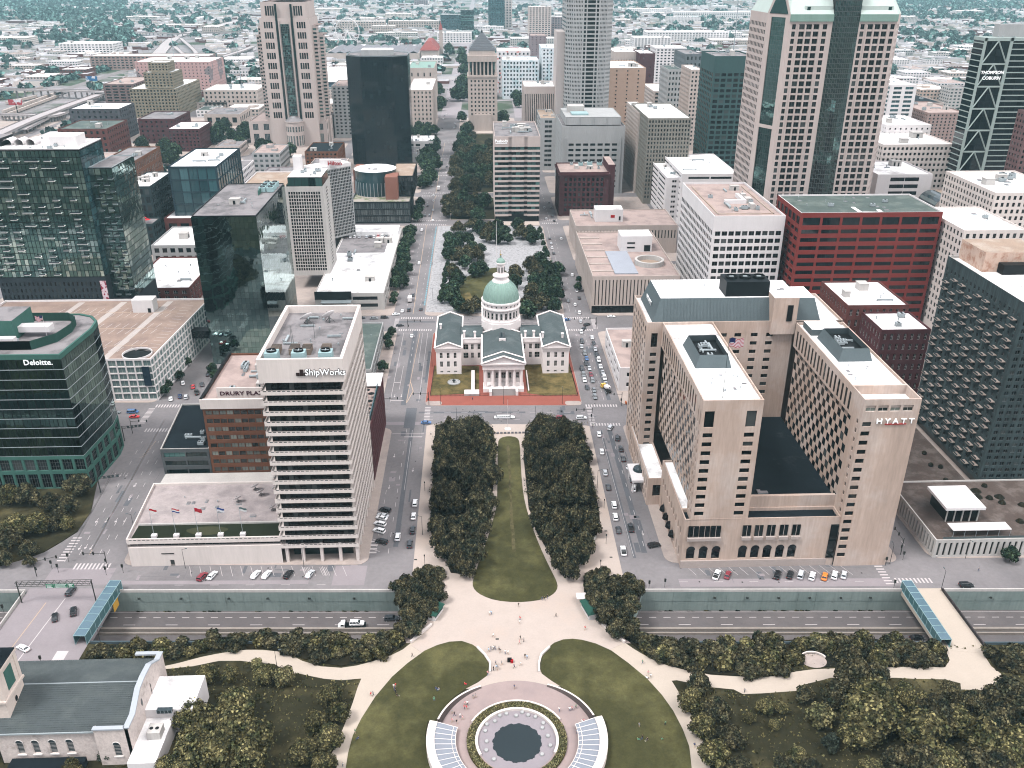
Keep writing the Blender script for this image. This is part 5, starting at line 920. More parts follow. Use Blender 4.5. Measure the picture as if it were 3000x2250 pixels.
b.one('ramp_well',[FR_D,WHITE],lambda m: (m.prism([(-164.5+6.5*cos(2*pi*i/20),392.5+4.6*sin(2*pi*i/20)) for i in range(20)],21,21.05),m.lathe(-164.5,392.5,[(6.6,21),(6.6,21.9),(6.9,21.9),(6.9,21)],20,1)))
b.one('stair_house',[WHITE,ROOFW,FR_D],lambda m: (m.box(-186,-175,449,456,21,28,0,top=1),m.box(-178,-176.5,448.8,449,21,23.4,2)))
b.one('banner',[mat('navy_banner',S(36,54,70,1.5),var=.2)],lambda m: m.box(-160.6,-157.2,384.7,384.9,8,18)); b.one('banner',[MATS['navy_banner']],lambda m: m.poly([(-151.5,458,5),(-150.9,463,5),(-150.9,463,19),(-151.5,458,19)]))
b.one('skybridge',[G_DARK,FR_D],lambda m: (m.box(-153,-140.5,436,441,11,15,0,True),m.box(-153,-140.5,435.8,441.2,15,15.3,1))); b.done()
# ---- mirror glass tower
b=B('mirror_tower','dark mirror glass tower with a plain grey roof','tower',-125,460)
b.box('core',FR_D,-140.4,-109.1,427.1,496.9,0,78.2)
b.panels((-140.5,427),(-109,427),.3,78.4,15,26,(G_WAVE,FR_D,1,1,0.0),.07); b.panels((-109,427),(-109,497),.3,78.4,30,26,(G_WAVE,FR_D,1,1,0.0),.07); b.panels((-140.5,497),(-140.5,427),.3,78.4,20,13,(G_WAVE,FR_D,1,1,0.0),.07)
b.roof(rect(-140.6,-108.9,426.9,497),79,ROOFG,DKMETAL,.5); b.gear(-136,-114,432,465,78.4,10,2,'pvvp',.7); b.gear(-128,-120,452,462,78.5,4,6,'hhd',1)
for i in range(6): me,nm=UNITS['c']; o=link(nm,me,b.e,(-112.5+125-(i % 2)*4.2,478+(i // 2)*6-460,78.4)); o.scale=(.9,.9,.9)
b.box('screen_wall',GREENP,-117.5,-117.2,470,496,78.4,81); b.done()
# ---- apartment tower of green glass at the left
b=B('glass_apartments','tall green glass apartment tower with white balcony slabs above a dark brick base','apartment tower',-228,485)
DKB=mat('charcoal_brick',S(52,60,66,1.6),var=.12)
b.facade((-264,470),(-206,470),0,34,even(58,24,.42,.5),floors(3,32,8,.62),DKB,wD,.35); b.facade((-206,470),(-206,500),0,34,[],[],DKB,None); b.box('wall',DKB,-264,-206.1,470.5,500,33,34)
b.box('core',FR_D,-263.9,-206.3,470.2,499.8,34,102.5); b.panels((-264,470),(-206.2,470),34.4,102.4,28,20,(G_APT,FR_D,1,1),.1); b.panels((-206.2,470),(-206.2,500),34.4,102.4,9,20,(G_BLUE,FR_D,1,1),.1)
b.roof(rect(-264.2,-206,469.8,500),103.4,ROOFW,WHITE,.6); rnd=random.Random(4)
for k in range(19):
    for x in (-262,-255,-247,-239,-231,-223,-214):
        if rnd.random() < .62:
            wd=rnd.choice((3,3.4,5.5)) if k < 14 else rnd.choice((3.4,7)); z=36+3.4*k
            o=b.one('balcony',[WHITE,G_GREY],lambda m: (m.box(x-wd/2,x+wd/2,468.3,470,z-.12,z+.1,0,True),m.box(x-wd/2,x+wd/2,468.3,468.36,z+.1,z+.9,1)))
b.one('penthouse',[WHITE,ROOFW],lambda m: m.box(-225,-211,480,492,102.8,108,0,top=1)); b.one('tank',[WHITE],lambda m: [m.tube((-236-6*i,482,104),(-236-6*i,490,104),2.3,12) for i in range(3)]); b.gear(-262,-210,473,480,102.8,8,5,'upv',.8); b.one('penthouse',[DKMETAL,ROOFG],lambda m: m.box(-262,-250,480,494,102.8,107,0,top=1))
b.box('core',FR_D,-205.6,-194.1,476.4,508,20,92); b.box('wall',DKB,-206,-193.8,476,509,0,20.5); b.panels((-206,476),(-193.8,476),20.5,92,4,21,(G_APT,FR_D,1,1),.15); b.panels((-193.8,476),(-193.8,509),20.5,92,9,21,(G_APT,FR_D,1,1),.15)
b.roof(rect(-206,-193.6,476,509),92.6,ROOFG,LTMETAL,.5)
for k in range(20):
    for i in range(2):
        z=22+3.4*k; x=-204.2+5.4*i+(2.4 if k % 2 else 0); b.one('balcony',[LTMETAL,G_GREY],lambda m: (m.box(x,x+2.6,474.6,476,z-.1,z+.1,0,True),m.box(x,x+2.6,474.6,474.66,z+.1,z+1,1)))
b.one('mural',[mat('pink_red_mural',S(235,215,222,1.6),var=.1,col2=S(160,40,70,1.5),mask=(.5,.54),mscale=.5)],lambda m: m.box(-209.5,-206.3,469.7,469.9,19,32)); b.done()
# ---- courthouse
b=B('courthouse','white old courthouse with a green ribbed dome and grey roofs','courthouse',10.4,438)
CW=mat('white_courthouse_stone',S(248,238,236,1.75),var=.05,streak=True); CROOF=mat('grey_blue_roof',S(104,116,118),var=.14,col2=S(124,134,136),mscale=.1)
wc2=(G_DARK,FR_W,2,2)
def block(x0,x1,y0,y1,h,ridge,axis,cols,sides=None,gable_front=True,nr=2):
    rows=[(1.0,2.0),(4.2,7.3),(9.0,12.0)] if nr == 3 else [(4.2,7.3),(9.0,12.0)]
    b.facade((x0,y0),(x1,y0),0,h-2,cols,rows,CW,wc2,.35)
    for p,q in (((x1,y0),(x1,y1)),((x0,y1),(x0,y0))):
        L=y1-y0; b.facade(p,q,0,h-2,even(L,max(1,int(L/4.5)),.35) if sides else [],rows if sides else [],CW,wc2,.35)
    b.facade((x1,y1),(x0,y1),0,h-2,[],[],CW,None)
    b.box('entablature',CW,x0-.35,x1+.35,y0-.35,y1+.35,h-2,h-.6,bottom=True); b.box('cornice',CW,x0-.8,x1+.8,y0-.8,y1+.8,h-.6,h,bottom=True)
    if axis == 'y':
        xm=(x0+x1)/2; A=[(x0-.4,y0-.2),(x1+.4,y0-.2),(x1+.4,y1+.2),(x0-.4,y1+.2)]
        b.one('roof',[CROOF],lambda m: (m.poly([(A[0][0],A[0][1],h),(xm,A[0][1],ridge),(xm,A[2][1],ridge),(A[3][0],A[3][1],h)][::-1]),m.poly([(A[1][0],A[1][1],h),(A[2][0],A[2][1],h),(xm,A[2][1],ridge),(xm,A[0][1],ridge)])))
        def ped(m):
            for yy,s in ((y0-.3,-1),(y1+.3,1)):
                m.poly([(x0-.4,yy,h),(x1+.4,yy,h),(xm,yy,ridge)][::(1 if s < 0 else-1)])
                for xa,xb in ((x0-.9,xm),(x1+.9,xm)):
                    m.tube((xa,yy+.3*s,h+.15),(xb,yy+.3*s,ridge+.4),.42,4)
            for xx in (x0-.5,x1+.5): m.box(xx-.35,xx+.35,y0-.5,y1+.5,h,h+.7)
        b.one('pediment',[CW],ped)
block(-23.2,-10.6,410.2,452,15,17.6,'y',[(1.9,3.3),(5.4,6.8),(8.9,10.3)],True,nr=3); block(31,44.2,409.5,452,15,17.6,'y',[(2.1,3.5),(5.8,7.2),(9.4,10.8)],True,nr=3)
block(0.6,20.2,396,428,15,18.4,'y',[(2,3.4),(6,7.8),(8.6,11.2),(12,13.8),(16.2,17.6)])
b.facade((-10.6,421),(.6,421),0,13,[(1,3.6),(5,6.4),(8.4,9.8)],[(4.2,7.3),(9,12)],CW,wc2,.35); b.facade((20.2,421),(31,421),0,13,[(1,2.4),(4.4,5.8),(7.3,9.9)],[(4.2,7.3),(9,12)],CW,wc2,.35)
for x0,x1 in ((-10.6,.6),(20.2,31)):
    b.box('entablature',CW,x0+.8,x1-.8,420.4,422,13,15,bottom=True)
    b.one('roof',[CROOF],lambda m: (m.poly([(x0,421.5,14.6),(x1,421.5,14.6),(x1,431,17.2),(x0,431,17.2)]),m.poly([(x0,431,17.2),(x1,431,17.2),(x1,441,14.6),(x0,441,14.6)])))
    b.facade((x1,441),(x0,441),0,15,[],[],CW,None); b.box('parapet',CW,x0+.8,x1-.8,420.3,421,15,15.7)
block(1,20,440,474,15,18.2,'y',[])
for x,y in ((-9,423),(-3.5,421.8),(22.6,422),(27,422),(31.5,420),(41.5,418),(-21.5,433)): b.one('chimney',[CW],lambda m: (m.box(x-.5,x+.5,y,y+1.2,14.5,18.2),m.box(x-.7,x+.7,y-.2,y+1.4,18.2,18.6,0,True)))
# portico
b.box('portico_floor',CW,.4,20.4,388.4,396,0,2.0); b.box('entablature',CW,.2,20.6,389.6,396.5,11.6,14.3,bottom=True); b.box('cornice',CW,-.4,21.2,389.0,396.5,14.3,15,bottom=True)
b.one('pediment',[CW],lambda m: (m.poly([(-.2,389.6,15),(21,389.6,15),(10.4,389.6,18.5)]),m.tube((-.5,389.3,15.1),(10.4,389.3,18.9),.5,4),m.tube((21.3,389.3,15.1),(10.4,389.3,18.9),.5,4)))
b.one('roof',[CROOF],lambda m: (m.poly([(.2,389.6,15),(10.4,389.6,18.4),(10.4,398,18.4),(.2,398,15)][::-1]),m.poly([(20.6,389.6,15),(20.6,398,15),(10.4,398,18.4),(10.4,389.6,18.4)])))
for i in range(6): x=1.6+3.52*i; b.one('column',[CW],lambda m: (m.lathe(x,390.6,[(.95,2),(.95,2.3),(.78,2.4),(.66,11.0),(.9,11.2),(.9,11.6)],12)))
b.box('skylight',G_GREY,8.9,11.9,411,419,18.4,19.2); b.box('skylight_ridge',CW,8.7,12.1,410.6,411,17,19.4)
for i in range(10): b.one('step',[mat('grey_step_stone',S(188,178,176),var=.06)],lambda m: m.box(4.6,16.2,384.6+.4*i,388.5,.2*i,.2*i+.2))
b.box('stair_cheek',CW,3.4,4.6,384.4,389,0,2.4); b.box('stair_cheek',CW,16.2,17.4,384.4,389,0,2.4)
b.box('ramp_wall',CW,-5.5,-3.8,389,412,0,1.4); b.box('ramp_wall',CW,-8.8,-1.6,384.8,389.5,0,1.2); b.box('basement_wall',CW,22.5,23,389,412,0,1.0)
# drum and dome
cx,cy=10.4,438
oc=[(cx+11.2*cos(pi/8+pi/4*i),cy+11.2*sin(pi/8+pi/4*i)) for i in range(8)]
b.one('octagon_base',[CW],lambda m: m.prism(oc,10,20)); 
b.one('drum',[CW],lambda m: m.lathe(cx,cy,[(10.3,19.5),(10.3,21),(9.6,21.3),(9.3,21.4),(9.3,26.6),(9.9,26.9),(10.4,27.2),(10.4,27.8),(9.7,28),(9.7,28.4),(10.0,30.0),(10.3,30.2),(10.3,31),(9.4,31.1)],48))
for i in range(24):
    a=2*pi*i/24
    o=link('drum_window',window_mesh(1.15,3.4,G_DARK,FR_W,1,2),b.e,(9.36*cos(a),9.36*sin(a),22.2),a+pi/2)
    m=MB(); m.lathe(0,0,[(.42,0),(.38,5.2)],8); q=a+pi/24; link('pilaster',m.mesh('pilaster',[CW]),b.e,(9.35*cos(q),9.35*sin(q),21.4))
    m=MB(); m.poly([(.42*cos(t*pi/5),0,.42*sin(t*pi/5)) for t in range(10)]); link('round_window',m.mesh('round_window',[G_DARK]),b.e,(9.92*cos(a),9.92*sin(a),29.2),a+pi/2)
dome=[(9.4*cos(t) ** .92,31+10.6*sin(t)) for t in [1.18*i/14 for i in range(15)]]
b.one('dome',[COPPER],lambda m: m.lathe(cx,cy,dome,48),True)
rb=MB()
for i in range(28):
    a=2*pi*i/28
    for (r0,z0),(r1,z1) in zip(dome,dome[1:]): rb.tube((cx+(r0+.05)*cos(a),cy+(r0+.05)*sin(a),z0),(cx+(r1+.05)*cos(a),cy+(r1+.05)*sin(a),z1),.16,4)
link('dome_ribs',rb.mesh('dome_ribs',[mat('pale_copper',S(176,206,196,1.25),var=.06)],b.o),b.e).name='dome_rib'
b.one('lantern_base',[CW],lambda m: m.lathe(cx,cy,[(4.6,40.2),(4.4,41.2),(3.6,41.6),(3.6,43.2),(4.2,43.4),(4.2,44),(2.2,44.6)],24)); b.one('lantern',[CW],lambda m: m.lathe(cx,cy,[(2.0,44.4),(1.9,49.6),(2.5,50),(2.5,50.6),(2.3,50.7)],16)); b.one('cupola',[COPPER],lambda m: m.lathe(cx,cy,[(2.4,50.6),(2.1,51.6),(1.2,52.6),(.5,52.9),(.35,54)],16)); b.one('finial',[mat('gilt',S(200,160,80),rough=.4)],lambda m: (m.lathe(cx,cy,[(.05,54),(.6,54.6),(.05,55.2)],10),m.tube((cx,cy,55),(cx,cy,57),.08,5)))
for i in range(8): a=2*pi*i/8+.3; link('lantern_window',window_mesh(.8,3,G_DARK,FR_W,1,1),b.e,(2.03*cos(a),2.03*sin(a),45.4),a+pi/2)
b.done()
fn=link('iron_fence',None,loc=(10.5,384,0)); tag(fn,'low black iron fence round the courthouse lawns','fence')
for p,q in (((-25.3,385.2),(2.8,384.5)),((18,384),(46.3,383)),((-25.3,385.2),(-24.8,420)),((46.3,383),(45.6,420))):
    m=MB(); m.tube((p[0]-10.5,p[1]-384,1.25),(q[0]-10.5,q[1]-384,1.25),.05,4); m.tube((p[0]-10.5,p[1]-384,.35),(q[0]-10.5,q[1]-384,.35),.05,4); n=int(hypot(q[0]-p[0],q[1]-p[1])/.6)
    for i in range(n): x,y=p[0]+(q[0]-p[0])*i/n-10.5,p[1]+(q[1]-p[1])*i/n-384; m.box(x-.03,x+.03,y-.03,y+.03,0,1.45)
    link('fence_panel',m.mesh('fence_panel',[BLACK]),fn)
fo=link('courtyard_fountain',None,loc=(-14.2,400,.2)); tag(fo,'round stone basin in the dry courthouse lawn','fountain')
m=MB(); m.lathe(0,0,[(3.2,0),(3.2,.5),(2.8,.5),(2.8,.15),(.05,.15)],24); link('basin',m.mesh('basin',[GREYST]),fo); m=MB(); m.lathe(0,0,[(.4,.1),(.3,1),(1,1.3),(.2,1.5),(.15,2.2),(.05,2.3)],12); link('pedestal',m.mesh('pedestal',[DKMETAL]),fo)
# ---- stone church in the foreground
b=B('church','white stone church with grey tiled roof and arched shuttered windows','church',-110,184)
RUB=mat('rubble_stone',S(226,212,206,1.6),var=.16,scale=1.2,fine=3.5,col2=S(176,164,158,1.6),mask=(.55,.72),mscale=.25)
CHR=mat('grey_slate',S(104,112,114),var=.10,scale=.3,col2=S(116,124,124),mscale=.12)
x0,x1,y0,y1,h,rg=-134,-93.2,171,196.5,11,14.8
wx=[-121.6,-117.6,-113.2,-108.8]; sh=(mat('grey_shutter',S(70,80,84,1.3),rough=.6),FR_W,1,8)
b.facade((-127,y0),(-101,y0),0,h,[(w_+127-.9,w_+127+.9) for w_ in wx],[(3.2,7.0)],RUB,sh,.3); b.facade((-101,y0-1.6),(-92.2,y0-1.6),0,12.6,[(4.0,5.9)],[(3.0,7.2)],RUB,sh,.3); b.facade((-101,y0),(-101,y0-1.6),0,12.6,[],[],RUB,None)
for w_,yy,zt in [(w,y0,7.0) for w in wx]+[(-96.05,y0-1.6,7.2)]:
    b.one('window_head',[MATS['grey_shutter'],FR_W],lambda m: (m.poly([(w_+.92*cos(pi*i/8),yy-.03,zt+.92*sin(pi*i/8)) for i in range(9)],0),[m.tube((w_+1.0*cos(pi*i/8),yy-.06,zt+1.0*sin(pi*i/8)),(w_+1.0*cos(pi*(i+1)/8),yy-.06,zt+1.0*sin(pi*(i+1)/8)),.13,4,mi=1) for i in range(8)])); b.one('window_sill',[FR_W],lambda m: m.box(w_-1.15,w_+1.15,yy-.3,yy+.1,zt-4.25,zt-3.95,0,True))
ym=183.8
gw=[(y0-1.6,12.6),(y0+3.2,12.6),(ym-4,16),(ym,16.4),(ym+5,16),(y1-2.6,12.8),(y1+.6,12.8)]
def gable(m):
    for (ya,za),(yb,zb) in zip(gw,gw[1:]):
        for X,s in ((-92.2,1),(-93.1,-1)): m.poly([(X,ya,0),(X,yb,0),(X,yb,zb),(X,ya,za)][::s])
    m.poly([(-93.1,gw[0][0],0),(-92.2,gw[0][0],0),(-92.2,gw[0][0],gw[0][1]),(-93.1,gw[0][0],gw[0][1])])
b.one('gable_wall',[RUB],gable)
b.one('coping',[mat('lead_coping',S(206,212,220,1.2),var=.05)],lambda m: ([m.frustum([(-93.4,ya),(-91.9,ya),(-91.9,ya+.01),(-93.4,ya+.01)],za,[(-93.4,yb),(-91.9,yb),(-91.9,yb+.01),(-93.4,yb+.01)],zb+.02) or m.poly([(-93.4,ya,za+.35),(-91.9,ya,za+.35),(-91.9,yb,zb+.35),(-93.4,yb,zb+.35)]) or m.poly([(-91.9,ya,za),(-91.9,yb,zb),(-91.9,yb,zb+.35),(-91.9,ya,za+.35)]) or m.poly([(-93.4,yb,zb),(-93.4,ya,za),(-93.4,ya,za+.35),(-93.4,yb,zb+.35)]) for (ya,za),(yb,zb) in zip(gw,gw[1:])],m.box(-101.2,-93.2,y0-1.9,y0-.7,12.5,12.95,0,True),m.box(-99.5,-93.2,y1-.4,y1+.8,12.6,13.1,0,True)))
# slates: courses with relief, each course a part
nrow=22
for side,ya,yb in ((0,y0-.5,ym),(1,y1+.3,ym)):
    for r in range(nrow):
        t0,t1=r/nrow,(r+1)/nrow; yA,yB=ya+(yb-ya)*t0,ya+(yb-ya)*t1; zA,zB=h+(rg-h)*t0,h+(rg-h)*t1
        rnd=random.Random(r+side*50); mm=MB(); n=62
        for i in range(n):
            xa=-133.8+(40.6)*(i+(.5 if r % 2 else 0))/n; xb=min(-93.2,xa+40.6/n-.05); dz=rnd.uniform(.03,.09)
            q=[(xa,yA,zA+dz+.05),(xb,yA,zA+dz+.05),(xb,yB,zB+.02),(xa,yB,zB+.02)]
            mm.poly(q if not side else q[::-1]); e=[(xa,yA,zA-.03),(xb,yA,zA-.03),(xb,yA,zA+dz+.05),(xa,yA,zA+dz+.05)]; mm.poly(e if not side else e[::-1])
        o=link('slate_course',mm.mesh('slate_course',[CHR],b.o),b.e)
b.one('roof_deck',[CHR],lambda m: (m.poly([(-134,y0-.4,h-.05),(-93.2,y0-.4,h-.05),(-93.2,ym,rg-.05),(-134,ym,rg-.05)]),m.poly([(-134,ym,rg-.05),(-93.2,ym,rg-.05),(-93.2,y1+.2,h-.05),(-134,y1+.2,h-.05)]))); b.box('ridge',LTMETAL,-127,-93.4,ym-.15,ym+.15,rg+.02,rg+.12)
b.one('gutter',[LTMETAL],lambda m: m.box(-127,-101,y0-.8,y0-.3,h-.45,h-.05,0,True)); b.one('downpipe',[DKMETAL],lambda m: (m.tube((-126.8,y0-.4,0),(-126.8,y0-.4,h),.09,6),m.tube((-92.1,186,3),(-92.1,186,12),.08,6)))
b.facade((-93.2,y1),(-134,y1),0,h,[],[],RUB,None)
b.one('oval_window',[G_DARK],lambda m: m.poly([(-92.15,179.5+.55*cos(t*pi/8),11.6+1.2*sin(t*pi/8)) for t in range(16)]))
TW=mat('pale_dressed_stone',S(230,214,204,1.6),var=.1)
tx0,tx1,ty0,ty1=-133.5,-124.2,174.6,183.6
b.one('tower',[TW],lambda m: (m.box(tx0,tx1,ty0,ty1,10,26.6),m.box(tx0-.5,tx1+.5,ty0-.5,ty1+.5,17.4,18.1,0,True),m.box(tx0-.5,tx1+.5,ty0-.5,ty1+.5,26.6,27.3,0,True),m.box(tx0-.2,tx0+1,ty0-.2,ty0+1,18,26.6),m.box(tx1-1,tx1+.2,ty0-.2,ty0+1,18,26.6),m.box(tx1-1,tx1+.2,ty1-1,ty1+.2,18,26.6)))
b.one('louvre',[GREENP],lambda m: (m.box(tx0+2.6,tx1-2.6,ty0-.05,ty0,19,25.2),m.box(tx1,tx1+.05,ty0+2.6,ty1-2.6,19,25.2)))
b.one('clock_face',[DKMETAL],lambda m: (m.poly([((tx0+tx1)/2+.9*cos(t*pi/8),ty0-.06,14.4+.75*sin(t*pi/8)) for t in range(16)]),m.poly([(tx1+.06,(ty0+ty1)/2+.6*cos(t*pi/8),14.6+.9*sin(t*pi/8)) for t in range(16)])))
b.one('spire',[ROOFD],lambda m: (m.prism(rect(tx0-.3,tx1+.3,ty0-.3,ty1+.3),27.3,27.6),m.frustum([(tx0+4.6+3.6*cos(pi/8+pi/4*i),ty0+4.5+3.6*sin(pi/8+pi/4*i)) for i in range(8)],27.6,[(tx0+4.6+.1*cos(pi/8+pi/4*i),ty0+4.5+.1*sin(pi/8+pi/4*i)) for i in range(8)],44)))
b.one('nave_roof',[CHR],lambda m: (m.poly([(-150,y0-.4,h-1),(-134,y0-.4,h-.05),(-134,ym,rg-.05),(-150,ym,rg-1)]),m.box(-150,-134,y0,y1,0,10)))
b.one('annex',[WHITE,ROOFW],lambda m: (m.box(-92.2,-79.5,180,192.5,0,8.2,0,top=1),m.box(-92.2,-85,165,180,0,5.2,0,top=1)))
b.one('air_handler',[CONC,FR_D],lambda m: (m.box(-89.5,-86,172.5,176,5.2,7.6),m.lathe(-88.6,174.2,[(.5,7.6),(.5,7.7)],10,1),m.lathe(-87.1,174.2,[(.5,7.6),(.5,7.7)],10,1))); b.one('skylight',[G_GREY,LTMETAL],lambda m: (m.box(-88.5,-84.5,178.6,179.9,8.2,9.2,0),[m.box(-88.5+i,-88.4+i,178.5,178.6,8.2,9.2,1) for i in range(5)]))
b.one('area_wall',[DKMETAL],lambda m: m.box(-79.4,-76,176,187,0,.4)); b.box('porch_roof',ROOFD,-124,-105,163,170.2,0,2.4); b.done()
# ================================================================== the city behind
def gen(k,label,wm,rm,nf,pitch=4.0,fx=.5,fz=.55,win=None,name='office_building',cat='building',sides='LR',base=None,gear=6,zb=0,done=True,par=.9,far=None,top=0.0,box=None,depth=.35):
    x0,x1,y0,y1,h=box or BX[k]; x0,x1=min(x0,x1),max(x0,x1)
    win=win or wD0
    b=B(name,label,cat,(x0+x1)/2,(y0+y1)/2,far=far)
    W_,D_=x1-x0,y1-y0; base=(h*.06 if base is None else base)
    nx,ny=max(2,int(W_/pitch)),max(2,int(D_/pitch))
    F=(even(W_,nx,fx,pitch*.15),floors(base,h-1.2-top,nf,fz),win); Sd=(even(D_,ny,fx,pitch*.15),floors(base,h-1.2-top,nf,fz),win)
    tower(b,x0,x1,y0,y1,zb,h,wm,rm,F,Sd if 'L' in sides and x0 >-20 else None,Sd if 'R' in sides and x1 < 40 else None,par=par,depth=depth)
    if gear: b.gear(x0+W_*.15,x1-W_*.15,y0+D_*.15,y1-D_*.15,h-par,gear,int(abs(x0)*7+y0),'uvdhp',min(1.5,.6+W_/60))
    if done: b.done()
    return b
# white grid block, red block, striped block
x0,x1,y0,y1,h=BX['white']
b=B('grid_block','white office block with an even grid of dark windows and a pinkish roof','office building',151,520)
b.facade((x0,y0),(x1,y0),0,h,even(x1-x0,10,.8,1),floors(2,h-8,12,.6),WHITE,wG2,.4); b.facade((x0,y1),(x0,y0),0,h,even(y1-y0,22,.76,1),floors(2,h-8,12,.6),WHITE,wG2,.2); b.facade((x1,y0),(x1,y1),0,h,[],[],WHITE,None)
b.roof(rect(x0,x1,y0,y1),h,ROOFP,WHITE,1.2); b.gear(x0+8,x1-8,y0+12,y1-15,h-1.2,16,3,'uupdvh',1.0)
b.one('roof_kerb',[ROOFB],lambda m: (m.box(x0+4,x1-4,y0+8,y0+8.6,h-1.2,h-.8),m.box(x0+4,x0+4.6,y0+8,y1-8,h-1.2,h-.8),m.box(x1-4.6,x1-4,y0+8,y1-8,h-1.2,h-.8))); b.one('duct',[WHITE],lambda m: (m.box(x0+14,x0+27,512,514,h-1.2,h+1),m.box(x0+25,x0+27,514,530,h-1.2,h+1))); b.done()
x0,x1,y0,y1,h=BX['red']
b=B('red_office','red office block with long dark ribbon windows and a dark flat roof','office building',215,490)
rw=floors(2,h-8.5,12,.5)+[(h-7.2,h-2.8)]
b.facade((x0,y0),(x1,y0),0,h,even(x1-x0,7,.88,.8),rw,REDST,wBL,.5); b.facade((x0,y1),(x0,y0),0,h,even(y1-y0,6,.8,.8),rw,REDST,wBL,.5); b.facade((x1,y0),(x1,y1),0,h,[],[],REDST,None)
b.roof(rect(x0,x1,y0,y1),h,ROOFT,WHITE,.8); b.gear(x0+8,x1-15,y0+5,y1-5,h-.8,15,5,'upvpu',.9); b.one('roof_patch',[ROOFW],lambda m: (m.box(x0+34,x0+47,y0+2,y0+3.2,h-.8,h-.5),m.box(x0+33,x0+35,y0+2,y0+14,h-.8,h-.5),m.box(x0+45,x0+47,y0+2,y0+8,h-.8,h-.5))); b.done()
# pink granite tower
x0,x1,y0,y1,h=177,257,560,612,163
b=B('granite_tower','huge pink granite tower with a curved glass spine and pale green gables','tower',216,586,far=False)
nf=37; r1_,r2_=floors(8,158,nf,.72),floors(8,158,nf,.58)
colsA=[(1.8,4.0),(5.9,9.4),(10.2,13.7),(14.5,18.1),(20.4,23.0)]
p=[(177,612),(177,576),(186,560),(212,560),(228,560),(251,560),(257,570),(257,612)]
b.facade(p[2],p[3],0,h,colsA,r1_,PINKG,wGr,.4); b.facade(p[4],p[5],0,h,[(1.2,3.6),(5.2,8.7),(9.5,13.1),(13.9,17.5),(19.4,21.9)],r1_,PINKG,wGr,.4)
b.facade(p[0],p[1],0,h,even(36,11,.62,1),r2_,PINKG,wD,.18); b.facade(p[6],p[7],0,h,[],[],PINKG,None); b.facade(p[7],p[0],0,h,[],[],PINKG,None)
b.facade(p[1],p[2],0,h,[(3.5,14.8)],[(2,96),(98,161)],PINKG,(G_OFF,FR_G,6,24),.5); b.facade(p[5],p[6],0,h,[(2.5,4.2),(6.8,8.8)],r2_,PINKG,wGr,.4)
arc=[(212+16*i/6,560-3.0*sin(pi*i/6)) for i in range(7)]
for i in range(6): b.panels(arc[i],arc[i+1],2,182,2,62,(G_OFF,FR_G,2,1),.1)
b.one('spine_core',[FR_D],lambda m: m.prism(arc+[(228,575),(212,575)],0,182))
for x in (191.6,195.9,200.3,204.7,233,237.3,241.7,246): b.box('pier',PINKG,x-.35,x+.35,559.5,560,8,157)
b.one('cornice',[COPPER],lambda m: m.box(186,212,559.2,561,159,163,0,True)); b.one('cornice',[COPPER],lambda m: m.box(228,251,559.2,561,159,163,0,True))
PALEC=mat('pale_green_copper',S(222,236,229,1.3),var=.05,streak=True)
b.one('gabled_roof',[PALEC],lambda m: (m.poly([(186,560,h),(251,560,h),(243,578,190),(190,578,190)]),m.poly([(177,612,h),(177,576,h),(190,578,190),(190,600,190)]),m.poly([(251,560,h),(257,570,h),(257,612,h),(243,600,190),(243,578,190)]),m.poly([(177,576,h),(181.5,568,184),(190,578,190)]),m.poly([(181.5,568,184),(186,560,h),(190,578,190)])))
b.one('gable',[PINKG,G_OFF],lambda m: (m.poly([(177,576,h),(186,560,h),(181.5,568,184)],0),m.poly([(177.7,574.2,h),(184.9,561.3,h),(181.3,567.6,179)],1)))
b.one('terrace_band',[PALEC,G_OFF],lambda m: (m.box(195,211.5,561.5,565,164,167.5,0),m.box(229,248,561.5,565,164,167.5,0),m.box(196,198,561.4,561.5,164.5,167,1),m.box(245,247,561.4,561.5,164.5,167,1)))
b.facade((168,556),(186,556),0,14,even(18,4,.5),[(2,10)],PINKG,wGr,.4); b.box('base_wing',PINKG,168,177,556.1,600,0,14); b.done()
# slender grey tower
x0,x1,y0,y1,h=88,133.5,930,985,176
b=B('grey_tower','slender pale grey tower with a dark central window strip','tower',110,957)
p=[(88,985),(88,940),(94,932),(104,930),(120,930),(128,932),(134,940),(134,985)]
nf=42; rw=floors(6,170,nf,.5)
b.facade(p[3],p[4],0,h,[(.8,3.0),(4.2,11.8),(13.0,15.2)],floors(6,170,nf,.66),GREYST,wD0,.6); b.facade(p[2],p[3],0,h,even(10.2,6,.5,.6),rw,GREYST,wD0,.4); b.facade(p[4],p[5],0,h,even(8.2,5,.5,.5),rw,GREYST,wD0,.4)
b.facade(p[1],p[2],0,h,even(10,4,.6),rw,GREYST,wGr,.4); b.facade(p[0],p[1],0,h,even(45,1,.92),rw,GREYST,(G_GREY,FR_G,4,1),.6); b.facade(p[5],p[6],0,h,even(10,5,.5),rw,GREYST,wD0,.4); b.facade(p[6],p[7],0,h,[],[],GREYST,None); b.facade(p[7],p[0],0,h,[],[],GREYST,None)
b.roof(p,h,ROOFG,GREYST,1); b.one('side_slab',[mat('pale_pink_stone',S(216,204,200,1.5),var=.05,streak=True)],lambda m: m.box(80,88,948,985,0,128)); b.done()
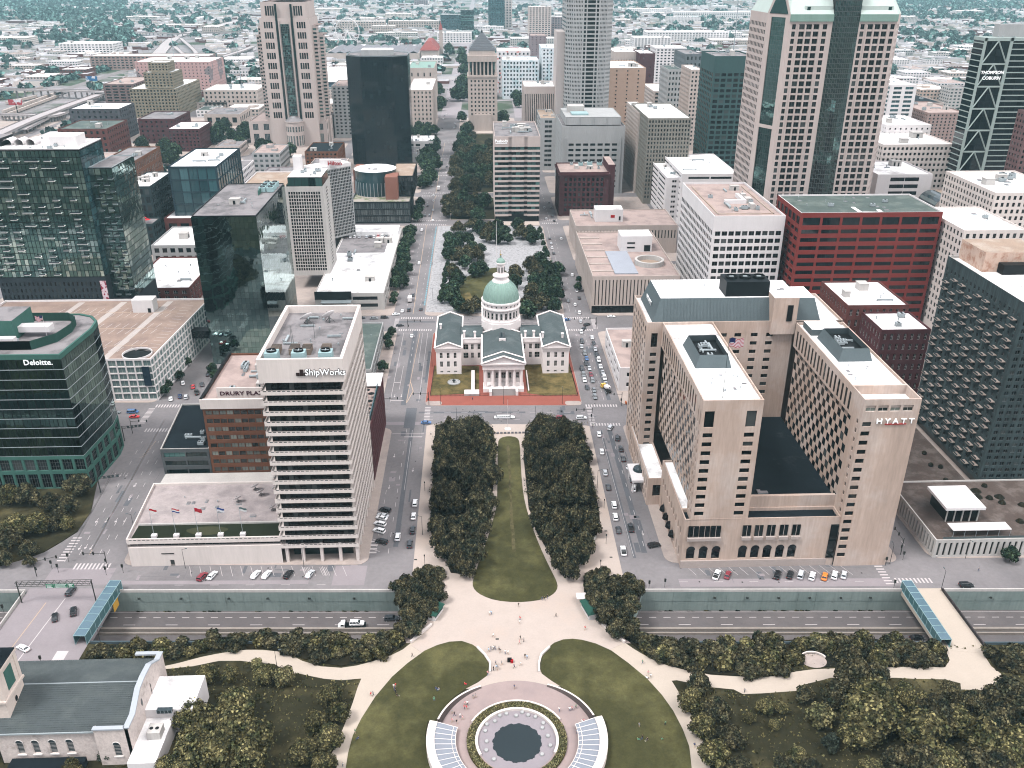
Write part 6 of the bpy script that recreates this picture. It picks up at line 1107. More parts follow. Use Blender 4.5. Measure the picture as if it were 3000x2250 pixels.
# grey stepped block before it
x0,x1,y0,y1,h=BX['federal']
b=B('grey_block','blank topped grey block with five rows of dark windows behind the red brick block','office building',99,840)
tower(b,74,130,800,868,0,60,GREYST,ROOFG,F=([(6,10.6),(12.4,17),(19,23.6),(25.4,30),(32,36.6),(38.4,43),(45,49.6)],floors(4,46,9,.45),wBL),L=(even(68,10,.3),floors(4,50,10,.4),wBL))
b.one('setback',[GREYST,ROOFP],lambda m: (m.box(77.5,127,806,862,60,66.5,0),m.poly([(x,y,65.5) for x,y in rect(78.5,126,807,861)],1))); b.roof(rect(77.4,127.1,805.9,862.1),66.8,ROOFP,GREYST,1.2)
b.one('rib',[GREYST],lambda m: [m.box(x-.5,x+.5,799.3,800,0,50) for x in (77,126.5)]); b.one('rib',[GREYST],lambda m: [m.box(77.4+12.2*i,78+12.2*i,805.5,806,60,66.5) for i in range(5)]); b.one('water_tank',[CONC],lambda m: m.box(82,97,835,848,66,72)); b.one('tank_base',[BLUEMET],lambda m: m.box(84,99,818,832,65.6,68)); b.done()
# civic tower with colonnade and pyramid
b=B('civic_tower','limestone civic tower with columned top storey and stepped pyramid roof','tower',5.5,1152)
tower(b,-12.5,23.5,1134,1172,0,64,LIME,ROOFG,F=(even(36,7,.42,2.2),floors(18,62,9,.5),wD0),L=(even(38,7,.4,2),floors(18,62,9,.5),wD0),R=(even(38,7,.4,2),floors(18,62,9,.5),wD0),roof=False)
b.box('entrance_block',LIME,-5,16,1130,1134,0,21); b.facade((-5,1129.9),(16,1129.9),0,20.9,[(4,6.6),(9.2,11.8),(14.4,17)],[(3,17)],LIME,wD0,1.0); b.box('ledge',LIME,-13.2,24.2,1133.3,1172.7,64,66.5,bottom=True)
b.box('core',G_DARK,-8.5,19.5,1138,1168,66,84)
for i in range(8): x=-10.8+4.65*i; b.one('column',[LIME],lambda m: m.lathe(x,1135.6,[(1.0,66.5),(.95,81.5),(1.3,82)],8))
for s_ in (-10.8,21.75):
    for i in range(7): b.one('column',[LIME],lambda m: m.lathe(s_,1140+4.6*i,[(1.0,66.5),(.95,81.5),(1.3,82)],8))
b.one('attic',[LIME],lambda m: (m.box(-12.5,23.5,1134,1172,82,89,0,True),m.box(-10,21,1137,1169,89,94.5)))
for i in range(11): a=15.5*(1-i/11)+.8; z=94.5+1.75*i; b.one('pyramid_step',[mat('lead_grey_roof',S(150,154,160,1.2),var=.06)],lambda m: m.prism(rect(5.5-a,5.5+a,1153-a,1153+a),z,z+1.75))
b.one('finial',[DKMETAL],lambda m: m.lathe(5.5,1153,[(1.4,113.5),(.8,116),(.05,118)],6)); b.box('terrace',CREAM,-8,19,1112,1130,0,1.2); b.done()
# black glass slab tower
b=B('black_tower','black glass tower with chamfered corners and a low roof penthouse','tower',-100,950)
p=[(-131,936),(-116,925),(-84,925),(-70,936),(-70,966),(-84,976),(-116,976),(-131,966)]
b.one('core',[FR_D],lambda m: m.prism(p,0,106.4))
for i in range(8):
    q0,q1=p[i],p[(i+1) % 8]; L=hypot(q1[0]-q0[0],q1[1]-q0[1])
    if i in (0,1,2,3): b.panels(q0,q1,2,106,max(3,int(L/2.6)),27,(G_BLACK,FR_D,1,1,0.0),.1)
b.roof(p,107.8,ROOFG,LTMETAL,1.0); b.one('penthouse',[GREYST,ROOFW],lambda m: m.prism([(-116 ,938),(-86,938),(-84,946),(-86,962),(-116,962)],106.8,112,0,top=1)); b.done()
# setback tower with the green glass spine
b=B('setback_tower','tall pale pink tower with stepped corners and a long green glass spine','tower',-208,1065)
tower(b,-262,-174,1046,1112,0,27,PINKG,ROOFP,F=(even(88,7,.5,1),[(2,13),(17,24)],(G_GREY,FR_W,4,1)),R=(even(66,6,.5),[(2,13),(17,24)],(G_GREY,FR_W,4,1)))
fl=floors(29,150,10,.5)
for x0,x1,y0,zt,nn in ((-236,-182,1040,136,0),(-233.5,-184.5,1042,152,0),(-229,-189,1046,172,0)):
    tower(b,x0,x1,y0,1095,(0 if zt == 136 else zt-17),zt,PINKG,ROOFP,F=([(4.6+2.5*i,6.5+2.5*i) for i in range(4)]+[((x1-x0)-14.0+2.5*i,(x1-x0)-12.1+2.5*i) for i in range(4)],floors(29,zt-2,10,.62) if zt == 136 else floors(zt-16,zt-2,1,.7),(G_DARK,FR_D,1,2)),R=None)
for i,(dx,ya,zt) in enumerate(((5,1052,128),(10,1062,118))):
    b.facade((-182+dx-5,ya),(-182+dx,ya),0,zt,[(.8,4.6)],floors(29,zt-2,24,.5),PINKG,(G_TEAL,FR_G,1,1),.4); b.facade((-182+dx,ya),(-182+dx,ya+10),0,zt,even(10,3,.7),floors(29,zt-2,24,.5),PINKG,(G_TEAL,FR_G,1,1),.4); b.box('setback_roof',ROOFP,-182.1,-182+dx,ya+.1,1095,zt-1,zt)
    b.facade((-236-dx,ya),(-236-dx+5,ya),0,zt,[(.5,4)],floors(29,zt-2,24,.5),PINKG,(G_TEAL,FR_G,1,1),.4)
b.one('glass_spine',[G_TEAL,PINKG],lambda m: (m.box(-213.5,-204.5,1039.2,1041,34,130,0),[m.box(x-.5,x+.5,1038.6,1041,30,134,1) for x in (-215,-203)],[m.box(-218.4,-216.2,1039.4,1041,30,150,0),m.box(-201.8,-199.6,1039.4,1041,30,150,0)])); b.panels((-213.4,1039.1),(-204.6,1039.1),35,130,5,40,(G_TEAL,FR_G,1,1),.05)
b.one('rotunda',[PINKG,ROOFG],lambda m: (m.lathe(-209,1040,[(10,0),(10,27),(10.6,27.4),(10.6,28.4)],20),m.lathe(-209,1040,[(10.3,28.4),(6,32),(.1,34)],20,1)))
for i in range(9): a=-pi/2+(i-4)*.33; o=link('window',window_mesh(1.9,11,G_GREY,FR_W,2,2),b.e,(-1+10.06*cos(a),-25+10.06*sin(a),2),a+pi/2); o=link('window',window_mesh(1.9,6,G_GREY,FR_W,2,2),b.e,(-1+10.06*cos(a),-25+10.06*sin(a),17),a+pi/2)
b.done()
# striped stone and glass block on the mall
x0,x1,y0,y1,h=BX['peabody']
b=B('striped_block','office block of pinkish stone bands and dark glass bands standing on the mall','office building',30,742,far=False)
b.box('core',FR_D,x0+.6,x1-.6,y0+1.4,y1,0,h-1.6)
for i,(xa,xb,yy) in enumerate(((x0,x0+11,y0),(x0+11,x0+13.5,y0+1.2),(x0+13.5,x0+23.5,y0+.2),(x0+23.5,x0+26,y0+1.2),(x0+26,x1,y0))):
    for k in range(15):
        z=6+3.95*k; 
        if k or i not in (2,): b.one('stone_band',[PINKG],lambda m: m.box(xa,xb,yy,yy+1.5,z-1.6,z,0,True))
        if k < 14: b.panels((xa,yy+.45),(xb,yy+.45),z,z+2.3,max(1,int((xb-xa)/2.6)),1,(G_TEAL if (k*3+i) % 4 else G_GREY,FR_D,1,1),.05)
    b.one('crown',[PINKG],lambda m: m.box(xa,xb,yy,yy+1.5,61.2,h,0,True))
b.facade((x0,y1),(x0,y0),0,h,even(y1-y0,1,.95),floors(4,62,15,.55),PINKG,(G_DARK,FR_D,12,1),.3); b.facade((x1,y0),(x1,y1),0,h,even(y1-y0,1,.95),floors(4,62,15,.55),PINKG,(G_DARK,FR_D,12,1),.3)
b.roof(rect(x0,x1,y0,y1),h+.1,ROOFG,PINKG,1.2); b.gear(x0+8,x1-6,y0+22,y0+58,h-1,16,8,'uudhh',1.2); b.sign('Peabody',x0+5.4,y0-.15,h-4.4,3.0,SIGNW,0,.1,1.0,.06); b.box('sign_line',SIGNW,x0+.8,x0+10,y0-.2,y0,h-5.4,h-5.1); b.done()
# small red brick block with pilasters
x0,x1,y0,y1,h=BX['wainwright']
b=B('red_brick_block','dark red brick block with close set pilasters and a flat overhanging cornice','office building',86,740,far=False)
tower(b,x0,x1,y0,y1,0,h,BRICK2,ROOFP,F=(even(x1-x0,9,.55,3.5),floors(3,h-4,7,.62),wD),L=(even(y1-y0,9,.5,2),floors(3,h-4,7,.6),wD)); b.box('cornice',BRICK2,x0-1,x1+1,y0-1,y1+1,h-2.6,h-1.4,bottom=True)
for i in range(10): x=x0+3.5+(x1-x0-7)*i/9; b.one('pilaster',[BRICK2],lambda m: m.box(x-.5,x+.5,y0-.45,y0,2,h-4))
b.one('stair_tower',[BRICK2,ROOFP],lambda m: m.box(x1,x1+5.5,y0+4,y1,0,h+5,0,top=1)); b.gear(x0+8,x1-3,y0+14,y1-6,h-.9,9,3,'uuchd',.9); b.done()
# white mid tower with green glass top, and the round white hotel beside it
x0,x1,y0,y1,h=-119.5,-96.5,545,575,71.6
b=B('narrow_grid_tower','white framed slab tower with narrow dark windows and a green glass top floor','tower',-108,560,far=False)
tower(b,x0,x1,y0,y1,9,66,CONC,ROOFG,F=(even(x1-x0,13,.74,1.6,1.6),floors(12,63,24,.8),(G_DARK,FR_D,1,1)),R=(even(y1-y0,1,.5,8),floors(12,63,24,.6),(G_GREY,FR_D,6,1))); b.panels((x0+2,y0+.6),(x1,y0+.6),66,71.4,5,1,(G_TEAL,FR_D,2,1),.1); b.panels((x1-.2,y0+.6),(x1-.2,y1-4),66,71.4,6,1,(G_TEAL,FR_D,2,1),.1); b.box('core',FR_D,x0+2,x1-.3,y0+.7,y1-4,65.2,71.0)
b.roof(rect(x0+2,x1-.2,y0+.6,y1-3.8),71.8,ROOFW,WHITE,.5); b.one('hoist_tower',[WHITE],lambda m: m.box(x0+2,x0+7,y1-8,y1-2,66,80)); b.gear(x0+6,x1-4,y0+5,y1-8,71.4,8,4,'uuvp',.9); b.one('planter',[mat('hedge_green',S(60,72,60),var=.3)],lambda m: m.box(x0+.4,x0+6,y0+3,y0+14,65,66.6)); b.done()
b=B('slab_hotel','grey ribbed hotel slab with a lettered white crown behind the narrow grid tower','hotel',-106,626,far=False)
hp=[(-112,611),(-90.5,631.5),(-100,641),(-121.5,621)]
b.facade(hp[0],hp[1],12,61,even(29.7,22,.72,.6),floors(13,60.5,22,.78),GREYST,(G_DARK,FR_D,1,1),.15); b.facade(hp[3],hp[0],12,61,even(13.8,9,.7),floors(13,60.5,22,.78),GREYST,(G_DARK,FR_D,1,1),.15)
for q in (1,2): b.facade(hp[q],hp[q+1],0,61,[],[],GREYST,None)
b.one('crown',[WHITE,ROOFW],lambda m: m.prism(hp,61,63.4,0,top=1)); b.one('sign_screen',[WHITE],lambda m: m.box(-110,-95.6,619,621,63,67.6)); b.sign('Hilton',-99.6,618.8,63.9,3.9,SIGNR,0,.1,1.0,.06); b.done()
b=gen('marketlow','low white podium with a rooftop car deck along the avenue',CONC,ROOFW,2,14,.8,.5,wBL,'podium_building',gear=10,done=False,far=False,box=(-100,-58.5,505,652,10.8)); b.one('car_deck',[ROOFG],lambda m: m.poly([(x,y,9.96) for x,y in rect(-99,-66,590,632)])); b.one('roof_slab',[ROOFW],lambda m: m.box(-99,-60,632,650,9.9,13)); b.one('canopy',[LTMETAL],lambda m: m.box(-96,-78,500,505,6.2,6.6,0,True)); b.one('dark_screen',[DKMETAL],lambda m: m.box(-100,-78,504.5,505,7,12)); b.done()
# blue banded low block with a round wing
b=B('round_wing_block','dark low block with a curved blue glass wing and an orange brick wall','building',-80,735,far=False)
tower(b,-103,-56,702,745,0,17.8,DKMETAL,mat('roof_garden',S(150,160,120),var=.2,col2=S(205,195,185),mask=(.45,.5),mscale=.15),F=(even(47,30,.72),floors(1,17,3,.8),(G_GREY,LTMETAL,1,1)),R=(even(43,20,.6),floors(1,17,3,.8),wD))
tower(b,-72,-54,722,775,17,34,DKMETAL,ROOFB,F=(even(18,8,.7),floors(18,33,4,.8),wD),R=(even(53,20,.7),floors(18,33,4,.8),wT)); b.one('orange_wall',[mat('orange_brick',S(156,108,94,1.4),var=.08)],lambda m: (m.box(-76,-66,712,730,17,35),m.box(-104,-98,735,760,17,36)))
b.one('round_wing',[G_BLUE,ROOFW,LTMETAL],lambda m: (m.lathe(-86,738,[(17,17),(17,35.5)],32,0),m.prism([(-86+17.4*cos(2*pi*i/32),738+17.4*sin(2*pi*i/32)) for i in range(32)],35.5,37,0,top=1),[m.tube((-86+17.2*cos(a),738+17.2*sin(a),17),(-86+17.2*cos(a),738+17.2*sin(a),28),.25,4,mi=2) for a in [pi+pi*i/18 for i in range(19)]])); b.gear(-94,-80,732,744,37,3,3,'p',1.2); b.done()
# right-hand low blocks along Chestnut
b=gen('garR','low broad building with a stained pink roof and narrow vertical slits',LIME,ROOFP,1,2.3,.34,.5,wD,'slit_building',gear=0,done=False,far=False,base=8); b.one('roof_house',[WHITE,ROOFW,SIGNR,FR_D],lambda m: (m.box(84,104,628,640,20,29,0,top=1),m.box(95,98,627.9,628,23,25,2),m.box(101,102.3,627.9,628,21,24,3))); b.gear(76,84,635,655,20,5,4,'dp',1); b.done()
x0,x1,y0,y1,h=66,118,494,590,23.6
b=B('fluted_building','trapezoid pale building with tall dark fins below a wide pink roof','building',92,540,far=False)
b.facade((x0,y0),(x1,y0),5,h,even(x1-x0,24,.3,.8),[(5.5,h-2.4)],LIME,wD,.7,name='slot_window'); b.facade((x0,y0+1),(x1,y0+1),0,5,even(x1-x0,6,.9),[(.4,4.4)],DKMETAL,wBL,.3); b.facade((x0,y1),(x0,y0),0,h,even(96,40,.3),[(10,h-2)],LIME,wD,.5,name='slot_window'); b.facade((x1,y0),(x1,y1),0,h,[],[],LIME,None)
b.roof(rect(x0,x1,y0,y1),h,ROOFP,LIME,1.0); b.one('roof_house',[WHITE,ROOFW,FR_D],lambda m: (m.box(90,110,545,560,22.5,33,0,top=1),m.box(94,99,544.9,545,25,26,2),m.box(94,99,544.9,545,28,29,2),m.box(105,109,544.9,545,23,27,2))); b.one('metal_roof',[mat('pale_blue_roof',S(205,210,222),var=.05)],lambda m: m.box(80,94,500,545,22.6,23.3)); b.one('ramp_drum',[CONC,ROOFB],lambda m: (m.lathe(104,520,[(9,22.6),(9,25.6),(7.5,25.6),(7.5,22.8)],24),m.prism([(104+7.5*cos(2*pi*i/24),520+7.5*sin(2*pi*i/24)) for i in range(24)],22.7,22.9,1)))
b.one('roof_step',[ROOFP,LIME],lambda m: [m.box(67+0*i,80,505+14*i,506+14*i,22.6,23.4,1) for i in range(6)]); b.done()
b=gen('x','white two storey building with a pale flat roof beside the queueing cars',WHITE,ROOFP,2,9,.6,.4,wBL,'white_block',gear=3,box=(67,92,388,440,12.5),far=False)
# dark green glass block, braced tower and right-hand neighbours
gen('dkgreen','dark green grid block with a blank top band and a roof mast',mat('dark_green_panel',S(66,92,92,1.5),var=.08,streak=True),ROOFG,22,5.6,.74,.6,wD,'dark_block','tower',top=12,gear=10,par=1.0)
x0,x1,y0,y1,h=339.6,392,620,634,145.5
b=B('braced_tower','dark glass tower with pale diagonal bracing and a lettered front','tower',365,645,far=False)
BRC=mat('grey_brace',S(176,190,186,1.4),var=.05)
b.box('core',G_BLACK,x0+.2,x1-.2,y0+.3,y1,0,h-1.4)
for k in range(38):
    z=4+3.72*k; b.one('floor_band',[BRC],lambda m: m.box(x0+19.4,x1,y0,y0+.4,z,z+.7,0,True))
    b.one('floor_band',[BRC],lambda m: m.box(x0-.2,x0+.3,y0,y1,z,z+.6,0,True))
    b.panels((x0+19.6,y0+.25),(x1,y0+.25),z+.8,z+3.6,8,1,(G_BLACK,FR_D,1,1),.02)
b.one('brace',[BRC],lambda m: (m.box(x0-.1,x0+1.6,y0-.5,y0+.3,0,h),m.box(x0+17.6,x0+19.6,y0-.5,y0+.3,0,h),m.box(x0-.2,x1+.2,y0-.5,y1+.2,h-2,h)))
for k in range(10):
    z0_,z1_=h-2-14.6*(k+1),h-2-14.6*k
    if z1_ > 4: b.one('brace',[BRC],lambda m: (m.tube((x0+1,y0-.3,max(0,z0_)),(x0+9.6,y0-.3,z1_),.5,4),m.tube((x0+18.2,y0-.3,max(0,z0_)),(x0+9.6,y0-.3,z1_),.5,4),m.box(x0+1,x0+18.6,y0-.45,y0+.2,max(0,z0_)-.5,max(0,z0_)+.5)))
    b.panels((x0+1.6,y0+.2),(x0+17.6,y0+.2),max(1,z0_+.6),z1_-.6,4,3,(G_BLACK,FR_D,1,1),.02) if z1_ > 6 else None
b.roof(rect(x0,x1,y0,y1),h+.05,ROOFG,BRC,1.0); b.one('penthouse',[GREYST],lambda m: m.box(x0+12,x1,y0+7,y1-.5,h-1,h+8)); b.gear(x0+8,x0+30,y0+3,y0+5,h-1,6,3,'v',1.2)
b.one('sign_panel',[SIGNR],lambda m: m.box(x1-22,x1-8,y0+6.7,y0+6.95,h+2,h+7))
b.sign('THOMPSON',x0+9.7,y0-.9,122.6,2.9,SIGNW,0,.1,1.0,.06); b.sign('COBURN',x0+9.7,y0-.9,119.0,2.9,SIGNW,0,.1,1.05,.06); b.done()
# balcony apartment block at the right edge
b=B('balcony_apartments','dark slab apartment block covered in small pale balconies','apartment block',218,320)
PANC=mat('dark_green_concrete',S(66,78,80,1.4),var=.4,streak=True,scale=.5)
x0,x1,y0,y1,h=195.5,243,291.5,349,80
b.facade((x0,y1),(x0,y0),5,h,even(y1-y0,18,.42,.6),floors(6,76,25,.56),PANC,(G_DARK,FR_G,2,1),.3); b.facade((x0,y0),(x1,y0),5,h,even(x1-x0,16,.62,.6),floors(6,76,25,.56),PANC,(G_DARK,FR_G,2,1),.3); b.box('wall',PANC,x0+.5,x1,y0+.5,y1,4.6,6,bottom=True); b.facade((x1,y0),(x1,y1),5,h,[],[],PANC,None); b.facade((x1,y1),(x0,y1),0,h,[],[],PANC,None)
b.roof(rect(x0,x1,y0,y1),h,ROOFW,CONC,1.0); rnd=random.Random(2); BALC=mat('balcony_concrete',S(190,176,166,1.3),var=.1)
for k in range(24):
    for i in range(9):
        if (k+2*i) % 3:
            y=y0+4+6.2*i; z=8.2+2.8*k; b.one('balcony',[BALC,PANC],lambda m: (m.box(x0-1.7,x0,y-1.7,y+1.7,z-.14,z+.14,0,True),m.box(x0-1.7,x0-1.62,y-1.7,y+1.7,z+.14,z+.75,1)))
b.one('roof_house',[mat('stained_stone',S(226,196,178,1.4),var=.12,streak=True,col2=S(196,150,128,1.4),mscale=.3),ROOFB,FR_D],lambda m: (m.box(200,224,330,349,79,87,0,top=1),m.box(206,224,326,330,79,83,2))); b.one('roof_frame',[CONC],lambda m: [m.tube((x,312,79),(x,312,83),.15,4) or m.tube((x,312,83),(x,304,83),.12,4) for x in (206,209,212,215,218)]); b.one('railing',[DKMETAL],lambda m: (m.tube((201,326,80),(201,300,80),.05,4),[m.tube((201,300+1.3*i,79),(201,300+1.3*i,80.2),.04,4) for i in range(20)]))
for i in range(10): b.one('pillar',[CONC],lambda m: m.box(x0+1+4.9*i,x0+2.2+4.9*i,y0+.4,y0+1.6,0,5))
b.box('lobby',G_DARK,x0+3,x1-2,y0+3,y1,0,4.8); b.done()
# low pavilion complex in front of it
b=B('low_terrace_building','low white slotted building with a planted roof terrace on the right','building',190,270)
x0,x1,y0,y1,h=158.5,240,250,289,7.5
b.facade((x0,y0),(x1,y0),0,h,even(x1-x0,38,.42,.5),[(.8,6.2)],CONC,wD,.5,name='slot_window'); b.facade((x0,y1),(x0,y0),0,h,even(y1-y0,18,.42,.5),[(.8,6.2)],CONC,wD,.5,name='slot_window'); b.facade((x1,y0),(x1,y1),0,h,[],[],CONC,None); b.facade((x1,y1),(x0,y1),0,h,[],[],CONC,None)
TER=mat('brown_terrace_paving',S(112,98,92),var=.15,col2=S(134,122,116),mscale=.15); b.roof(rect(x0,x1,y0,y1),h,TER,CONC,.6)
b.one('pavilion',[G_DARK,CONC],lambda m: (m.box(167.5,179,262,274,7,12.6,0),[m.box(167.3+2.9*i,167.7+2.9*i,261.7,262,7,12.6,1) for i in range(5)])); b.one('pavilion_roof',[WHITE],lambda m: (m.box(166,180.5,260.5,275.5,12.6,13.6,0,True),m.box(173,173.3,260.5,268,13.6,13.7)))
b.one('awning',[WHITE,LTMETAL],lambda m: (m.box(165,186,252,256.5,9.8,10.1,0,True),[m.tube((165.5+4.1*i,252.3,7),(165.5+4.1*i,252.3,9.8),.08,5,mi=1) for i in range(6)]))
for i in range(20): rnd=random.Random(i); x,y=rnd.uniform(182,236),rnd.uniform(258,286); b.one('planted_bed',[BED],lambda m: m.lathe(x,y,[(rnd.uniform(1,2.4),7),(.9,7.9),(.1,8.3)],9))
b.one('glass_railing',[G_GREY],lambda m: m.box(161,240,250.4,250.5,7.5,8.4)); b.done()
b=B('brick_terrace','paved brown brick terrace with planters beside the balcony block','terrace',185,315); b.box('paving',TER,158.5,195,290,352,.1,1.4); 
for i in range(16): rnd=random.Random(i+70); x,y=162+rnd.uniform(0,30),293+rnd.uniform(0,52); b.one('planter',[BED],lambda m: m.lathe(x,y,[(.9,1.4),(1.1,2.2),(.6,2.8),(.1,3)],8))
b.box('low_canopy',ROOFG,160,186,335,350,1.2,5.4); b.done()
gen('brickpair','old red brick warehouse with a white roof and a tan roof house',BRICK,ROOFW,7,3.2,.4,.6,wW2,'brick_warehouse','warehouse',gear=6,far=False,box=(176,206,392,428,42)); gen('brickpair2','dark brick warehouse with a smaller lettered white roof beside the tan hotel',BRICK2,ROOFW,7,3,.4,.6,wW2,'brick_warehouse','warehouse',gear=6,far=False,box=(183,206,368,391,39))
gen('lowgrey3','low grey brick shop with a white roof in the gap behind the tan hotel',BRICK,ROOFW,4,3.5,.4,.5,wD,'brick_shop',gear=7,far=False,box=(160,176,362,396,17))
gen('ornate','cream ornate block with a heavy white cornice right of the red block',STONE,ROOFW,13,3.6,.5,.6,wG2,'cream_block',gear=3,far=False,box=(258,292,450,500,62)); gen('whitenw','white loft block with a cluttered roof at the right edge',STONE,ROOFW,16,3.4,.5,.6,wD2,'loft_block',gear=14,far=False,box=(300,345,500,560,70)); gen('vaulted','tan roofed mall with barrel glass vaults in front of the braced tower',LIME,ROOFB,8,6,.5,.4,wD,'vaulted_mall',gear=8,far=False,box=(292,345,562,612,46))
b=B('glass_vault','barrel vaulted glass roof with a pale end wall in front of the braced tower','glass vault',306,566); b.one('vault',[G_GREY,LIME,LTMETAL],lambda m: ([m.poly([(306+8*cos(pi*i/10),561,45+7*sin(pi*i/10)),(306+8*cos(pi*(i+1)/10),561,45+7*sin(pi*(i+1)/10)),(306+8*cos(pi*(i+1)/10),585,45+7*sin(pi*(i+1)/10)),(306+8*cos(pi*i/10),585,45+7*sin(pi*i/10))][::-1]) for i in range(10)],m.poly([(306+8.3*cos(pi*i/10),560.8,45+7.3*sin(pi*i/10)) for i in range(11)][::-1],1))); b.done()
# remaining blocks, each from its measured place
LST=[('midwhite','white department store block with groups of small windows right of the granite tower',STONE,ROOFW,17,3.2,.55,.5,wD2,'store_block'),('midwhite2','white stepped block behind the department store block',WHITE,ROOFW,20,4,.3,.4,wD0,'white_block'),
 ('blackband','low block of black and white bands at the foot of the granite tower',WHITE,ROOFW,12,60,.98,.55,wBL,'banded_block'),('glassy','white and blue glass block beyond the granite tower',WHITE,ROOFW,18,9,.7,.6,(G_BLUE,FR_W,2,1),'glass_block'),
 ('classical','grey stone classical block with a dark hipped roof far right',LIME,ROOFD,8,4,.4,.6,wD0,'classical_block'),('hotelbrick','large brown brick hotel of many bays behind the braced tower',mat('pale_brown_brick',S(168,144,138,1.5),var=.1),ROOFP,16,4,.4,.55,wD0,'brick_hotel'),('brownedge','brown brick tower cut by the right edge',mat('mauve_brick',S(118,92,92,1.5),var=.1),ROOFG,28,3,.5,.5,wD0,'brown_tower'),
 ('oldcol','grey old office block with a green glass roof storey and close windows',mat('grey_brown_stone',S(140,136,128,1.5),var=.12,streak=True),ROOFW,19,2.6,.5,.6,wD0,'old_office'),('oldcol2','pale flank block joined to the grey old office block',LIME,ROOFW,18,3,.5,.6,wD0,'old_office'),('tanblank','blank tan brick block with three lines of small windows',mat('tan_pink_brick',S(216,184,164,1.5),var=.06),ROOFW,20,13,.12,.35,wD0,'tan_block'),
 ('garst','pale ribbed block with a glass top floor behind the striped block',PINKG,ROOFW,1,1.9,.45,.8,wD0,'ribbed_block'),('garst2','grey striped garage behind the striped block',GREYST,ROOFB,10,30,.95,.5,wD0,'striped_garage'),('whitemid','tan loft block with big square windows right of the blank tan block',LIME,ROOFW,9,6,.55,.55,wGr,'loft_block'),
 ('whitetall','tall white grid loft block in the distance',WHITE,ROOFW,16,6,.55,.5,wGr,'loft_block'),('colored1','far apartment slab with salmon coloured panels',mat('white_salmon_panel',S(238,232,232,1.6),var=.05,col2=S(235,140,130,1.5),mask=(.55,.57),mscale=.09),ROOFW,9,6,.4,.5,wGr,'apartment_slab'),('colored2','far apartment slab with pale blue balconies',mat('white_blue_panel',S(230,236,240,1.6),var=.05,col2=S(196,218,224,1.5),mask=(.52,.56),mscale=.12),ROOFW,9,5,.5,.5,wGr,'apartment_slab'),('colored3','far narrow apartment slab with patches of blue beside the grey tower',MATS['white_blue_panel'],ROOFW,13,5,.4,.5,wGr,'apartment_slab'),
 ('browntall','plain mauve brown tower in the distance',mat('mauve_panel',S(150,136,140,1.5),var=.05),ROOFP,18,6,.2,.3,wD0,'plain_tower'),('tancol','tan columned block behind the blank tan block',LIME,ROOFW,1,4,.4,.7,wD0,'columned_block'),('plum','plum brick block joined to the tan columned block',BRICK2,ROOFW,6,9,.1,.2,wD0,'brick_block'),('dkoff','grey block with green trim left of the dark green block',GREYST,ROOFT,12,4,.5,.5,wD0,'grey_office'),('grey2','dark grey loft block behind the dark green block',mat('slate_panel',S(112,118,122,1.5),var=.1),ROOFG,10,5,.4,.5,wD0,'grey_office'),('cream','cream narrow tower beside the dark green block',LIME,ROOFW,18,3.4,.5,.5,wD0,'cream_tower'),
 ('gargrey','white garage deck with a red brick stair tower',WHITE,ROOFW,8,30,.9,.45,wD0,'parking_garage'),('garwide','wide white roofed garage at the foot of the dark green block',WHITE,ROOFW,8,30,.95,.4,wD0,'parking_garage'),
 ('gov2','grey stone courthouse block stepping up behind the black tower',LIME,ROOFW,9,5,.35,.5,wD0,'stone_block'),('opera','long pale hall with a green copper roof left of the avenue',LIME,COPPER,3,8,.2,.3,wD0,'pale_hall'),('lowwhite','low white flat block beside the avenue',WHITE,ROOFW,2,12,.5,.4,wD0,'low_white_block'),('lowgrey','small grey flat shed behind the black tower',GREYST,ROOFG,1,5,.4,.4,wD0,'grey_shed'),
 ('bpv','square glass office above a red brick base with a white roof',mat('black_glazing_frame',S(40,60,70,1.5)),ROOFW,6,6.5,.9,.92,(G_BLUE,FR_D,2,1),'glass_office'),('darkhotel','dark glass block with a white roof and a pale gridded flank',mat('dark_cladding',S(46,60,64,1.5),var=.1),ROOFW,7,4,.7,.7,wD2,'dark_glass_block'),('brickl','brown brick hall with tall arched windows',BROWNB,ROOFG,4,4,.5,.7,(G_GREY,FR_W,2,2),'brick_hall'),
 ('cupA','large red brick warehouse with arched top windows left of the yard',BRICK,ROOFT,5,6,.4,.5,wD0,'brick_warehouse'),('cupB','dark brick warehouse with a blank white patch on its side',BRICK2,ROOFG,5,6,.35,.45,wD0,'brick_warehouse'),('cupC','dark brick warehouse with a white roof deck beside the street trees',BRICK2,ROOFW,6,4,.45,.5,wD0,'brick_warehouse'),('dkbrick','dark grey brick mill with a white roof and red framed windows',mat('sooty_brick',S(84,82,88,1.5),var=.15),ROOFW,6,6,.4,.5,wD0,'brick_mill'),
 ('pinklong','long pink and grey hospital slab on the left',mat('pink_panel',S(206,168,164,1.5),var=.08,col2=S(150,138,140,1.5),mask=(.5,.51),mscale=.012),ROOFW,10,6,.3,.35,wD0,'pink_slab'),('brown','brown block with black window bands beside the stepped tower',mat('brown_panel',S(128,106,104,1.5)),ROOFP,8,9,.7,.5,wBL,'brown_block'),('greenroof','pale hall with a green hipped roof',LIME,COPPER,2,6,.3,.4,wD0,'pale_hall'),('arches','grey stone market hall with a row of big arches',LIME,ROOFG,1,9,.55,.5,wD0,'stone_hall')]
for t in LST:
    k,lab,wm,rm,nf,pt_,fx,fz,wn,nm=t
    gen(k,lab,wm,rm,nf,pt_,fx,fz,wn,nm,gear=5 if BX[k][2] < 1000 else 3,far=(BX[k][2] > 620))
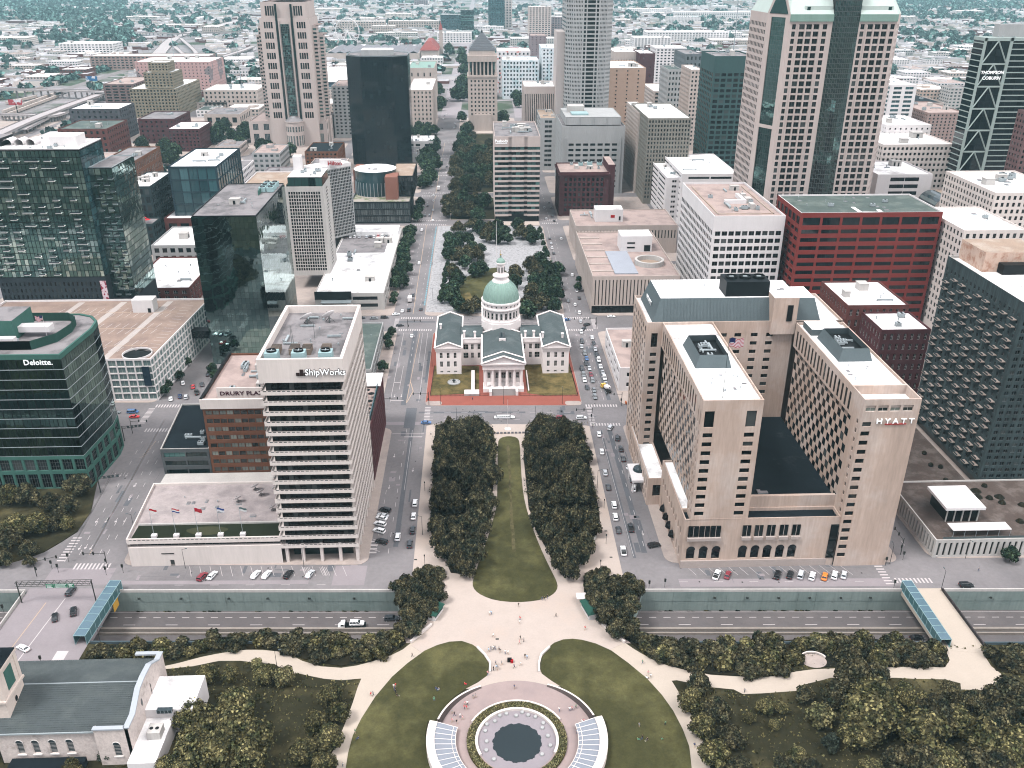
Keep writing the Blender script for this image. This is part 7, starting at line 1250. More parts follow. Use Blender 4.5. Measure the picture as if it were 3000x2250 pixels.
gen('z','red brick base hall below the square glass office',BRICK,ROOFW,1,9,.7,.7,wD,'brick_hall',box=(-230,-184,640,725,22),far=True); gen('z','dark terrace block with red parasols below the dark glass block',MATS['dark_cladding'],ROOFG,4,4,.7,.6,wD,'terrace_block',gear=0,box=(-256,-232,622,639,23),far=True); gen('z','grey shed with a pale roof before the square glass office',GREYST,ROOFW,3,5,.6,.6,wD,'grey_hall',box=(-222,-178,585,632,18),far=False); gen('z','white roofed brick pub row with red awnings',BRICK,ROOFW,3,5,.5,.6,wW2,'brick_row',box=(-214,-176,512,575,13),far=False)
gen('z','wide garage with a pale pink roof and dark gridded openings',WHITE,ROOFB,4,9,.8,.6,wD0,'parking_garage',box=(-196,-128,700,790,24),far=True); gen('z','long white government block with rows of small windows',LIME,ROOFW,4,6,.4,.5,wD0,'long_block',box=(-392,-316,1330,1400,26)); gen('z','white flat roofed plant building behind the brick warehouse',WHITE,ROOFW,2,8,.3,.4,wD0,'white_shed',box=(-500,-440,1030,1075,12))
gen('z','grey green flank block beside the stepped corner tower',GREYST,ROOFP,14,5,.5,.5,wD0,'grey_flank',box=(-172,-150,1090,1150,60)); gen('z','brick hotel block with a dark roof between the towers',BROWNB,ROOFD,6,4,.5,.5,wD0,'brick_block',box=(-170,-138,880,930,24))
b=B('stepped_stone_tower','dark stone deco tower rising in steps from a wide block','tower',-435,1300)
DEC=mat('weathered_stone',S(150,140,122,1.4),var=.12)
for x0,x1,y0,y1,z0,z1,nf,nx in ((-466,-404,1250,1360,0,38,9,14),(-446,-408,1256,1300,38,58,5,8),(-440,-414,1262,1292,58,70,3,6)):
    tower(b,x0,x1,y0,y1,z0,z1,DEC,ROOFW,F=(even(x1-x0,nx,.5),floors(z0+1,z1-1,nf,.55),wD0),R=(even(y1-y0,int(nx*1.4),.5),floors(z0+1,z1-1,nf,.55),wD0))
b.done()
# arena with a pale roof and a big screen, round wheel far off
b=B('arena','arena with a white domed roof and a lit picture screen','arena',-205,1420)
b.one('bowl',[mat('blue_grey_cladding',S(90,116,132,1.4)),WHITE],lambda m: (m.lathe(-215,1450,[(62,0),(62,30)],36,0),m.lathe(-215,1450,[(64,30),(50,38),(25,43),(.1,45)],36,1)),True); b.one('screen',[WHITE,mat('screen_picture',S(60,84,130,1.5),var=.1,col2=S(220,225,235,1.6),mask=(.5,.52),mscale=.06)],lambda m: (m.box(-186,-150,1383,1388,2,30,0),m.box(-181,-155,1382.6,1383,7,25,1))); b.done()
wl=link('ferris_wheel',None,loc=(-330,2420,0)); tag(wl,'big white observation wheel far behind the black tower','ferris wheel')
m=MB()
for i in range(28):
    a,c=2*pi*i/28,2*pi*(i+1)/28
    for yy in (-2,2): m.tube((30*cos(a),yy,34+30*sin(a)),(30*cos(c),yy,34+30*sin(c)),.7,4)
link('rim',m.mesh('rim',[WHITE]),wl); m=MB(); [m.tube((0,0,34),(30*cos(2*pi*i/14),0,34+30*sin(2*pi*i/14)),.35,4) for i in range(14)]; link('spoke',m.mesh('spoke',[WHITE]),wl); m=MB(); [m.tube((sx*16,sy*7,0),(0,sy*2,34),1,5) for sx in (-1,1) for sy in (-1,1)]; link('leg',m.mesh('leg',[WHITE]),wl)
gm=MB(); gm.box(-1.6,1.6,-1.4,1.4,-3.6,-.4); gme=gm.mesh('gondola',[WHITE])
for i in range(28): link('gondola',gme,wl,(30*cos(2*pi*i/28),0,34+30*sin(2*pi*i/28)))
b=B('station_hall','long grey train shed with a red tiled head house and clock tower','station',-180,2120)
b.one('shed_roof',[mat('grey_shed_roof',S(168,164,170),var=.1),REDST],lambda m: [m.poly([(-330+20*i,2060,12),(-320+20*i,2060,16),(-320+20*i,2250,16),(-330+20*i,2250,12)]) or m.poly([(-320+20*i,2060,16),(-310+20*i,2060,12),(-310+20*i,2250,12),(-320+20*i,2250,16)]) for i in range(10)]); b.box('wall',LIME,-332,-128,2060,2252,0,12); b.one('head_house',[LIME,mat('red_tile',S(176,96,92,1.2))],lambda m: (m.box(-126,-88,2080,2200,0,16),m.frustum(rect(-128,-86,2078,2202),16,rect(-112,-102,2090,2190),34,1))); b.one('clock_tower',[LIME,MATS['red_tile']],lambda m: (m.box(-88,-80,2180,2190,0,52),m.frustum(rect(-88.5,-79.5,2179.5,2190.5),52,rect(-84.2,-83.8,2184.8,2185.2),70,1))); b.done()
FAR=[(-30,2900,40,30,62,'teal_glass','far teal glass office slab by the avenue'),(60,2950,50,40,95,'blue_glass','far blue glass tower with a white top'),(95,3000,30,30,110,'pale_pink_stone','far pale tower beside the blue glass tower'),(-70,3000,90,40,45,'blue_glass','far wide blue glass block left of the avenue end'),(165,2500,60,40,88,'pink_granite','far pink concrete slab tower'),(220,2560,40,40,60,'mauve_panel','far mauve block beside the pink slab'),(-360,2950,150,40,28,'limestone','far long pale hotel slab'),(-200,3000,160,40,26,'limestone','far long pale slab with rows of dark windows'),(-60,2480,90,40,26,'white_paint','far white plastered row left of the avenue'),(-40,2600,60,30,22,'teal_glass','far stepped teal banded block'),(-250,4300,60,40,90,'mauve_panel','far hazy mauve tower pair'),(420,2250,90,60,30,'white_paint','far white shed with a broad roof'),(-880,2150,120,60,26,'white_paint','far white block at the left edge'),(-640,1850,230,50,26,'pale_brown_brick','long brown grey hospital block on the left'),(560,2500,220,60,26,'white_paint','far long white warehouse on the right'),(900,3600,300,80,24,'white_paint','far white plant across the woods'),(700,3900,160,60,22,'white_paint','far pale hall in the woods')]
for x,y,wd,dp,h,mk_,lab in FAR: gen('f',lab,MATS[mk_],ROOFW,max(3,int(h/5)),8,.6,.5,wGr,'distant_building',gear=2,box=(x-wd/2,x+wd/2,y,y+dp,h),sides='LR',depth=.6)
# ================================================================== plants
def foliage(name,a,c,k=1.0):
    m,t,b=nodes(name); L=t.links
    g=N(t,'ShaderNodeNewGeometry'); oi=N(t,'ShaderNodeObjectInfo')
    n=N(t,'ShaderNodeTexNoise',i2=.35,i3=2.0); L.new(g.outputs['Position'],n.inputs[0])
    mr=N(t,'ShaderNodeMapRange',i1=.35,i2=.65); L.new(n.outputs[0],mr.inputs[0])
    c1=mixc(t,mr.outputs[0],(*a,1),(*c,1))
    pw=N(t,'ShaderNodeMath',operation='POWER'); L.new(g.outputs['Random Per Island'],pw.inputs[0]); pw.inputs[1].default_value=3.0
    ad=N(t,'ShaderNodeMath',operation='MULTIPLY_ADD'); L.new(pw.outputs[0],ad.inputs[0]); ad.inputs[1].default_value=2.6; ad.inputs[2].default_value=.4  # a few leaves much lighter: leaf highlights put into the colour
    ob=N(t,'ShaderNodeMath',operation='MULTIPLY_ADD'); L.new(oi.outputs['Random'],ob.inputs[0]); ob.inputs[1].default_value=.6; ob.inputs[2].default_value=.7
    mu=N(t,'ShaderNodeMath',operation='MULTIPLY'); L.new(ad.outputs[0],mu.inputs[0]); L.new(ob.outputs[0],mu.inputs[1])
    cm=N(t,'ShaderNodeCombineColor')
    for i in range(3): L.new(mu.outputs[0],cm.inputs[i])
    L.new(mixc(t,1.0,c1,cm.outputs[0],'MULTIPLY'),b.inputs['Base Color'])
    b.inputs['Roughness'].default_value=.7; b.inputs['Specular IOR Level'].default_value=.08
    MATS[name]=m
    return m
F_DARK=foliage('dark_olive_leaves',(.010,.014,.009),(.060,.052,.028)); F_OLIVE=foliage('olive_leaves',(.020,.023,.010),(.085,.074,.034)); F_GREEN=foliage('green_leaves',(.006,.018,.012),(.030,.045,.024)); F_LIGHT=foliage('light_leaves',(.07,.072,.034),(.12,.105,.052)); F_CON=foliage('needle_leaves',(.014,.02,.015),(.026,.032,.022)); F_FAR=foliage('haze_tinted_leaves',(.032,.072,.066),(.062,.108,.096))  # the far leaves carry a blue-green haze tint in their own colour
BARK=mat('bark',(.05,.04,.03),var=.2)
def crown_mesh(name,seed,m,R=1.0,H=1.3,n=1400,leaf=.11,shape='round',nl=11):
    "a unit crown: leaf clumps through the outer volume of several lobes, gaps between; radius about 1, base at z=0"
    rnd=random.Random(seed); mb=MB(); lobes=[]
    for i in range(nl):
        t=(i+.5)/nl; a=i*2.4+rnd.uniform(-.4,.4); z=H*(.18+.74*t)
        if shape == 'cone': rr_=R*(1-t)*.72; lr=R*(.5-.26*t)
        elif shape == 'low': rr_=R*.62*sqrt(rnd.random()); lr=R*rnd.uniform(.34,.5); z=H*rnd.uniform(.25,.6)
        else: rr_=R*.62*sin(pi*min(1,.22+t*.78)) ; lr=R*rnd.uniform(.34,.5)
        lobes.append((rr_*cos(a),rr_*sin(a),z,lr))
    if shape != 'cone': lobes.append((0,0,H*.55,R*.62))
    tot=sum(l[3] ** 2 for l in lobes)
    for lx,ly,lz,lr in lobes:
        for _ in range(int(n*lr*lr/tot)):
            u=rnd.uniform(-.75,1); a=rnd.uniform(0,2*pi); s_=sqrt(1-u*u); d=Vector((s_*cos(a),s_*sin(a),u)); r=lr*rnd.uniform(.78,1.08)
            p=Vector((lx,ly,lz))+Vector((d.x*r,d.y*r,d.z*r*.9))
            if p.z < .02: continue
            nr=(d+Vector((rnd.uniform(-.7,.7),rnd.uniform(-.7,.7),rnd.uniform(-.3,.9)))).normalized()
            q=nr.to_track_quat('Z','Y'); s2=leaf*rnd.uniform(.6,1.35); w_=rnd.uniform(0,pi)
            e1=q @ Vector((cos(w_),sin(w_),0))*s2; e2=q @ Vector((-sin(w_),cos(w_),0))*s2*.7; k=nr*s2*.35
            b=len(mb.v); mb.v += [tuple(p-e1),tuple(p+e2+k),tuple(p+e1),tuple(p-e2+k)]; mb.f += [(b,b+1,b+2),(b,b+2,b+3)]; mb.m += [0,0]
        ic=.80
        for j in range(3):
            for i in range(6):
                P=lambda i_,j_: (lx+lr*ic*sin(pi*j_/3)*cos(2*pi*i_/6),ly+lr*ic*sin(pi*j_/3)*sin(2*pi*i_/6),max(0.0,lz+lr*ic*.85*cos(pi*j_/3)))
                mb.poly([P(i,j+1),P(i+1,j+1),P(i+1,j),P(i,j)])
    return mb.mesh(name,[m])
def trunk_mesh(seed,h=1.0):
    rnd=random.Random(seed); mb=MB(); mb.tube((0,0,0),(.02,.01,h*.6),.05,6,.035)
    for i in range(4): a=i*1.6+rnd.uniform(0,.6); mb.tube((.02,.01,h*(.4+.05*i)),(.35*cos(a),.35*sin(a),h*(.9+.1*rnd.random())),.025,5,.01)
    return mb.mesh('trunk',[BARK])
SPEC={'dark': [crown_mesh('crown',s,F_DARK,n=2300,leaf=.085,H=1.55,shape='cone',nl=15) for s in (1,2,3)]+[crown_mesh('crown',s,F_DARK,n=2300,leaf=.085) for s in (14,15)],'olive': [crown_mesh('crown',s,F_OLIVE,n=2800,leaf=.075,nl=15) for s in (4,5,6)],'green': [crown_mesh('crown',s,F_GREEN,n=900,leaf=.13) for s in (7,8,9)],
        'light': [crown_mesh('crown',s,F_LIGHT,n=1300) for s in (10,11)],'cone': [crown_mesh('crown',s,F_CON,n=1300,H=2.4,shape='cone',nl=16) for s in (12,13)],'shrub': [crown_mesh('foliage',s,F_DARK,n=520,H=.95,leaf=.16,shape='low',nl=7) for s in (20,21,22)],'shrub2': [crown_mesh('foliage',s,F_OLIVE,n=520,H=.95,leaf=.16,shape='low',nl=7) for s in (23,24)]}
TRK=[trunk_mesh(s) for s in (1,2,3)]
PR=random.Random(77)
def tree(x,y,r,sp,label,group,z=0.0,th=None,name='tree',hs=1.0):
    me=PR.choice(SPEC[sp]); th=th if th is not None else r*.8
    t=link(name,None,loc=(x,y,z)); tag(t,label,'tree',group)
    c=link('crown',me,t,(0,0,th*.55),PR.uniform(0,6.28)); s_=PR.uniform(.9,1.12); c.scale=(r*s_,r*PR.uniform(.9,1.1),r*s_*hs*PR.uniform(.9,1.15))
    k=link('trunk',PR.choice(TRK),t,(0,0,0),PR.uniform(0,6.28)); k.scale=(r,r,th*1.4)
    return t
def shrub(x,y,r,sp,label,group,z=0.2,name='shrub'):
    o=link(name,PR.choice(SPEC[sp]),None,(x,y,z),PR.uniform(0,6.28)); o.scale=(r*PR.uniform(.85,1.2),r*PR.uniform(.85,1.2),r*PR.uniform(.8,1.3)); tag(o,label,'shrub',group); return o
ORD_=['first','second','third','fourth','fifth','sixth','seventh','eighth','ninth','tenth','eleventh','twelfth','thirteenth','fourteenth','fifteenth','sixteenth','seventeenth','eighteenth','nineteenth','twentieth']+['%dth' % i for i in range(21,60)]
def ranks(pts,head,place,per=7):
    "a label for each point: its place in rows counted from the near side, left to right"
    n=len(pts); idx=sorted(range(n),key=lambda i: pts[i][1]); rows=max(1,round(n/per)); out={}
    for r in range(rows):
        row=sorted(idx[r*n // rows:(r+1)*n // rows],key=lambda i: pts[i][0])
        for c,i in enumerate(row): out[i]=f'{head} of {place}, {ORD[c]} from left in {ORD[r]} row from front' if rows > 1 else f'{head} {place}, {ORD[c]} from left'
    return [out[i] for i in range(n)]
for k,lab in (('grove_left','the left grove'),('grove_right','the right grove')):
    for (x,y),l in zip(PT[k],ranks(PT[k],'dark tree',lab,4)): tree(x,y,PR.uniform(3.5,4.5),'dark',l,'trees of '+lab,.2,3.2,hs=PR.uniform(1.15,1.5))
for k,lab in (('side_left','the left plaza thicket'),('side_right','the right plaza thicket')):
    for (x,y),l in zip(PT[k],ranks(PT[k],'dark tree',lab,4)): tree(x,y,PR.uniform(2.7,3.6),'dark',l,'trees beside the plaza',.2,2.0)
for (x,y,r),l in zip(PT['wood_right'],ranks(PT['wood_right'],'broad park tree','the right wood',6)): tree(x,y,r,'dark' if PR.random() < .6 else 'olive',l,'park trees on the right',0,r*.7)
for (x,y,r),l in zip(PT['wood_light'],ranks(PT['wood_light'],'yellow green tree','among the darker park trees',9)): tree(x,y,r,'light' if r < 4 else 'olive',l,'lighter park trees',0,r*.7)
for i,(x,y,r) in enumerate(PT['conifer']):
    if r > 1: tree(x,y,r,'cone',['dark conical conifer on the right park lawn','x','dark conical tree growing against the church wall'][i],None,0,1.0,'conifer')
for (x,y,r),l in zip(PT['wood_left'],ranks(PT['wood_left'],'olive tree','the clump beside the church',5)): tree(x,y,r,'olive',l,'park trees by the church',0,r*.7)
for (x,y,r),l in zip(PT['left_mass'],ranks(PT['left_mass'],'dark tree','the green office bank',5)): tree(x,y,r,'dark' if PR.random() < .7 else 'olive',l,'trees on the bank by the green office',.3,r*.6)
for (x,y),l in zip(PT['kiener'],ranks(PT['kiener'],'round tree','the courthouse square',7)): tree(x,y,PR.uniform(4.8,6.2),'green' if PR.random() < .6 else 'dark',l,'trees of the square behind the courthouse',.1,3.2)
for (x,y),l in zip(PT['kiener_rows'],ranks(PT['kiener_rows'],'slim young tree','the courthouse square edge',3)): tree(x,y,PR.uniform(1.9,2.5),'green',l,'young trees edging the square',.1,2.4,hs=1.5)
for (x,y),l in zip(PT['mall'],ranks(PT['mall'],'round tree','the mall lawns',5)): tree(x,y,PR.uniform(6.5,8.5),'dark' if PR.random() < .4 else 'green',l,'trees of the mall lawns',.2,4)
for (x,y),l in zip(PT['market_left'],ranks(PT['market_left'],'street tree','the left avenue kerb',3)): tree(x,y,PR.uniform(4.2,5.6) if y < 800 else PR.uniform(6.5,9),'green',l,'trees left of the avenue',.1,3.5)
for (x,y),l in zip(PT['mall_far'],ranks(PT['mall_far'],'big green tree','the civic tower park',4)): tree(x,y,PR.uniform(9,14),'green',l,'trees round the civic tower',0,5)
for (x,y),l in zip(PT['midleft'],ranks(PT['midleft'],'green tree','the warehouse district',5)): tree(x,y,PR.uniform(7,11),'green',l,'trees among the warehouses',0,4)
for (x,y),l in zip(PT['street_trees'],ranks(PT['street_trees'],'single pavement tree','the near streets',4)): tree(x,y,PR.uniform(2.2,3.4),'green',l,'single street trees',.12,2.5)
def inside(p,poly):
    c=False; n=len(poly)
    for i in range(n):
        (x1,y1),(x2,y2)=poly[i],poly[i-1]
        if (y1 > p[1]) != (y2 > p[1]) and p[0] < (x2-x1)*(p[1]-y1)/(y2-y1+1e-9)+x1: c=not c
    return c
def fill(poly,step,fn,seed=3):
    rnd=random.Random(seed); xs=[p[0] for p in poly]; ys_=[p[1] for p in poly]; y=min(ys_); n=0
    while y < max(ys_):
        x=min(xs)+rnd.uniform(0,step)
        while x < max(xs):
            q=(x+rnd.uniform(-.35,.35)*step,y+rnd.uniform(-.35,.35)*step)
            if inside(q,poly): fn(*q); n += 1
            x += step
        y += step*.85
    return n
SHR={}
NOOK=(98.8,200.6)
def later(key,x,y,r,sp,group):
    if hypot(x-NOOK[0],y-NOOK[1]) > 5.6: SHR.setdefault(key,[]).append((x,y,r,sp,group))
cnt=[fill(PO['strip_left'],3.7,lambda x,y: later('the left planted strip',x,y,PR.uniform(2.1,3.0),'shrub' if PR.random() < .7 else 'shrub2','shrubs of the left strip')),
 fill(PO['strip_right'],3.9,lambda x,y: later('the right planted strip',x,y,PR.uniform(2.2,3.2),'shrub' if PR.random() < .7 else 'shrub2','shrubs of the right strip')),
 fill(PO['strip_far_right'],4.0,lambda x,y: later('the footbridge bed',x,y,PR.uniform(2.2,3.2),'shrub','shrubs right of the footbridge')),
 fill(PO['hedge_left'],3.6,lambda x,y: later('the left plaza thicket',x,y,PR.uniform(2.0,2.6),'shrub','shrubs left of the plaza')),fill(PO['hedge_right'],3.6,lambda x,y: later('the right plaza thicket',x,y,PR.uniform(2.0,2.6),'shrub','shrubs right of the plaza'))]
for key,l_ in SHR.items():
    for (x,y,r,sp,gr),lb in zip(l_,ranks(l_,'dense shrub',key,10)): shrub(x,y,r,sp,lb,gr)
ug=MB(); rnd=random.Random(6)
def tuft(x,y):
    for _ in range(26):
        a,r_,z=rnd.uniform(0,6.28),rnd.uniform(0,1.6),rnd.uniform(.3,1.5); s_=rnd.uniform(.2,.4); c=Vector((x+r_*cos(a),y+r_*sin(a),z)); q=Vector((rnd.uniform(-.6,.6),rnd.uniform(-.6,.6),1)).normalized().to_track_quat('Z','Y'); e1,e2=q @ Vector((s_,0,0)),q @ Vector((0,s_,0)); ug.poly([c-e1,c-e2,c+e1,c+e2])
for k in ('grove_left','grove_right'): fill(PO[k],2.4,tuft,9)
o=link('undergrowth',ug.mesh('undergrowth',[F_DARK])); o['kind']='stuff'
# grass tufts and low scrub in the park as one uncountable mass
rnd=random.Random(8); mb=MB()
PARK=[((60,200),(135,195)),((-100,-15),(135,208))]
avoid=[PO[k] for k in ('path_left','path_right','lawn_left','lawn_right')]
for i in range(9000):
    right=rnd.random() < .6; x=rnd.uniform(58,175) if right else rnd.uniform(-98,-20); y=rnd.uniform(138,206)
    if any(inside((x,y),a) for a in avoid) or hypot(x-FX,y-FY) < 26: continue
    s_=rnd.uniform(.15,.5); a=rnd.uniform(0,6.28)
    for k in range(3): q=a+k*2.1; mb.poly([(x-s_*cos(q),y-s_*sin(q),.02),(x+s_*cos(q),y+s_*sin(q),.02),(x+s_*.7*sin(q),y-s_*.7*cos(q),s_*.9)])
o=link('undergrowth',mb.mesh('undergrowth',[F_OLIVE])); o['kind']='stuff'
mb=MB()
for i in range(2600):
    a,r_=rnd.uniform(0,2*pi),rnd.uniform(11.5,13.5)
    x,y=FX+r_*cos(a),FY+r_*sin(a); s_=rnd.uniform(.12,.32)
    for k in range(3): q=a+k*2.1; mb.poly([(x-s_*cos(q),y-s_*sin(q),.74),(x+s_*cos(q),y+s_*sin(q),.74),(x+s_*sin(q),y-s_*cos(q),.78+s_)])
o=link('ground_cover',mb.mesh('ground_cover',[F_LIGHT])); o['kind']='stuff'
mb=MB()
for i in range(60): x=rnd.uniform(-118,-35) if i % 2 else rnd.uniform(55,138); y=yw(x)-.35; s_=rnd.uniform(.2,.55); [mb.poly([(x-s_+.3*k,y,-8),(x+s_+.3*k,y-.2,-8),(x+.3*k,y-.1-.1*k,-8+s_*1.5)]) for k in range(4)]
o=link('weeds',mb.mesh('weeds',[F_DARK])); o['kind']='stuff'
# ================================================================== vehicles
CARC={'white': (.62,.62,.63),'silver': (.36,.37,.39),'grey': (.14,.15,.16),'dark': (.03,.034,.04),'black': (.010,.011,.013),'blue': (.05,.11,.24),'navy': (.02,.035,.08),'red': (.42,.03,.035),'maroon': (.15,.02,.03),'orange': (.55,.16,.03),'yellow': (.6,.36,.06)}
CP=mat('car_paint',(.5,.5,.5),rough=.28,var=.03,spec=.6,objc=True); CGL=mat('car_glass',(.01,.013,.016),rough=.05,var=0,spec=.8); TYRE=mat('tyre',(.012,.012,.012),var=.1); RIM=mat('wheel_rim',(.35,.36,.37),rough=.35,var=.05); LAMPW=mat('headlamp',(.7,.72,.74),rough=.15,var=0); LAMPR=mat('tail_lamp',(.35,.015,.015),rough=.2,var=0); PLAST=mat('black_trim',(.02,.02,.02),rough=.6)
def loft(mb,secs,mi=0):
    "sections along y: (y, [(x, z)...] half profile from the sill up to the centre line)"
    b=len(mb.v); k=None
    for y,pr in secs:
        full=[(-x,z) for x,z in pr]+[(x,z) for x,z in reversed(pr)]; k=len(full); mb.v += [(x,y,z) for x,z in full]
    for j in range(len(secs)-1):
        for i in range(k-1): mb.f.append((b+j*k+i,b+(j+1)*k+i,b+(j+1)*k+i+1,b+j*k+i+1)); mb.m.append(mi)
    mb.f.append(tuple(b+i for i in range(k))); mb.m.append(mi); e=b+(len(secs)-1)*k; mb.f.append(tuple(reversed([e+i for i in range(k)]))); mb.m.append(mi)
def car_proto(kind):
    "length along y, front at +y"
    t=link('parked_car',None,loc=(0,0,-50)); L_,W_,H_,hood,cab0,cab1,gz={'sedan': (4.7,.9,1.42,.95,-1.75,1.05,.9),'suv': (4.8,.96,1.74,1.08,-2.25,1.15,1.02),'pickup': (5.6,.98,1.82,1.12,-.7,1.3,1.08),'van': (5.2,.98,1.85,1.05,-2.4,1.75,1.05),'limo': (9.5,.95,1.5,.98,-4.0,3.0,.93)}[kind]
    h=L_/2; mb=MB()
    def pr(w_,z1,z0=.28): return [(w_*.9,z0),(w_,z0+.18),(w_,z1-.16),(w_*.93,z1-.03),(w_*.5,z1)]
    tail=hood if kind in ('sedan','limo') else hood+.02
    loft(mb,[(-h,pr(W_*.86,tail-.18,.42)),(-h+.14,pr(W_*.96,tail-.02,.3)),(cab0,pr(W_,hood)),(cab1+.1,pr(W_,hood)),(h-.5,pr(W_*.97,hood-.1)),(h-.1,pr(W_*.9,hood-.22,.34)),(h,pr(W_*.8,hood-.32,.42))])
    if kind == 'pickup': mb.box(-W_+.12,W_-.12,-h+.15,cab0-.1,hood+.002,hood+.006,0)
    link('body',mb.mesh('body',[CP]),t)
    mb=MB(); f0,f1=(.62,.75) if kind in ('sedan','limo') else (.18 if kind != 'pickup' else .12,.7)
    rw_=W_*.74; wb=W_*.92
    lo=[(-wb,cab0,hood-.02),(wb,cab0,hood-.02),(wb,cab1,hood-.02),(-wb,cab1,hood-.02)]; hi=[(-rw_,cab0+f0,H_-.06),(rw_,cab0+f0,H_-.06),(rw_,cab1-f1,H_-.06),(-rw_,cab1-f1,H_-.06)]
    mb.frustum([(p[0],p[1]) for p in lo],hood-.02,[(p[0],p[1]) for p in hi],H_-.06,0); link('glazing',mb.mesh('glazing',[CGL]),t)
    mb=MB(); mb.frustum([(p[0]*1.02,p[1]+(-.06 if p[1] < 0 else .06)) for p in hi],H_-.07,[(p[0]*.9,p[1]*.96) for p in hi],H_,0)
    ny=3 if kind != 'limo' else 6
    for s_ in (-1,1):
        for i in range(ny+1):
            t_=i/ny; yl=cab0+(cab1-cab0)*t_; yh=hi[0][1]+(hi[2][1]-hi[0][1])*t_; mb.tube((s_*(wb+.005),yl,hood),(s_*(rw_+.01),yh,H_-.05),.05,4)
    link('roof',mb.mesh('roof',[CP]),t)
    if kind == 'pickup': m2=MB(); m2.box(-W_+.14,W_-.14,-h+.2,cab0-.12,hood+.007,hood+.012); link('load_bed',m2.mesh('load_bed',[PLAST]),t)
    wm_=MB(); wm_.tube((-.13,0,0),(.13,0,0),.34,14); wm_.tube((.13,0,0),(.14,0,0),.2,10,mi=1); wm_.tube((-.13,0,0),(-.14,0,0),.2,10,mi=1); wme=wm_.mesh('wheel',[TYRE,RIM])
    for sx in (-1,1):
        for y in (-h*.62,h*.62): link('wheel',wme,t,(sx*(W_-.1),y,.34))
        m3=MB(); m3.box(sx*W_*.62-.17,sx*W_*.62+.17,h-.16,h-.02,hood-.42,hood-.27); link('headlight',m3.mesh('headlight',[LAMPW]),t); m3=MB(); m3.box(sx*W_*.68-.14,sx*W_*.68+.14,-h-.01,-h+.1,tail-.4,tail-.22); link('tail_light',m3.mesh('tail_light',[LAMPR]),t); m3=MB(); m3.box(sx*(W_+.1)-.09,sx*(W_+.1)+.09,cab1-.35,cab1-.2,hood,hood+.14); link('mirror',m3.mesh('mirror',[PLAST]),t)
    m3=MB(); m3.box(-.5,.5,h-.06,h+.01,.42,.62); link('grille',m3.mesh('grille',[PLAST]),t)
    return t
PROTO={k: car_proto(k) for k in ('sedan','suv','pickup','van','limo')}
def truck_proto(kind):
    t=link('truck',None,loc=(0,0,-50)); mb=MB()
    L_={'truck': 7.4,'towtruck': 9.0,'mixer': 8.6}[kind]; h=L_/2
    loft(mb,[(h-2.2,[(1.1,.6),(1.15,1.2),(1.15,2.3),(1.0,2.55),(.5,2.6)]),(h-.9,[(1.1,.6),(1.15,1.2),(1.1,2.3),(.95,2.5),(.5,2.55)]),(h-.55,[(1.1,.6),(1.1,1.2),(1.05,1.5),(.9,1.55),(.5,1.58)]),(h,[(1.0,.6),(1.0,1.1),(.95,1.3),(.8,1.4),(.5,1.42)])]); link('cab',mb.mesh('cab',[CP]),t)
    mb=MB(); mb.poly([(-1.0,h-.86,1.6),(1.0,h-.86,1.6),(.9,h-.94,2.35),(-.9,h-.94,2.35)][::-1]); [mb.poly([(s_*1.165,h-2.0,1.6),(s_*1.165,h-1.0,1.6),(s_*1.12,h-1.05,2.3),(s_*1.12,h-2.0,2.3)]) for s_ in (-1,1)]; link('glazing',mb.mesh('glazing',[CGL]),t)
    mb=MB(); mb.box(-.5,.5,-h,h-.4,.55,.95); link('chassis',mb.mesh('chassis',[PLAST]),t)
    if kind == 'truck': mb=MB(); mb.box(-1.2,1.2,-h,h-2.4,.95,3.4,0,True); [mb.box(-1.21-.0,1.21,y,y+.05,1,3.41) for y in (-h,h-2.45)]; link('cargo_box',mb.mesh('cargo_box',[WHITE]),t)
    if kind == 'towtruck': mb=MB(); mb.box(-1.25,1.25,-h,h-2.4,.95,1.2,0,True); mb.box(-1.25,1.25,h-2.6,h-2.4,1.2,2.2); link('flat_bed',mb.mesh('flat_bed',[DKMETAL]),t)
    if kind == 'mixer':
        mb=MB(); q=Matrix.Rotation(-.28,3,'X'); b0=len(mb.v)
        prof=[(.3,-2.6),(.8,-2.3),(1.2,-.6),(1.25,.4),(1.0,1.7),(.5,2.1)]; mb.lathe(0,0,prof,14); mb.v=[tuple(q @ Vector((x,z,y))+Vector((0,-1.0,2.3))) for x,y,z in mb.v]; link('drum',mb.mesh('drum',[WHITE]),t)
    wm_=MB(); wm_.tube((-.18,0,0),(.18,0,0),.5,12); wm_.tube((.18,0,0),(.19,0,0),.28,10,mi=1); wm_.tube((-.18,0,0),(-.19,0,0),.28,10,mi=1); wme=wm_.mesh('wheel',[TYRE,RIM])
    for sx in (-1,1):
        for y in (-h+1.2,-h+2.4,h-1.1): link('wheel',wme,t,(sx*.98,y,.5))
    return t
for k in ('truck','towtruck','mixer'): PROTO[k]=truck_proto(k)
used=set()
WORD={'sedan': 'car','suv': 'tall car','pickup': 'pickup','van': 'van','limo': 'stretched limousine','truck': 'box truck','towtruck': 'flatbed tow truck','mixer': 'cement mixer truck'}
def put_car(x,y,colr,kind,rz,label,group,z=0.0):
    root=PROTO[kind]; c=(*CARC[colr],1.0)
    if kind not in used:
        used.add(kind); root.location=(x,y,z); root.rotation_euler=(0,0,rz); root.color=c
        for ch in root.children: ch.color=c
        r=root; r['label']=label
        if group: r['group']=group
    else: r=copy_tree(root,(x,y,z),rz,None,label,group,c)
    r['category']={'truck': 'truck','towtruck': 'tow truck','mixer': 'cement truck','van': 'van','pickup': 'pickup'}.get(kind,'car')
    r.name={'truck': 'box_truck','towtruck': 'tow_truck','mixer': 'cement_mixer','van': 'parked_van','pickup': 'pickup_truck','limo': 'limousine'}.get(kind,'parked_car')
    return r
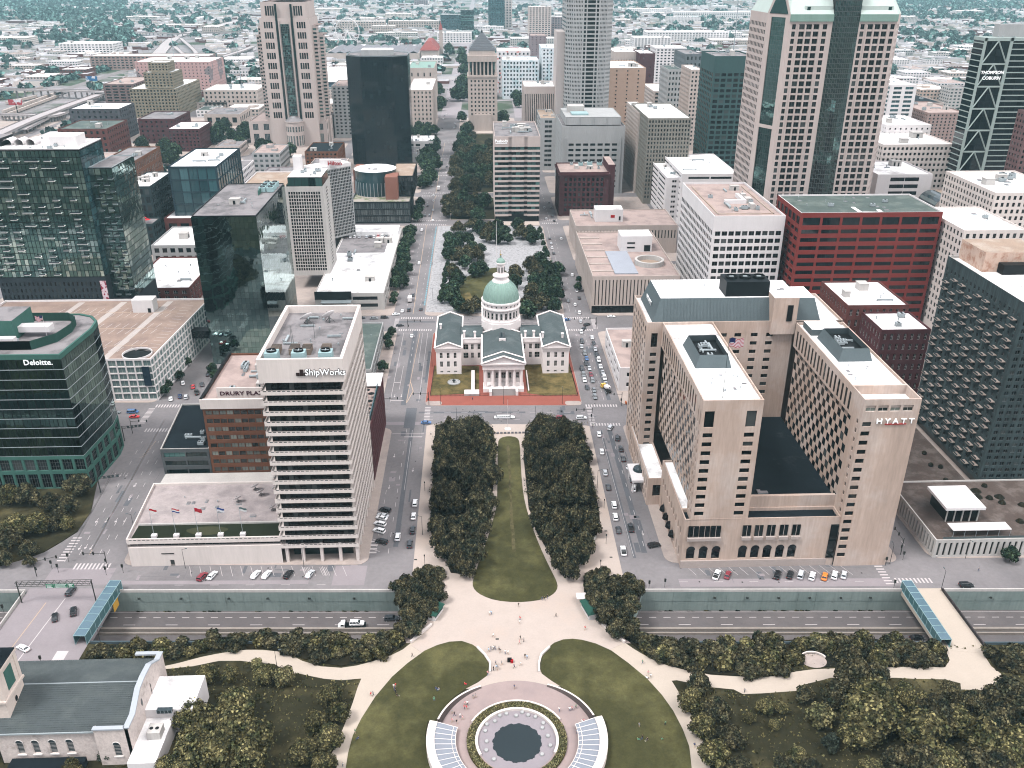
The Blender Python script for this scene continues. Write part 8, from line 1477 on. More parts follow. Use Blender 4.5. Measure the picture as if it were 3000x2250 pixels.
def cars(key,where,frm,ax,group,default=0.0,zz=0.0):
    tally={}
    for a in PT[key]:
        x,y,colr,kind=a[:4]; deg=a[4] if len(a) > 4 else default
        k=(colr,kind); tally[k]=tally.get(k,0)+1
    seen={}
    for a in sorted(PT[key],key=lambda a: a[0] if ax == 'x' else-a[1] if ax == 'f' else a[1]):
        x,y,colr,kind=a[:4]; deg=a[4] if len(a) > 4 else default; k=(colr,kind); seen[k]=seen.get(k,0)+1
        lab=(f'{colr} {WORD[kind]} {where}' if tally[k] == 1 else f'{ORD[seen[k] - 1]} {colr} {WORD[kind]} from the {frm} {where}')
        put_car(x,y,colr,kind,rad(-deg)+(pi if key in ('cars_queue',) else 0),lab,group,zz)
cars('cars_queue','of the queue beside the courthouse','far end','f','cars queueing beside the courthouse'); cars('cars_chestnut_near','of the street beside the tan hotel','far end','f','cars beside the tan hotel',3); cars('cars_market_near','of the street beside the banded tower','near end','n','cars beside the banded tower'); cars('cars_market','of the avenue left of the courthouse','near end','n','cars left of the courthouse'); cars('cars_cross','on the streets round the courthouse','left','x','cars round the courthouse',4); cars('cars_left','of the street beside the white garage','near end','n','cars by the garage'); cars('cars_memorial','on the road before the white podium','left','x','cars in front of the white podium'); cars('cars_hotel','in the bays before the tan hotel','left','x','cars in front of the tan hotel'); cars('cars_trench','down in the highway trench','left','x','vehicles in the trench',0,-8); cars('cars_far','of the avenues beyond the square','near end','n','cars on the far avenues',0); cars('cars_roof','on the rooftop car deck','left','x','cars on the rooftop deck',0,9.98)
tt=PT['cars_trench'][1]; put_car(tt[0]+1.6,tt[1],'white','suv',-pi/2,'white tall car carried on the flatbed tow truck',None,-6.75)
# ================================================================== people
SKIN=mat('skin',(.32,.2,.14),rough=.6,var=.05); TOPM=mat('shirt',(.5,.5,.5),rough=.9,var=.05,objc=True)
PANT=[mat('dark_trousers',(.03,.035,.045)),mat('pale_shorts',(.3,.27,.22)),mat('blue_trousers',(.06,.08,.14))]; HAIR=mat('dark_hair',(.03,.022,.016))
def person_mesh(pose,seed):
    V_=[]; E_=[]; Rr=[]
    def add(p,r,par=None):
        V_.append(p); Rr.append(r)
        if par is not None: E_.append((par,len(V_)-1))
        return len(V_)-1
    st={'walk': .28,'stand': .05,'sit': 0}[pose]; hz=.95 if pose != 'sit' else .28
    pel=add((0,0,hz),.15); ch=add((0,.02,hz+.32),.16,pel); nk=add((0,.02,hz+.54),.06,add((0,.01,hz+.47),.13,ch)); hd=add((0,.04,hz+.66),.095,nk); add((0,.04,hz+.77),.09,hd)
    for s_ in (-1,1):
        sh=add((.19*s_,0,hz+.46),.065,ch); el=add((.25*s_,-.06+s_*st*.5,hz+.2),.05,sh); wr=add((.25*s_,.06+s_*st*.7,hz-.03),.04,el); add((.25*s_,.1+s_*st*.7,hz-.12),.04,wr)
        if pose == 'sit': kn=add((.14*s_,.42,.32),.08,add((.1*s_,.1,.26),.1,pel)); ft=add((.14*s_,.72,.06),.055,kn); add((.14*s_,.84,.08),.05,ft)
        else: hp=add((.1*s_,0,hz-.1),.1,pel); kn=add((.11*s_,.06-s_*st*.4,.5),.075,hp); an=add((.11*s_,-.04-s_*st,.09),.05,kn); add((.12*s_,.12-s_*st,.05),.045,an)
    me=bpy.data.meshes.new('person'); me.from_pydata(V_,E_,[]); o=bpy.data.objects.new('tmp',me); COL.objects.link(o)
    md=o.modifiers.new('skin','SKIN'); me.skin_vertices[0].data[0].use_root=True
    for i,r in enumerate(Rr): me.skin_vertices[0].data[i].radius=(r,r*.85)
    o.modifiers.new('sub','SUBSURF').levels=1
    dg=bpy.context.evaluated_depsgraph_get(); ev=o.evaluated_get(dg); m2=bpy.data.meshes.new_from_object(ev); bpy.data.objects.remove(o)
    m2.name='person'; m2.materials.clear()
    for m_ in (TOPM,PANT[seed % 3],SKIN,HAIR): m2.materials.append(m_)
    for p in m2.polygons:
        c=p.center; z=c.z-hz
        p.material_index=3 if z > .70 and c.y < .09 or z > .8 else 2 if z > .52 or (abs(c.x) > .22 and z < .25) or (c.z < .45 and seed % 3 == 1 and pose != 'sit') else 0 if z > .02 else 1
        p.use_smooth=True
    return m2
PM={(p,s): person_mesh(p,s) for p in ('walk','stand','sit') for s in (0,1,2)}
rnd=random.Random(31); SH={'white': (.65,.64,.62),'red': (.5,.03,.04),'black': (.015,.015,.018),'grey': (.2,.2,.21),'navy': (.03,.05,.12),'pale blue': (.3,.42,.55),'pink': (.55,.25,.26),'green': (.08,.2,.12)}
def zone(x,y):
    if inside((x,y),PO['lawn_left']): return 'on the left oval lawn','sit'
    if inside((x,y),PO['lawn_right']): return 'on the right oval lawn','sit'
    if hypot(x-FX,y-FY) < 22.5: return 'on the pinkish ring paving','walk'
    if inside((x,y),PO['mall_lawn']): return 'on the long lawn','stand'
    if y > 300: return 'near the courthouse crossing','stand'
    if y > 210: return 'on the open plaza','walk'
    if x > 45: return 'on the right cream path','walk'
    if x <-18: return 'on the left cream path','walk'
    return 'between the two oval lawns','walk'
seenp={}
plist=[]
for (x,y) in PT['people']:
    zn,ps=zone(x,y); colr=rnd.choice(['white','red','black','grey','navy','white','pale blue','pink','black','green'])
    plist.append((x,y,zn,ps if rnd.random() < .75 else 'stand',colr)); seenp[(zn,colr)]=seenp.get((zn,colr),0)+1
cntp={}
for x,y,zn,ps,colr in sorted(plist):
    k=(zn,colr); cntp[k]=cntp.get(k,0)+1
    vb={'walk': 'walking','stand': 'standing','sit': 'sitting'}[ps]; tot=seenp[k]
    lab=f'person in {colr} {vb} {zn}' if tot == 1 else f'person in {colr} {vb} {zn}, {ORD[cntp[k] - 1]} from left in that colour'
    z=.16 if 'lawn' in zn else .19 if 'ring' in zn else .13 if y > 300 else .1 if y > 199 and-25 < x < 47 else .035
    o=link('person',PM[(ps,rnd.randrange(3))],None,(x,y,z),rnd.uniform(0,6.28)); o.color=(*SH[colr],1); s_=rnd.uniform(.96,1.08); o.scale=(s_*1.05,s_*1.05,s_); tag(o,lab,'person','people '+zn)
# ================================================================== street furniture
SIG=mat('signal_black',(.02,.022,.02),rough=.5)
def lamp_proto():
    t=link('street_lamp',None); m=MB(); m.tube((0,0,0),(0,0,8),.1,6,.06); link('pole',m.mesh('pole',[DKMETAL]),t); m=MB(); m.tube((0,0,7.8),(1.3,0,8.3),.05,5); link('arm',m.mesh('arm',[DKMETAL]),t); m=MB(); m.box(1.1,1.8,-.15,.15,8.2,8.36,0,True); link('lamp_head',m.mesh('lamp_head',[GREYMET]),t); return t
def post_proto():
    t=link('path_light',None); m=MB(); m.tube((0,0,0),(0,0,3.6),.07,6); link('pole',m.mesh('pole',[DKMETAL]),t); m=MB(); m.lathe(0,0,[(.12,3.5),(.22,3.7),(.2,4.2),(.03,4.35)],8); link('lantern',m.mesh('lantern',[DKMETAL]),t); return t
def signal_proto():
    t=link('traffic_signal',None); m=MB(); m.tube((0,0,0),(0,0,7),.13,6); link('pole',m.mesh('pole',[SIG]),t); m=MB(); m.tube((0,0,6),(7.5,0,6.3),.09,6,.06); link('mast_arm',m.mesh('mast_arm',[SIG]),t)
    hm=MB(); hm.box(-.22,.22,-.16,.16,-.6,.6,0,True); hme=hm.mesh('signal_head',[SIG])
    for x in (3.8,7.2): link('signal_head',hme,t,(x,0,6.2))
    link('signal_head',hme,t,(.35,0,3.2)); return t
LP,PP,SP=lamp_proto(),post_proto(),signal_proto()
def spread(proto,lst,cat,labf,group):
    for i,a in enumerate(lst):
        x,y=a[0],a[1]; rz=rad(a[2]) if len(a) > 2 else 0; z=a[3] if len(a) > 3 else .12
        if i == 0: proto.location=(x,y,z); proto.rotation_euler=(0,0,rz); r=proto
        else: r=copy_tree(proto,(x,y,z),rz)
        tag(r,labf(i,x,y),cat,group)
spread(SP,[(-131,254,180),(-25.5,375.5,180),(50,356.5,180),(66,372,180),(-156.5,352,0),(-47,371,0),(148,252,90),(-42,470,0),(46,470,0),(66,470,180),(-153.5,250,20)],'traffic signal',lambda i,x,y: ['black traffic signal with long arm at the podium corner','black traffic signal with arm at the left front courthouse corner','black traffic signal with arm at the far end of the right grove','black traffic signal with arm at the hotel rear corner','black traffic signal with arm by the white garage corner','traffic signal at the dark brick block corner','black traffic signal at the right end of the tan hotel','traffic signal by the low white podium corner','traffic signal at the right rear courthouse corner','traffic signal by the fluted building corner','traffic signal on the bank side of the left junction'][i],'traffic signals')
spread(LP,[(-104,252.8),(-63,252.3),(73,250.2,180),(105,249.3,180),(-12,357.2,-90),(24,357.2,-90),(-22.8,270,180),(45.5,300,0),(-20,376,90),(10,375.5,90),(38,374.6,90),(-158,300,0),(-129,275,180),(142,247,90),(153,232,90,.06),(-26,420,180),(47,430,0),(-52,540,0),(-52,600,0),(64,540,180),(-30,520,180),(12,492,90),(-118,214,0,0),(-62,202,0,0),(170,249,-90)],'street lamp',lambda i,x,y: 'thin dark street lamp '+['in front of the white podium near its red car','in front of the white podium near the banded tower','before the left end of the tan hotel','before the middle of the tan hotel','at the left far tip of the mall block','at the right far tip of the mall block','on the pavement left of the left grove','on the pavement right of the right grove','before the left courthouse lawn','before the courthouse steps','before the right courthouse lawn','beside the green glass office','on the podium side of the sloping street','by the covered footbridge on the right','on the pale footbridge deck','left of the courthouse','right of the courthouse','before the low white podium','further along the low white podium','before the fluted building','at the left edge of the square behind the courthouse','at the near edge of the square behind the courthouse','by the left covered walkway','where the left path meets the lawn','before the low slotted building'][i],'street lamps')
spread(PP,[(-57,199.5,0,.03),(-15,245,0,.1),(-21,252,0,.1),(40,247,0,.1),(44,262,0,.1),(67,197.5,0,.03),(-23.5,300,0,.1),(46.3,285,0,.1),(-17.5,330,0,.1),(38,335,0,.1)],'path light',lambda i,x,y: 'short dark lantern post '+['where the left path forks','beside the near tip of the left grove','on the pavement by the banded tower corner','beside the near tip of the right grove','on the pavement before the hotel corner','where the right path forks','halfway along the left grove pavement','halfway along the right grove pavement','at the far left of the left grove','at the far right of the right grove'][i],'lantern posts')
# small signal posts at the near junctions, bollards, bins
sm=MB(); sm.tube((0,0,0),(0,0,3.2),.07,6); spm=sm.mesh('post',[SIG]); hm=MB(); hm.box(-.3,.3,-.22,.22,2.4,3.6,0,True); hme=hm.mesh('signal_head',[SIG])
for i,(x,y) in enumerate(((-28.5,239.5),(-31.5,238.6),(49.8,238),(55,236),(60.5,236.8),(137.5,233.5),(140,246),(-150,254),(-147,252),(-146,258),(-130,250),(-124.6,251),(-155.5,231),(-133,207),(147.5,249),(-22.5,243.5))):
    t=link('signal_post',None,loc=(x,y,.05)); tag(t,'short black signal post '+['at the left plaza corner','beside the tree mass at the left plaza corner','behind the tree mass at the right plaza corner','on the wall right of the plaza','further right on the trench wall','by the near end of the hotel bays','at the right hotel corner kerb','on the bank kerb by the left crossing','on the traffic island, farther one','on the traffic island, nearer one','at the podium corner kerb','on the pavement before the podium','on the bridge kerb at the left edge','on the bridge near the church','across the side street from the hotel','on the cream pavement by the left trees'][i],'signal post','short signal posts'); link('post',spm,t); link('signal_head',hme,t)
bm_=MB(); bm_.box(-.55,.55,-.2,.2,0,.8); bme=bm_.mesh('barrier_block',[mat('bollard_grey',S(150,148,156),var=.1)])
for i in range(12): o=link('barrier_block',bme,None,(1.6+1.65*i,346.2,.1)); tag(o,f'grey barrier block, {ORD[i]} from left at the head of the long lawn','barrier','barrier blocks at the head of the lawn')
fp=link('flagpole',None,loc=(11.2,350.2,.1)); tag(fp,'tall white flagpole at the head of the long lawn','flagpole'); m=MB(); m.lathe(0,0,[(1.6,0),(1.5,.35),(.4,.5)],16); link('base',m.mesh('base',[STONE]),fp); m=MB(); m.tube((0,0,.4),(0,0,15),.1,6,.05); link('pole',m.mesh('pole',[WHITE]),fp)
fp=link('flagpole',None,loc=(11.5,610,.1)); tag(fp,'very tall white pole in the pale square behind the courthouse','flagpole'); m=MB(); m.tube((0,0,0),(0,0,26),.22,6,.1); link('pole',m.mesh('pole',[WHITE]),fp)
fp=link('flagpole',None,loc=(77,250.8,64)); tag(fp,'thin flagpole with a striped flag on the left hotel roof','flagpole'); m=MB(); m.tube((0,0,0),(0,0,21),.1,6,.05); link('pole',m.mesh('pole',[DKMETAL]),fp)
fm_=[mat('flag_red',S(190,50,70,1.5),var=.03),mat('flag_white',S(240,236,240,1.5),var=.03),mat('flag_blue',S(44,54,96,1.4),var=.03)]
def us_flag(parent,L_,H_,z,name='flag'):
    m=MB(); n=10
    for j in range(13):
        for i in range(n):
            f=lambda i_,j_: (.1+L_*i_/n,.35*sin(i_*.9),z-H_*j_/13+.25*sin(i_*.7))
            m.poly([f(i,j+1),f(i+1,j+1),f(i+1,j),f(i,j)],2 if (j < 7 and i < 4) else j % 2)
    link(name,m.mesh('flag',fm_),parent)
us_flag(fp,4.6,3.0,20.8)
rf=link('flagpole',None,loc=(-168,322,58)); tag(rf,'flagpole with a striped flag on the green office roof','flagpole'); m=MB(); m.tube((0,0,0),(0,0,10),.08,6,.05); link('pole',m.mesh('pole',[WHITE]),rf); us_flag(rf,-3.0,2.0,9.8)
# covered walkways on the bridges
WGL=mat('blue_walkway_glass',S(120,150,166,1.0),rough=.15,var=.05,spec=.6); WSD=mat('green_walkway_glass',S(86,128,134,1.3),rough=.2,var=.08,spec=.5); WFR=mat('pale_teal_frame',S(165,200,205,1.3),rough=.5)
def walkway(x0,y0,x1,y1,wd,h,n,label,z=.06):
    t=link('covered_walkway',None,loc=(x0,y0,z)); tag(t,label,'walkway'); d=Vector((x1-x0,y1-y0)); L_=d.length; u=d/L_; nn=Vector((-u.y,u.x)); 
    def P(a,s_,zz): q=u*a+nn*(s_*wd/2); return (q.x,q.y,zz)
    for i in range(n):
        a,c=L_*i/n+.08,L_*(i+1)/n-.08
        m=MB(); m.poly([P(a,1,h),P(a,-1,h),P(c,-1,h),P(c,1,h)]); link('roof_panel',m.mesh('roof_panel',[WGL]),t)
        for s_ in (-1,1): m=MB(); m.poly([P(a,s_,.2),P(c,s_,.2),P(c,s_,h-.1),P(a,s_,h-.1)]); link('side_panel',m.mesh('side_panel',[WSD]),t)
    for i in range(n+1):
        a=L_*i/n; m=MB(); [m.tube(P(a,s_,0),P(a,s_,h+.05),.09,4) for s_ in (-1,1)]; m.tube(P(a,-1,h+.06),P(a,1,h+.06),.09,4); link('frame',m.mesh('frame',[WFR]),t)
    m=MB(); [m.tube(P(0,s_,h+.03),P(L_,s_,h+.03),.1,4) for s_ in (-1,1)]; [m.tube(P(0,s_,.1),P(L_,s_,.1),.12,4) for s_ in (-1,1)]; link('rail',m.mesh('rail',[WFR]),t)
walkway(-123.6,242.5,-124.8,215.5,3.6,3.4,8,'blue green glazed walkway on the bridge above the church'); walkway(141.4,233.5,141.0,205,3.2,3.2,9,'blue green glazed walkway along the pale footbridge on the right')
ds=link('direction_board',None,loc=(-122.3,236.5,0)); tag(ds,'plain yellow board hung on the bridge side over the trench','sign'); m=MB(); m.box(0,.12,-2,2,-3.4,.2,0,True); link('board',m.mesh('board',[mat('sign_yellow',S(245,190,80,1.2),var=.03)]),ds)
# sign gantry across the bridge
g_=link('sign_gantry',None,loc=(-141,236.2,0)); tag(g_,'black lattice gantry with three green signs over the bridge road','gantry'); m=MB()
for z in (7,8.5):
    for yy in (-.5,.5): m.tube((-11.5,yy,z),(13,yy,z),.1,4)
for i in range(24): x=-11.5+24.5*i/24; [m.tube((x,yy,7 if i % 2 else 8.5),(x+24.5/24,yy,8.5 if i % 2 else 7),.06,4) for yy in (-.5,.5)]
link('truss',m.mesh('truss',[SIG]),g_)
for x in (-11.2,12.8): m=MB(); m.tube((x,0,0),(x,0,8.5),.2,6); link('leg',m.mesh('leg',[SIG]),g_)
GRS=mat('sign_green',S(40,130,96,1.4),var=.04)
for x0,x1 in ((-1.6,.9),(1.1,5.2),(5.4,7.4)): m=MB(); m.box(x0,x1,-.75,-.65,6.4,7.9,0,True); sg=link('sign_board',m.mesh('sign_board',[GRS]),g_); m=MB(); [m.poly([(x0+.3,-.76,7.5-.45*j),(x1-.3-.4*(j % 2),-.76,7.5-.45*j),(x1-.3-.4*(j % 2),-.76,7.65-.45*j),(x0+.3,-.76,7.65-.45*j)]) for j in range(3)]; link('sign_legend',m.mesh('sign_legend',[SIGNW]),sg)
for i,(x,y,rz) in enumerate(((-152,303,12),(-157.5,345,12))):
    t=link('road_sign_gantry',None,loc=(x,y,.1),rz=rad(rz)); tag(t,['black lattice sign arm beside the sloping street above the bank trees','black lattice sign arm at the garage crossing'][i],'gantry'); m=MB(); m.tube((0,0,0),(0,0,7.4),.18,6); link('pole',m.mesh('pole',[SIG]),t); m=MB(); [m.tube((0,0,z),(8,0,z),.08,4) for z in (6.2,7.2)]; [m.tube((j,0,6.2 if j % 2 else 7.2),(j+1,0,7.2 if j % 2 else 6.2),.05,4) for j in range(8)]; link('lattice_arm',m.mesh('lattice_arm',[SIG]),t); m=MB(); [m.box(2+1.6*j,3+1.6*j,.1,.16,6.1,7.1,0,True) for j in range(4)]; link('sign_back',m.mesh('sign_back',[GREYMET]),t)
# kiosks on the plaza
for (k,lab) in (('kiosk_l','small kiosk with green roof and pink base left on the plaza'),('kiosk_r','small kiosk with dark green roof right on the plaza under the trees')):
    p=PO[k]; a,c=Vector(p[0]),Vector(p[1]); u=(c-a).normalized(); t=link('kiosk',None,loc=(a.x,a.y,.1),rz=atan2(u.y,u.x)); tag(t,lab,'kiosk'); L_=(c-a).length
    m=MB(); m.box(0,L_,-1.2,1.2,0,2.3); link('wall',m.mesh('wall',[mat('kiosk_white',S(230,226,224,1.5))]),t); m=MB(); m.frustum(rect(-.4,L_+.4,-1.7,1.7),2.3,rect(.4,L_-.4,-.1,.1),3.3); link('roof',m.mesh('roof',[mat('kiosk_green',S(52,96,84,1.2))]),t); m=MB(); m.box(.3,L_-.3,-1.25,-1.2,1.0,2.0); link('hatch',m.mesh('hatch',[DKMETAL]),t)
tn=link('canopy_tent',None,loc=(31.5,230.6,.1)); tag(tn,'white pop up tent beside the right kiosk','tent'); m=MB(); m.frustum(rect(-1.6,1.6,-1.6,1.6),2.2,rect(-.1,.1,-.1,.1),3.2); link('cover',m.mesh('cover',[WHITE]),tn); m=MB(); [m.tube((sx*1.5,sy*1.5,0),(sx*1.5,sy*1.5,2.2),.04,4) for sx in (-1,1) for sy in (-1,1)]; link('leg',m.mesh('leg',[LTMETAL]),tn)
for i,(x,y,w_,h_) in enumerate(((7.0,203.6,1.3,1.2),(7.7,203.2,.8,1.0))): o=MB(); o.box(-w_/2,w_/2,-.4,.4,0,h_); q=link('information_box',o.mesh('information_box',[BLACK if i == 0 else SIGNR]),None,(x,y,.1)); tag(q,['black box stand on the cream paving above the pool ring','red box stand beside the black box on the cream paving'][i],'box stand')
vg=MB(); vg.box(-.5,.5,-.3,.3,0,.03); vgm=vg.mesh('drain_cover',[SIG])
for i,(x,y) in enumerate(((-3,248),(-4,244),(-5.5,256),(-7,262),(-4.5,252),(-20.5,290),(-21,330),(44.7,254),(45,270),(3.5,213.5),(-19,262),(-24.4,255))): o=link('drain_cover',vgm,None,(x,y,.1)); tag(o,'small dark drain cover set in the cream paving','drain cover','drain covers in the paving')
# wall lights along the trench
wl_=MB(); wl_.box(-.35,.35,-.5,0,-.2,.25,0,True); wlm=wl_.mesh('wall_light',[SIG])
for x in (-116,-102,-86,-73,-59,-44,77,88,98.5,109,119.5,129.5,170): o=link('wall_light',wlm,None,(x,yw(x)-.15,-2.4)); tag(o,'small dark light fixed to the trench wall','wall light','lights on the trench wall')
for i,(x,y) in enumerate(((-252,628),(-249,633),(-245.5,627.5),(-242,633),(-237.5,628))):
    t=link('parasol',None,loc=(x,y,22.15)); tag(t,f'red parasol, {ORD[i]} from left on the terrace below the dark glass block','parasol','red parasols on the terrace'); m=MB(); m.tube((0,0,0),(0,0,2.6),.06,5); link('pole',m.mesh('pole',[LTMETAL]),t); m=MB(); m.lathe(0,0,[(2.2,2.2),(.05,3)],8); link('canopy',m.mesh('canopy',[mat('red_canvas',S(225,50,60,1.4),var=.05)]),t)
# round nook in the right strip
mb=MB(); mb.prism([(NOOK[0]+3.8*cos(2*pi*i/24),NOOK[1]+3.0*sin(2*pi*i/24)) for i in range(24)],0.2,0.26); struct('nook_paving',mb,WALK)
mb=MB(); n=14
for i in range(n):
    a,c=pi*.1+pi*.9*i/n,pi*.1+pi*.9*(i+1)/n; P=lambda r_,q: (NOOK[0]+r_*cos(q),NOOK[1]+r_*.86*sin(q)); mb.prism([P(3.8,a),P(4.2,a),P(4.2,c),P(3.8,c)],.2,.8)
o=link('curved_bench',mb.mesh('curved_bench',[STONE])); tag(o,'white curved bench round the paved nook in the right shrubs','bench')
# construction corner beside the hotel
for i,(x,y,c_) in enumerate(((70.5,366,'white'),(73,362,'white'),(69,361,'orange'),(72,378,'white'),(68.5,374,'orange'))): m=MB(); m.box(-.9,.9,-.3,.3,0,1.0); m.box(-1,1,-.05,.05,1,1.2); o=link('site_barrier',m.mesh('site_barrier',[WHITE if c_ == 'white' else mat('orange_plastic',S(235,120,50),var=.05)]),None,(x,y,.12),.4*i); tag(o,'plastic barrier at the torn up corner behind the hotel','barrier','site barriers')
# ================================================================== far districts
NP=np.random.RandomState(12)
# generic town blocks between the named buildings and out to the hazy west
occ=[(min(v[0],v[1])-6,max(v[0],v[1])+6,v[2]-6,v[3]+6) for v in BX.values()]+[(-268,-168,1036,1120),(-340,-70,2040,2260),(-280,-150,1380,1520),(-380,-280,2380,2460),(-60,-14,0,9000),(48,66,0,2000),(-26,50,0,1340),(-240,-120,570,800)]
for P_,w_,z in HIGHWAYS:
    for (xa,ya),(xb,yb) in zip(P_,P_[1:]):
        n=max(2,int(hypot(xb-xa,yb-ya)/30)); occ += [(xa+(xb-xa)*i/n-14,xa+(xb-xa)*i/n+14,ya+(yb-ya)*i/n-30,ya+(yb-ya)*i/n+30) for i in range(n)]
for (xa,ya),(xb,yb) in RAILS: occ += [(xa+(xb-xa)*i/20-25,xa+(xb-xa)*i/20+25,ya+(yb-ya)*i/20-25,ya+(yb-ya)*i/20+25) for i in range(20)]
def free(x0,x1,y0,y1): return not any(x0 < o[1] and x1 > o[0] and y0 < o[3] and y1 > o[2] for o in occ)
FM=[WHITE,STONE,LIME,GREYST,BRICK,BRICK2,CONC,TANB,PINKG,BROWNB,MATS['mauve_panel']]; FW=[WHITE,STONE,LIME,CONC,TANB,PINKG,LIME,WHITE,BRICK,GREYST]
FRf=[ROOFW,ROOFW,ROOFW,ROOFG,ROOFP,ROOFW,ROOFT]
NAMEC={WHITE.name: 'white',STONE.name: 'off white',LIME.name: 'pale stone',GREYST.name: 'grey',BRICK.name: 'red brick',BRICK2.name: 'dark brick',CONC.name: 'concrete',TANB.name: 'tan brick',PINKG.name: 'pinkish',BROWNB.name: 'brown','mauve_panel': 'mauve'}
def far_box(x0,x1,y0,y1,h,wm,rm,where,cat='building'):
    "a far block: walls with recessed window bands or bays, parapet, roof, a hut or two, in one mesh"
    cx,cy=(x0+x1)/2,(y0+y1)/2; mb=MB(); nf=max(1,int(h/4.2)); W_,D_=x1-x0,y1-y0
    def face(p0,p1,n):
        L=hypot(p1[0]-p0[0],p1[1]-p0[1]); ux,uy=(p1[0]-p0[0])/L,(p1[1]-p0[1])/L; nx_,ny_=uy,-ux
        def P(a,z,d=0): return (p0[0]+ux*a-nx_*d,p0[1]+uy*a-ny_*d,z)
        ph=(h-1.2)/nf; pw=L/n
        for j in range(nf):
            za,zb=.6+ph*j+ph*.3,.6+ph*j+ph*.78
            mb.poly([P(0,za-ph*.3),P(L,za-ph*.3),P(L,za),P(0,za)],0); mb.poly([P(0,zb),P(L,zb),P(L,zb+ph*.22),P(0,zb+ph*.22)],0)
            for i in range(n):
                a,c=pw*i,pw*(i+1); e,f=a+pw*.22,c-pw*.22
                mb.poly([P(a,za),P(e,za),P(e,zb),P(a,zb)],0); mb.poly([P(f,za),P(c,za),P(c,zb),P(f,zb)],0); mb.poly([P(e,za,.3),P(f,za,.3),P(f,zb,.3),P(e,zb,.3)],2); mb.poly([P(e,za),P(e,za,.3),P(e,zb,.3),P(e,zb)],0); mb.poly([P(e,zb,.3),P(f,zb,.3),P(f,zb),P(e,zb)],0)
        mb.poly([P(0,.6+ph*nf),P(L,.6+ph*nf),P(L,h),P(0,h)],0); mb.poly([P(0,0),P(L,0),P(L,.6),P(0,.6)],0)
    face((x0,y0),(x1,y0),max(2,int(W_/5)))
    if cx < 0: face((x1,y0),(x1,y1),max(2,int(D_/5))); mb.poly([(x0,y1,0),(x0,y0,0),(x0,y0,h),(x0,y1,h)],0)
    else: face((x0,y1),(x0,y0),max(2,int(D_/5))); mb.poly([(x1,y0,0),(x1,y1,0),(x1,y1,h),(x1,y0,h)],0)
    mb.poly([(x1,y1,0),(x0,y1,0),(x0,y1,h),(x1,y1,h)],0)
    t=.5
    for q in (rect(x0,x1,y0,y0+t),rect(x0,x1,y1-t,y1),rect(x0,x0+t,y0+t,y1-t),rect(x1-t,x1,y0+t,y1-t)): mb.poly([(x,y,h) for x,y in q],0)
    mb.poly([(x,y,h-.7) for x,y in rect(x0+t,x1-t,y0+t,y1-t)],1); mb.poly([(x0+t,y1-t,h-.7),(x1-t,y1-t,h-.7),(x1-t,y1-t,h),(x0+t,y1-t,h)],0)
    for k in range(NP.randint(1,4)):
        a,c=NP.uniform(x0+W_*.15,x1-W_*.3),NP.uniform(y0+D_*.15,y1-D_*.35); s_=NP.uniform(.06,.2); mb.box(a,a+W_*s_+1,c,c+D_*s_+1,h-.7,h+NP.uniform(.8,3),0,top=1)
    o=link('town_building',mb.mesh('town_building',[wm,rm,G_GREY],(cx,cy,0)),None,(cx,cy,0))
    size='low' if h < 11 else 'mid rise' if h < 26 else 'tall'; nm=NAMEC.get(wm.name,'pale'); rf={ROOFW.name: 'white',ROOFG.name: 'grey',ROOFP.name: 'pinkish',ROOFT.name: 'green grey'}[rm.name]
    tag(o,f'{size} {nm} block, {rf} roof, {where}',cat,f'{size} {nm} blocks with {rf} roofs {where}'); return o
n_far=0
ndone=[]
def where_of(x,y):
    side='left of the avenue' if x <-30 else 'right of the avenue'
    return ('near downtown ' if y < 1250 else 'mid distance ' if y < 2300 else 'hazy distance ')+side
for yb in list(range(715,1250,85))+list(range(1255,2250,78)):
    lim=.62*(yb+60)
    xb=-lim
    while xb < lim:
        wd,dp=NP.uniform(22,46)*(1.0 if yb < 1300 else 1.3),NP.uniform(26,62); x0,x1,y0,y1=xb,xb+wd,yb+NP.uniform(0,8),yb+dp
        left=x1 <-250; right=x0 > 60
        yard=left and (-1400 < x0 <-470) and y0 < 1500
        prob=.12 if yard else .62 if right or not left else .5
        if NP.rand() < prob and free(x0,x1,y0,y1) and n_far < 255:
            h=NP.uniform(6,14) if left or yb > 1500 else NP.choice([NP.uniform(8,18),NP.uniform(18,40),NP.uniform(35,62)],p=[.45,.4,.15])
            if right and yb < 1250 and x0 < 420: h=NP.uniform(22,60)
            wm=(FW if yb > 1300 else FM)[NP.randint(len(FW if yb > 1300 else FM))]
            far_box(x0,x1,y0,y1,h,wm,FRf[NP.randint(len(FRf))],where_of(x0,y0)); n_far += 1; ndone.append((x0,x1,y0,y1))
        xb += wd+NP.uniform(8,40)
for k in range(44):
    y=NP.uniform(2350,5200); x=NP.uniform(-.6,.6)*y; wd,dp=NP.uniform(40,150),NP.uniform(30,70)
    if free(x,x+wd,y,y+dp): far_box(x,x+wd,y,y+dp,NP.uniform(8,22),FW[NP.randint(4)],ROOFW,where_of(x,y))
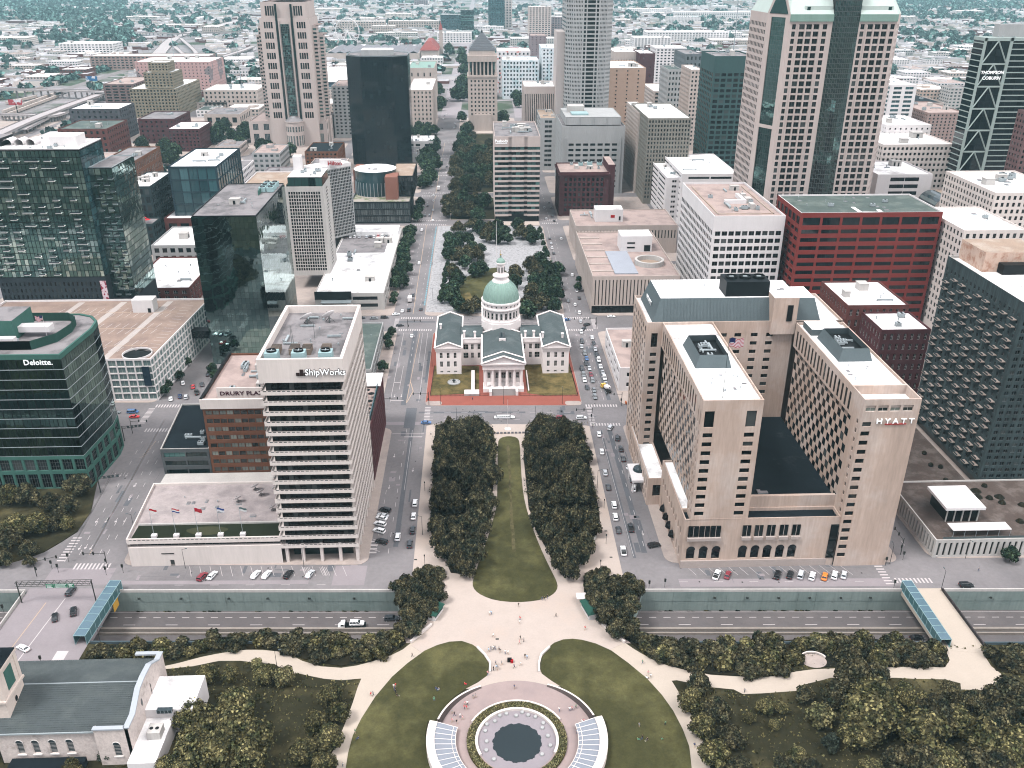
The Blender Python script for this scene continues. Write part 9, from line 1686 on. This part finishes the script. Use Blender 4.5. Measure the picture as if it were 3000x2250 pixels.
# the small roofs beyond counting: one mass of little gabled and flat houses
def mass(name,items,mats,maker):
    V,Fc,Mi=[],[],[]; b=0
    for it in items:
        v,f,m=maker(*it); V.append(v); Fc += [tuple(b+i for i in q) for q in f]; Mi += m; b += len(v)
    me=bpy.data.meshes.new(name); me.from_pydata(np.concatenate(V).tolist(),[],Fc)
    for m in mats: me.materials.append(m)
    me.polygons.foreach_set('material_index',Mi); me.update(); o=link(name,me); o['kind']='stuff'; return o
def house(x,y,w,d,h,g,mi):
    v=np.array([(x,y,0),(x+w,y,0),(x+w,y+d,0),(x,y+d,0),(x,y,h),(x+w,y,h),(x+w,y+d,h),(x,y+d,h),(x,y+d/2,h+g),(x+w,y+d/2,h+g)])
    return v,[(0,1,5,4),(1,2,6,9,5),(3,0,4,8,7),(2,3,7,6),(4,5,9,8),(6,7,8,9)],[mi,mi,mi,mi,5,5]
its=[]
for k in range(11000):
    y=1500+5600*NP.rand() ** 1.2; x=NP.uniform(-.62,.62)*y
    if not free(x-4,x+24,y-4,y+20) or (-60 < x+.01*y <-5): continue
    sm_=NP.rand() < .72; w,d=(NP.uniform(8,16),NP.uniform(8,14)) if sm_ else (NP.uniform(20,60),NP.uniform(18,36))
    its.append((x,y,w,d,NP.uniform(4,8),NP.uniform(1,3) if sm_ else .2,NP.randint(5)))
mass('distant_houses',its,[WHITE,LIME,BRICK,CONC,STONE,mat('mixed_far_roofs',S(206,202,206),var=.35,scale=.02,fine=.08,isl=.5)],house)
# trees of the far districts: clumps of leaves, too many and too far to count
def clump(x,y,r,h,s):
    rs=np.random.RandomState(s); n=22
    u=rs.uniform(-.1,1,n); a=rs.uniform(0,2*pi,n); q=np.sqrt(1-np.clip(u,-1,1) ** 2)
    p=np.stack([x+r*q*np.cos(a),y+r*q*np.sin(a),h*.35+h*.65*u],1); L=r*rs.uniform(.35,.6,n)[:,None]
    e1=rs.normal(size=(n,3)); e1/=np.linalg.norm(e1,axis=1)[:,None]; e2=np.cross(e1,np.stack([q*np.cos(a),q*np.sin(a),u+.2],1)); e2/=np.linalg.norm(e2,axis=1)[:,None]+1e-6
    v=np.stack([p-e1*L,p+e2*L,p+e1*L,p-e2*L],1).reshape(-1,3); v[:,2]=np.maximum(v[:,2],.3)
    return v,[(4*i,4*i+1,4*i+2,4*i+3) for i in range(n)],[0]*n
its=[]
for k in range(10500):
    z=NP.rand()
    if z < .5: y=1700+6200*NP.rand() ** 1.3; x=NP.uniform(-.62,.62)*y
    elif z < .74: y=NP.uniform(1900,5600); x=y*NP.uniform(-.62,-.36)
    elif z < .95: y=NP.uniform(1700,5800); x=y*NP.uniform(.34,.62)
    else: y=NP.uniform(800,1800); x=y*NP.choice([-1,1])*NP.uniform(.2,.6)
    if not free(x-3,x+3,y-3,y+3) or (-52 < x+.003*y <-12): continue
    if any(a-5 < x < c+5 and d-5 < y < e+5 for a,c,d,e in ndone): continue
    # woods gather where a slow wave is high
    wv=sin(x*.004+1.3)*cos(y*.0032-.4)+.5*sin(x*.011+y*.007)
    if NP.rand() > (.45+.55*wv if z < .5 else .55+.6*wv): continue
    r=NP.uniform(5,11)*(1+y/9000); its.append((x,y,r,r*NP.uniform(1.0,1.5),k))
for k in range(170):
    t_=k/170; a_,c_=HEDGE; r=NP.uniform(4,8); its.append((a_[0]+(c_[0]-a_[0])*t_+NP.uniform(-8,8),a_[1]+(c_[1]-a_[1])*t_+NP.uniform(-12,12),r,r*1.1,90000+k))
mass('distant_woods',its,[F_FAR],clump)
# elevated roads and the rail corridor on the left
def ribbon(name,pts,wd,m,z,piers=True,label=None,th=1.4):
    mb=MB(); side=[]
    for i,(x,y) in enumerate(pts):
        a=Vector(pts[max(0,i-1)]); c=Vector(pts[min(len(pts)-1,i+1)]); d=(c-a).normalized(); n=Vector((-d.y,d.x))*wd/2; side.append(((x-n.x,y-n.y),(x+n.x,y+n.y)))
    for (a,b_),(c,d) in zip(side,side[1:]):
        mb.poly([(*a,z),(*c,z),(*d,z),(*b_,z)][::1]); 
        for p,q in ((a,c),(d,b_)): mb.poly([(*p,z-th),(*q,z-th),(*q,z+1),(*p,z+1)]); mb.poly([(*q,z),(*p,z),(*p,z+1),(*q,z+1)])
        if piers and z > 3:
            mx,my=(a[0]+d[0])/2,(a[1]+d[1])/2; mb.box(mx-1,mx+1,my-1,my+1,0,z-th)
    me=mb.mesh(name,[m]); bm=bmesh.new(); bm.from_mesh(me)
    for f in bm.faces:
        if abs(f.normal.z) > .9 and f.normal.z < 0: f.normal_flip()
    bm.to_mesh(me); bm.free(); o=link(name,me); o['kind']='structure'; return o
HW=mat('highway_concrete',S(226,216,216),var=.06)
def curve(P,n=14):
    o=[]
    for i in range(n+1):
        t=i/n*(len(P)-1); k=min(int(t),len(P)-2); f=t-k; p0,p1,p2,p3=(P[max(0,k-1)],P[k],P[k+1],P[min(len(P)-1,k+2)])
        o.append(tuple(.5*(2*p1[j]+(p2[j]-p0[j])*f+(2*p0[j]-5*p1[j]+4*p2[j]-p3[j])*f*f+(3*p1[j]-p0[j]-3*p2[j]+p3[j])*f ** 3) for j in (0,1)))
    return o
for k,(P_,w_,z) in enumerate(HIGHWAYS): ribbon('highway',curve(P_,22),w_,HW,z)
mb=MB()
for i,(a,c) in enumerate(RAILS):
    d=Vector((c[0]-a[0],c[1]-a[1])).normalized(); n=Vector((-d.y,d.x))*9; mb.poly([(a[0]-n.x,a[1]-n.y,.1),(a[0]+n.x,a[1]+n.y,.1),(c[0]+n.x,c[1]+n.y,.1),(c[0]-n.x,c[1]-n.y,.1)][::-1])
struct('rail_bed',mb,mat('rail_ballast',S(168,160,160),var=.15))
for i,(a,c) in enumerate(RAILS[:3]):
    d=Vector((c[0]-a[0],c[1]-a[1])); L=d.length; u=d/L; t=link('freight_train',None,loc=(a[0]+30*u.x,a[1]+30*u.y,.2),rz=atan2(u.y,u.x)); tag(t,'string of pale freight wagons on the '+['near','middle','far'][i]+' track of the rail yard at the left','train'); wmesh=MB(); wmesh.box(0,17,-1.6,1.6,1,4.6); wmesh.box(1,16,-1.2,1.2,.4,1,1); wme=wmesh.mesh('wagon',[MATS['limestone'],DKMETAL])
    for j in range(min(14,int((L-80)/18.5))): link('wagon',wme,t,(18.5*j,0,0))
for i,(x,y,c1) in enumerate(BOARDS):
    t=link('billboard',None,loc=(x,y,0)); tag(t,['billboard with a blue picture above the elevated road','billboard with a red and white picture by the rail yard'][i],'billboard'); m=MB(); m.tube((0,0,0),(0,0,18),.7,6); link('post',m.mesh('post',[DKMETAL]),t); m=MB(); m.box(-9,9,-.5,.5,17,24,0,True); link('panel',m.mesh('panel',[mat('board_%d' % i,c1,var=.05,col2=S(235,235,240,1.5),mask=(.5,.52),mscale=.12)]),t)
for i,(x,y,h) in enumerate(((-560,1750,70),(-395,1560,60),(235,855,48))):
    t=link('radio_mast',None,loc=(x,y,0 if i < 2 else 118)); tag(t,['thin lattice mast far left by the interchange','thin lattice mast left of the setback tower','white mast on the dark green block roof'][i],'mast'); m=MB(); m.tube((0,0,0),(0,0,h),.9 if i < 2 else .5,4,.3); link('lattice',m.mesh('lattice',[LTMETAL]),t)
# ------------------------------------------------------------------ haze: one closed box of thin air
m=bpy.data.materials.new('haze_air'); m.use_nodes=True; t=m.node_tree; t.nodes.clear(); o_=t.nodes.new('ShaderNodeOutputMaterial'); pv=t.nodes.new('ShaderNodeVolumePrincipled')
pv.inputs['Color'].default_value=HAZE_COLOR; pv.inputs['Density'].default_value=HAZE_DENSITY; pv.inputs['Anisotropy'].default_value=0.0
t.links.new(pv.outputs[0],o_.inputs['Volume'])
hb=MB(); hb.box(-21000,21000,-4500,21000,-9,206,0,True); hz=link('haze',hb.mesh('haze',[m])); hz['kind']='stuff'
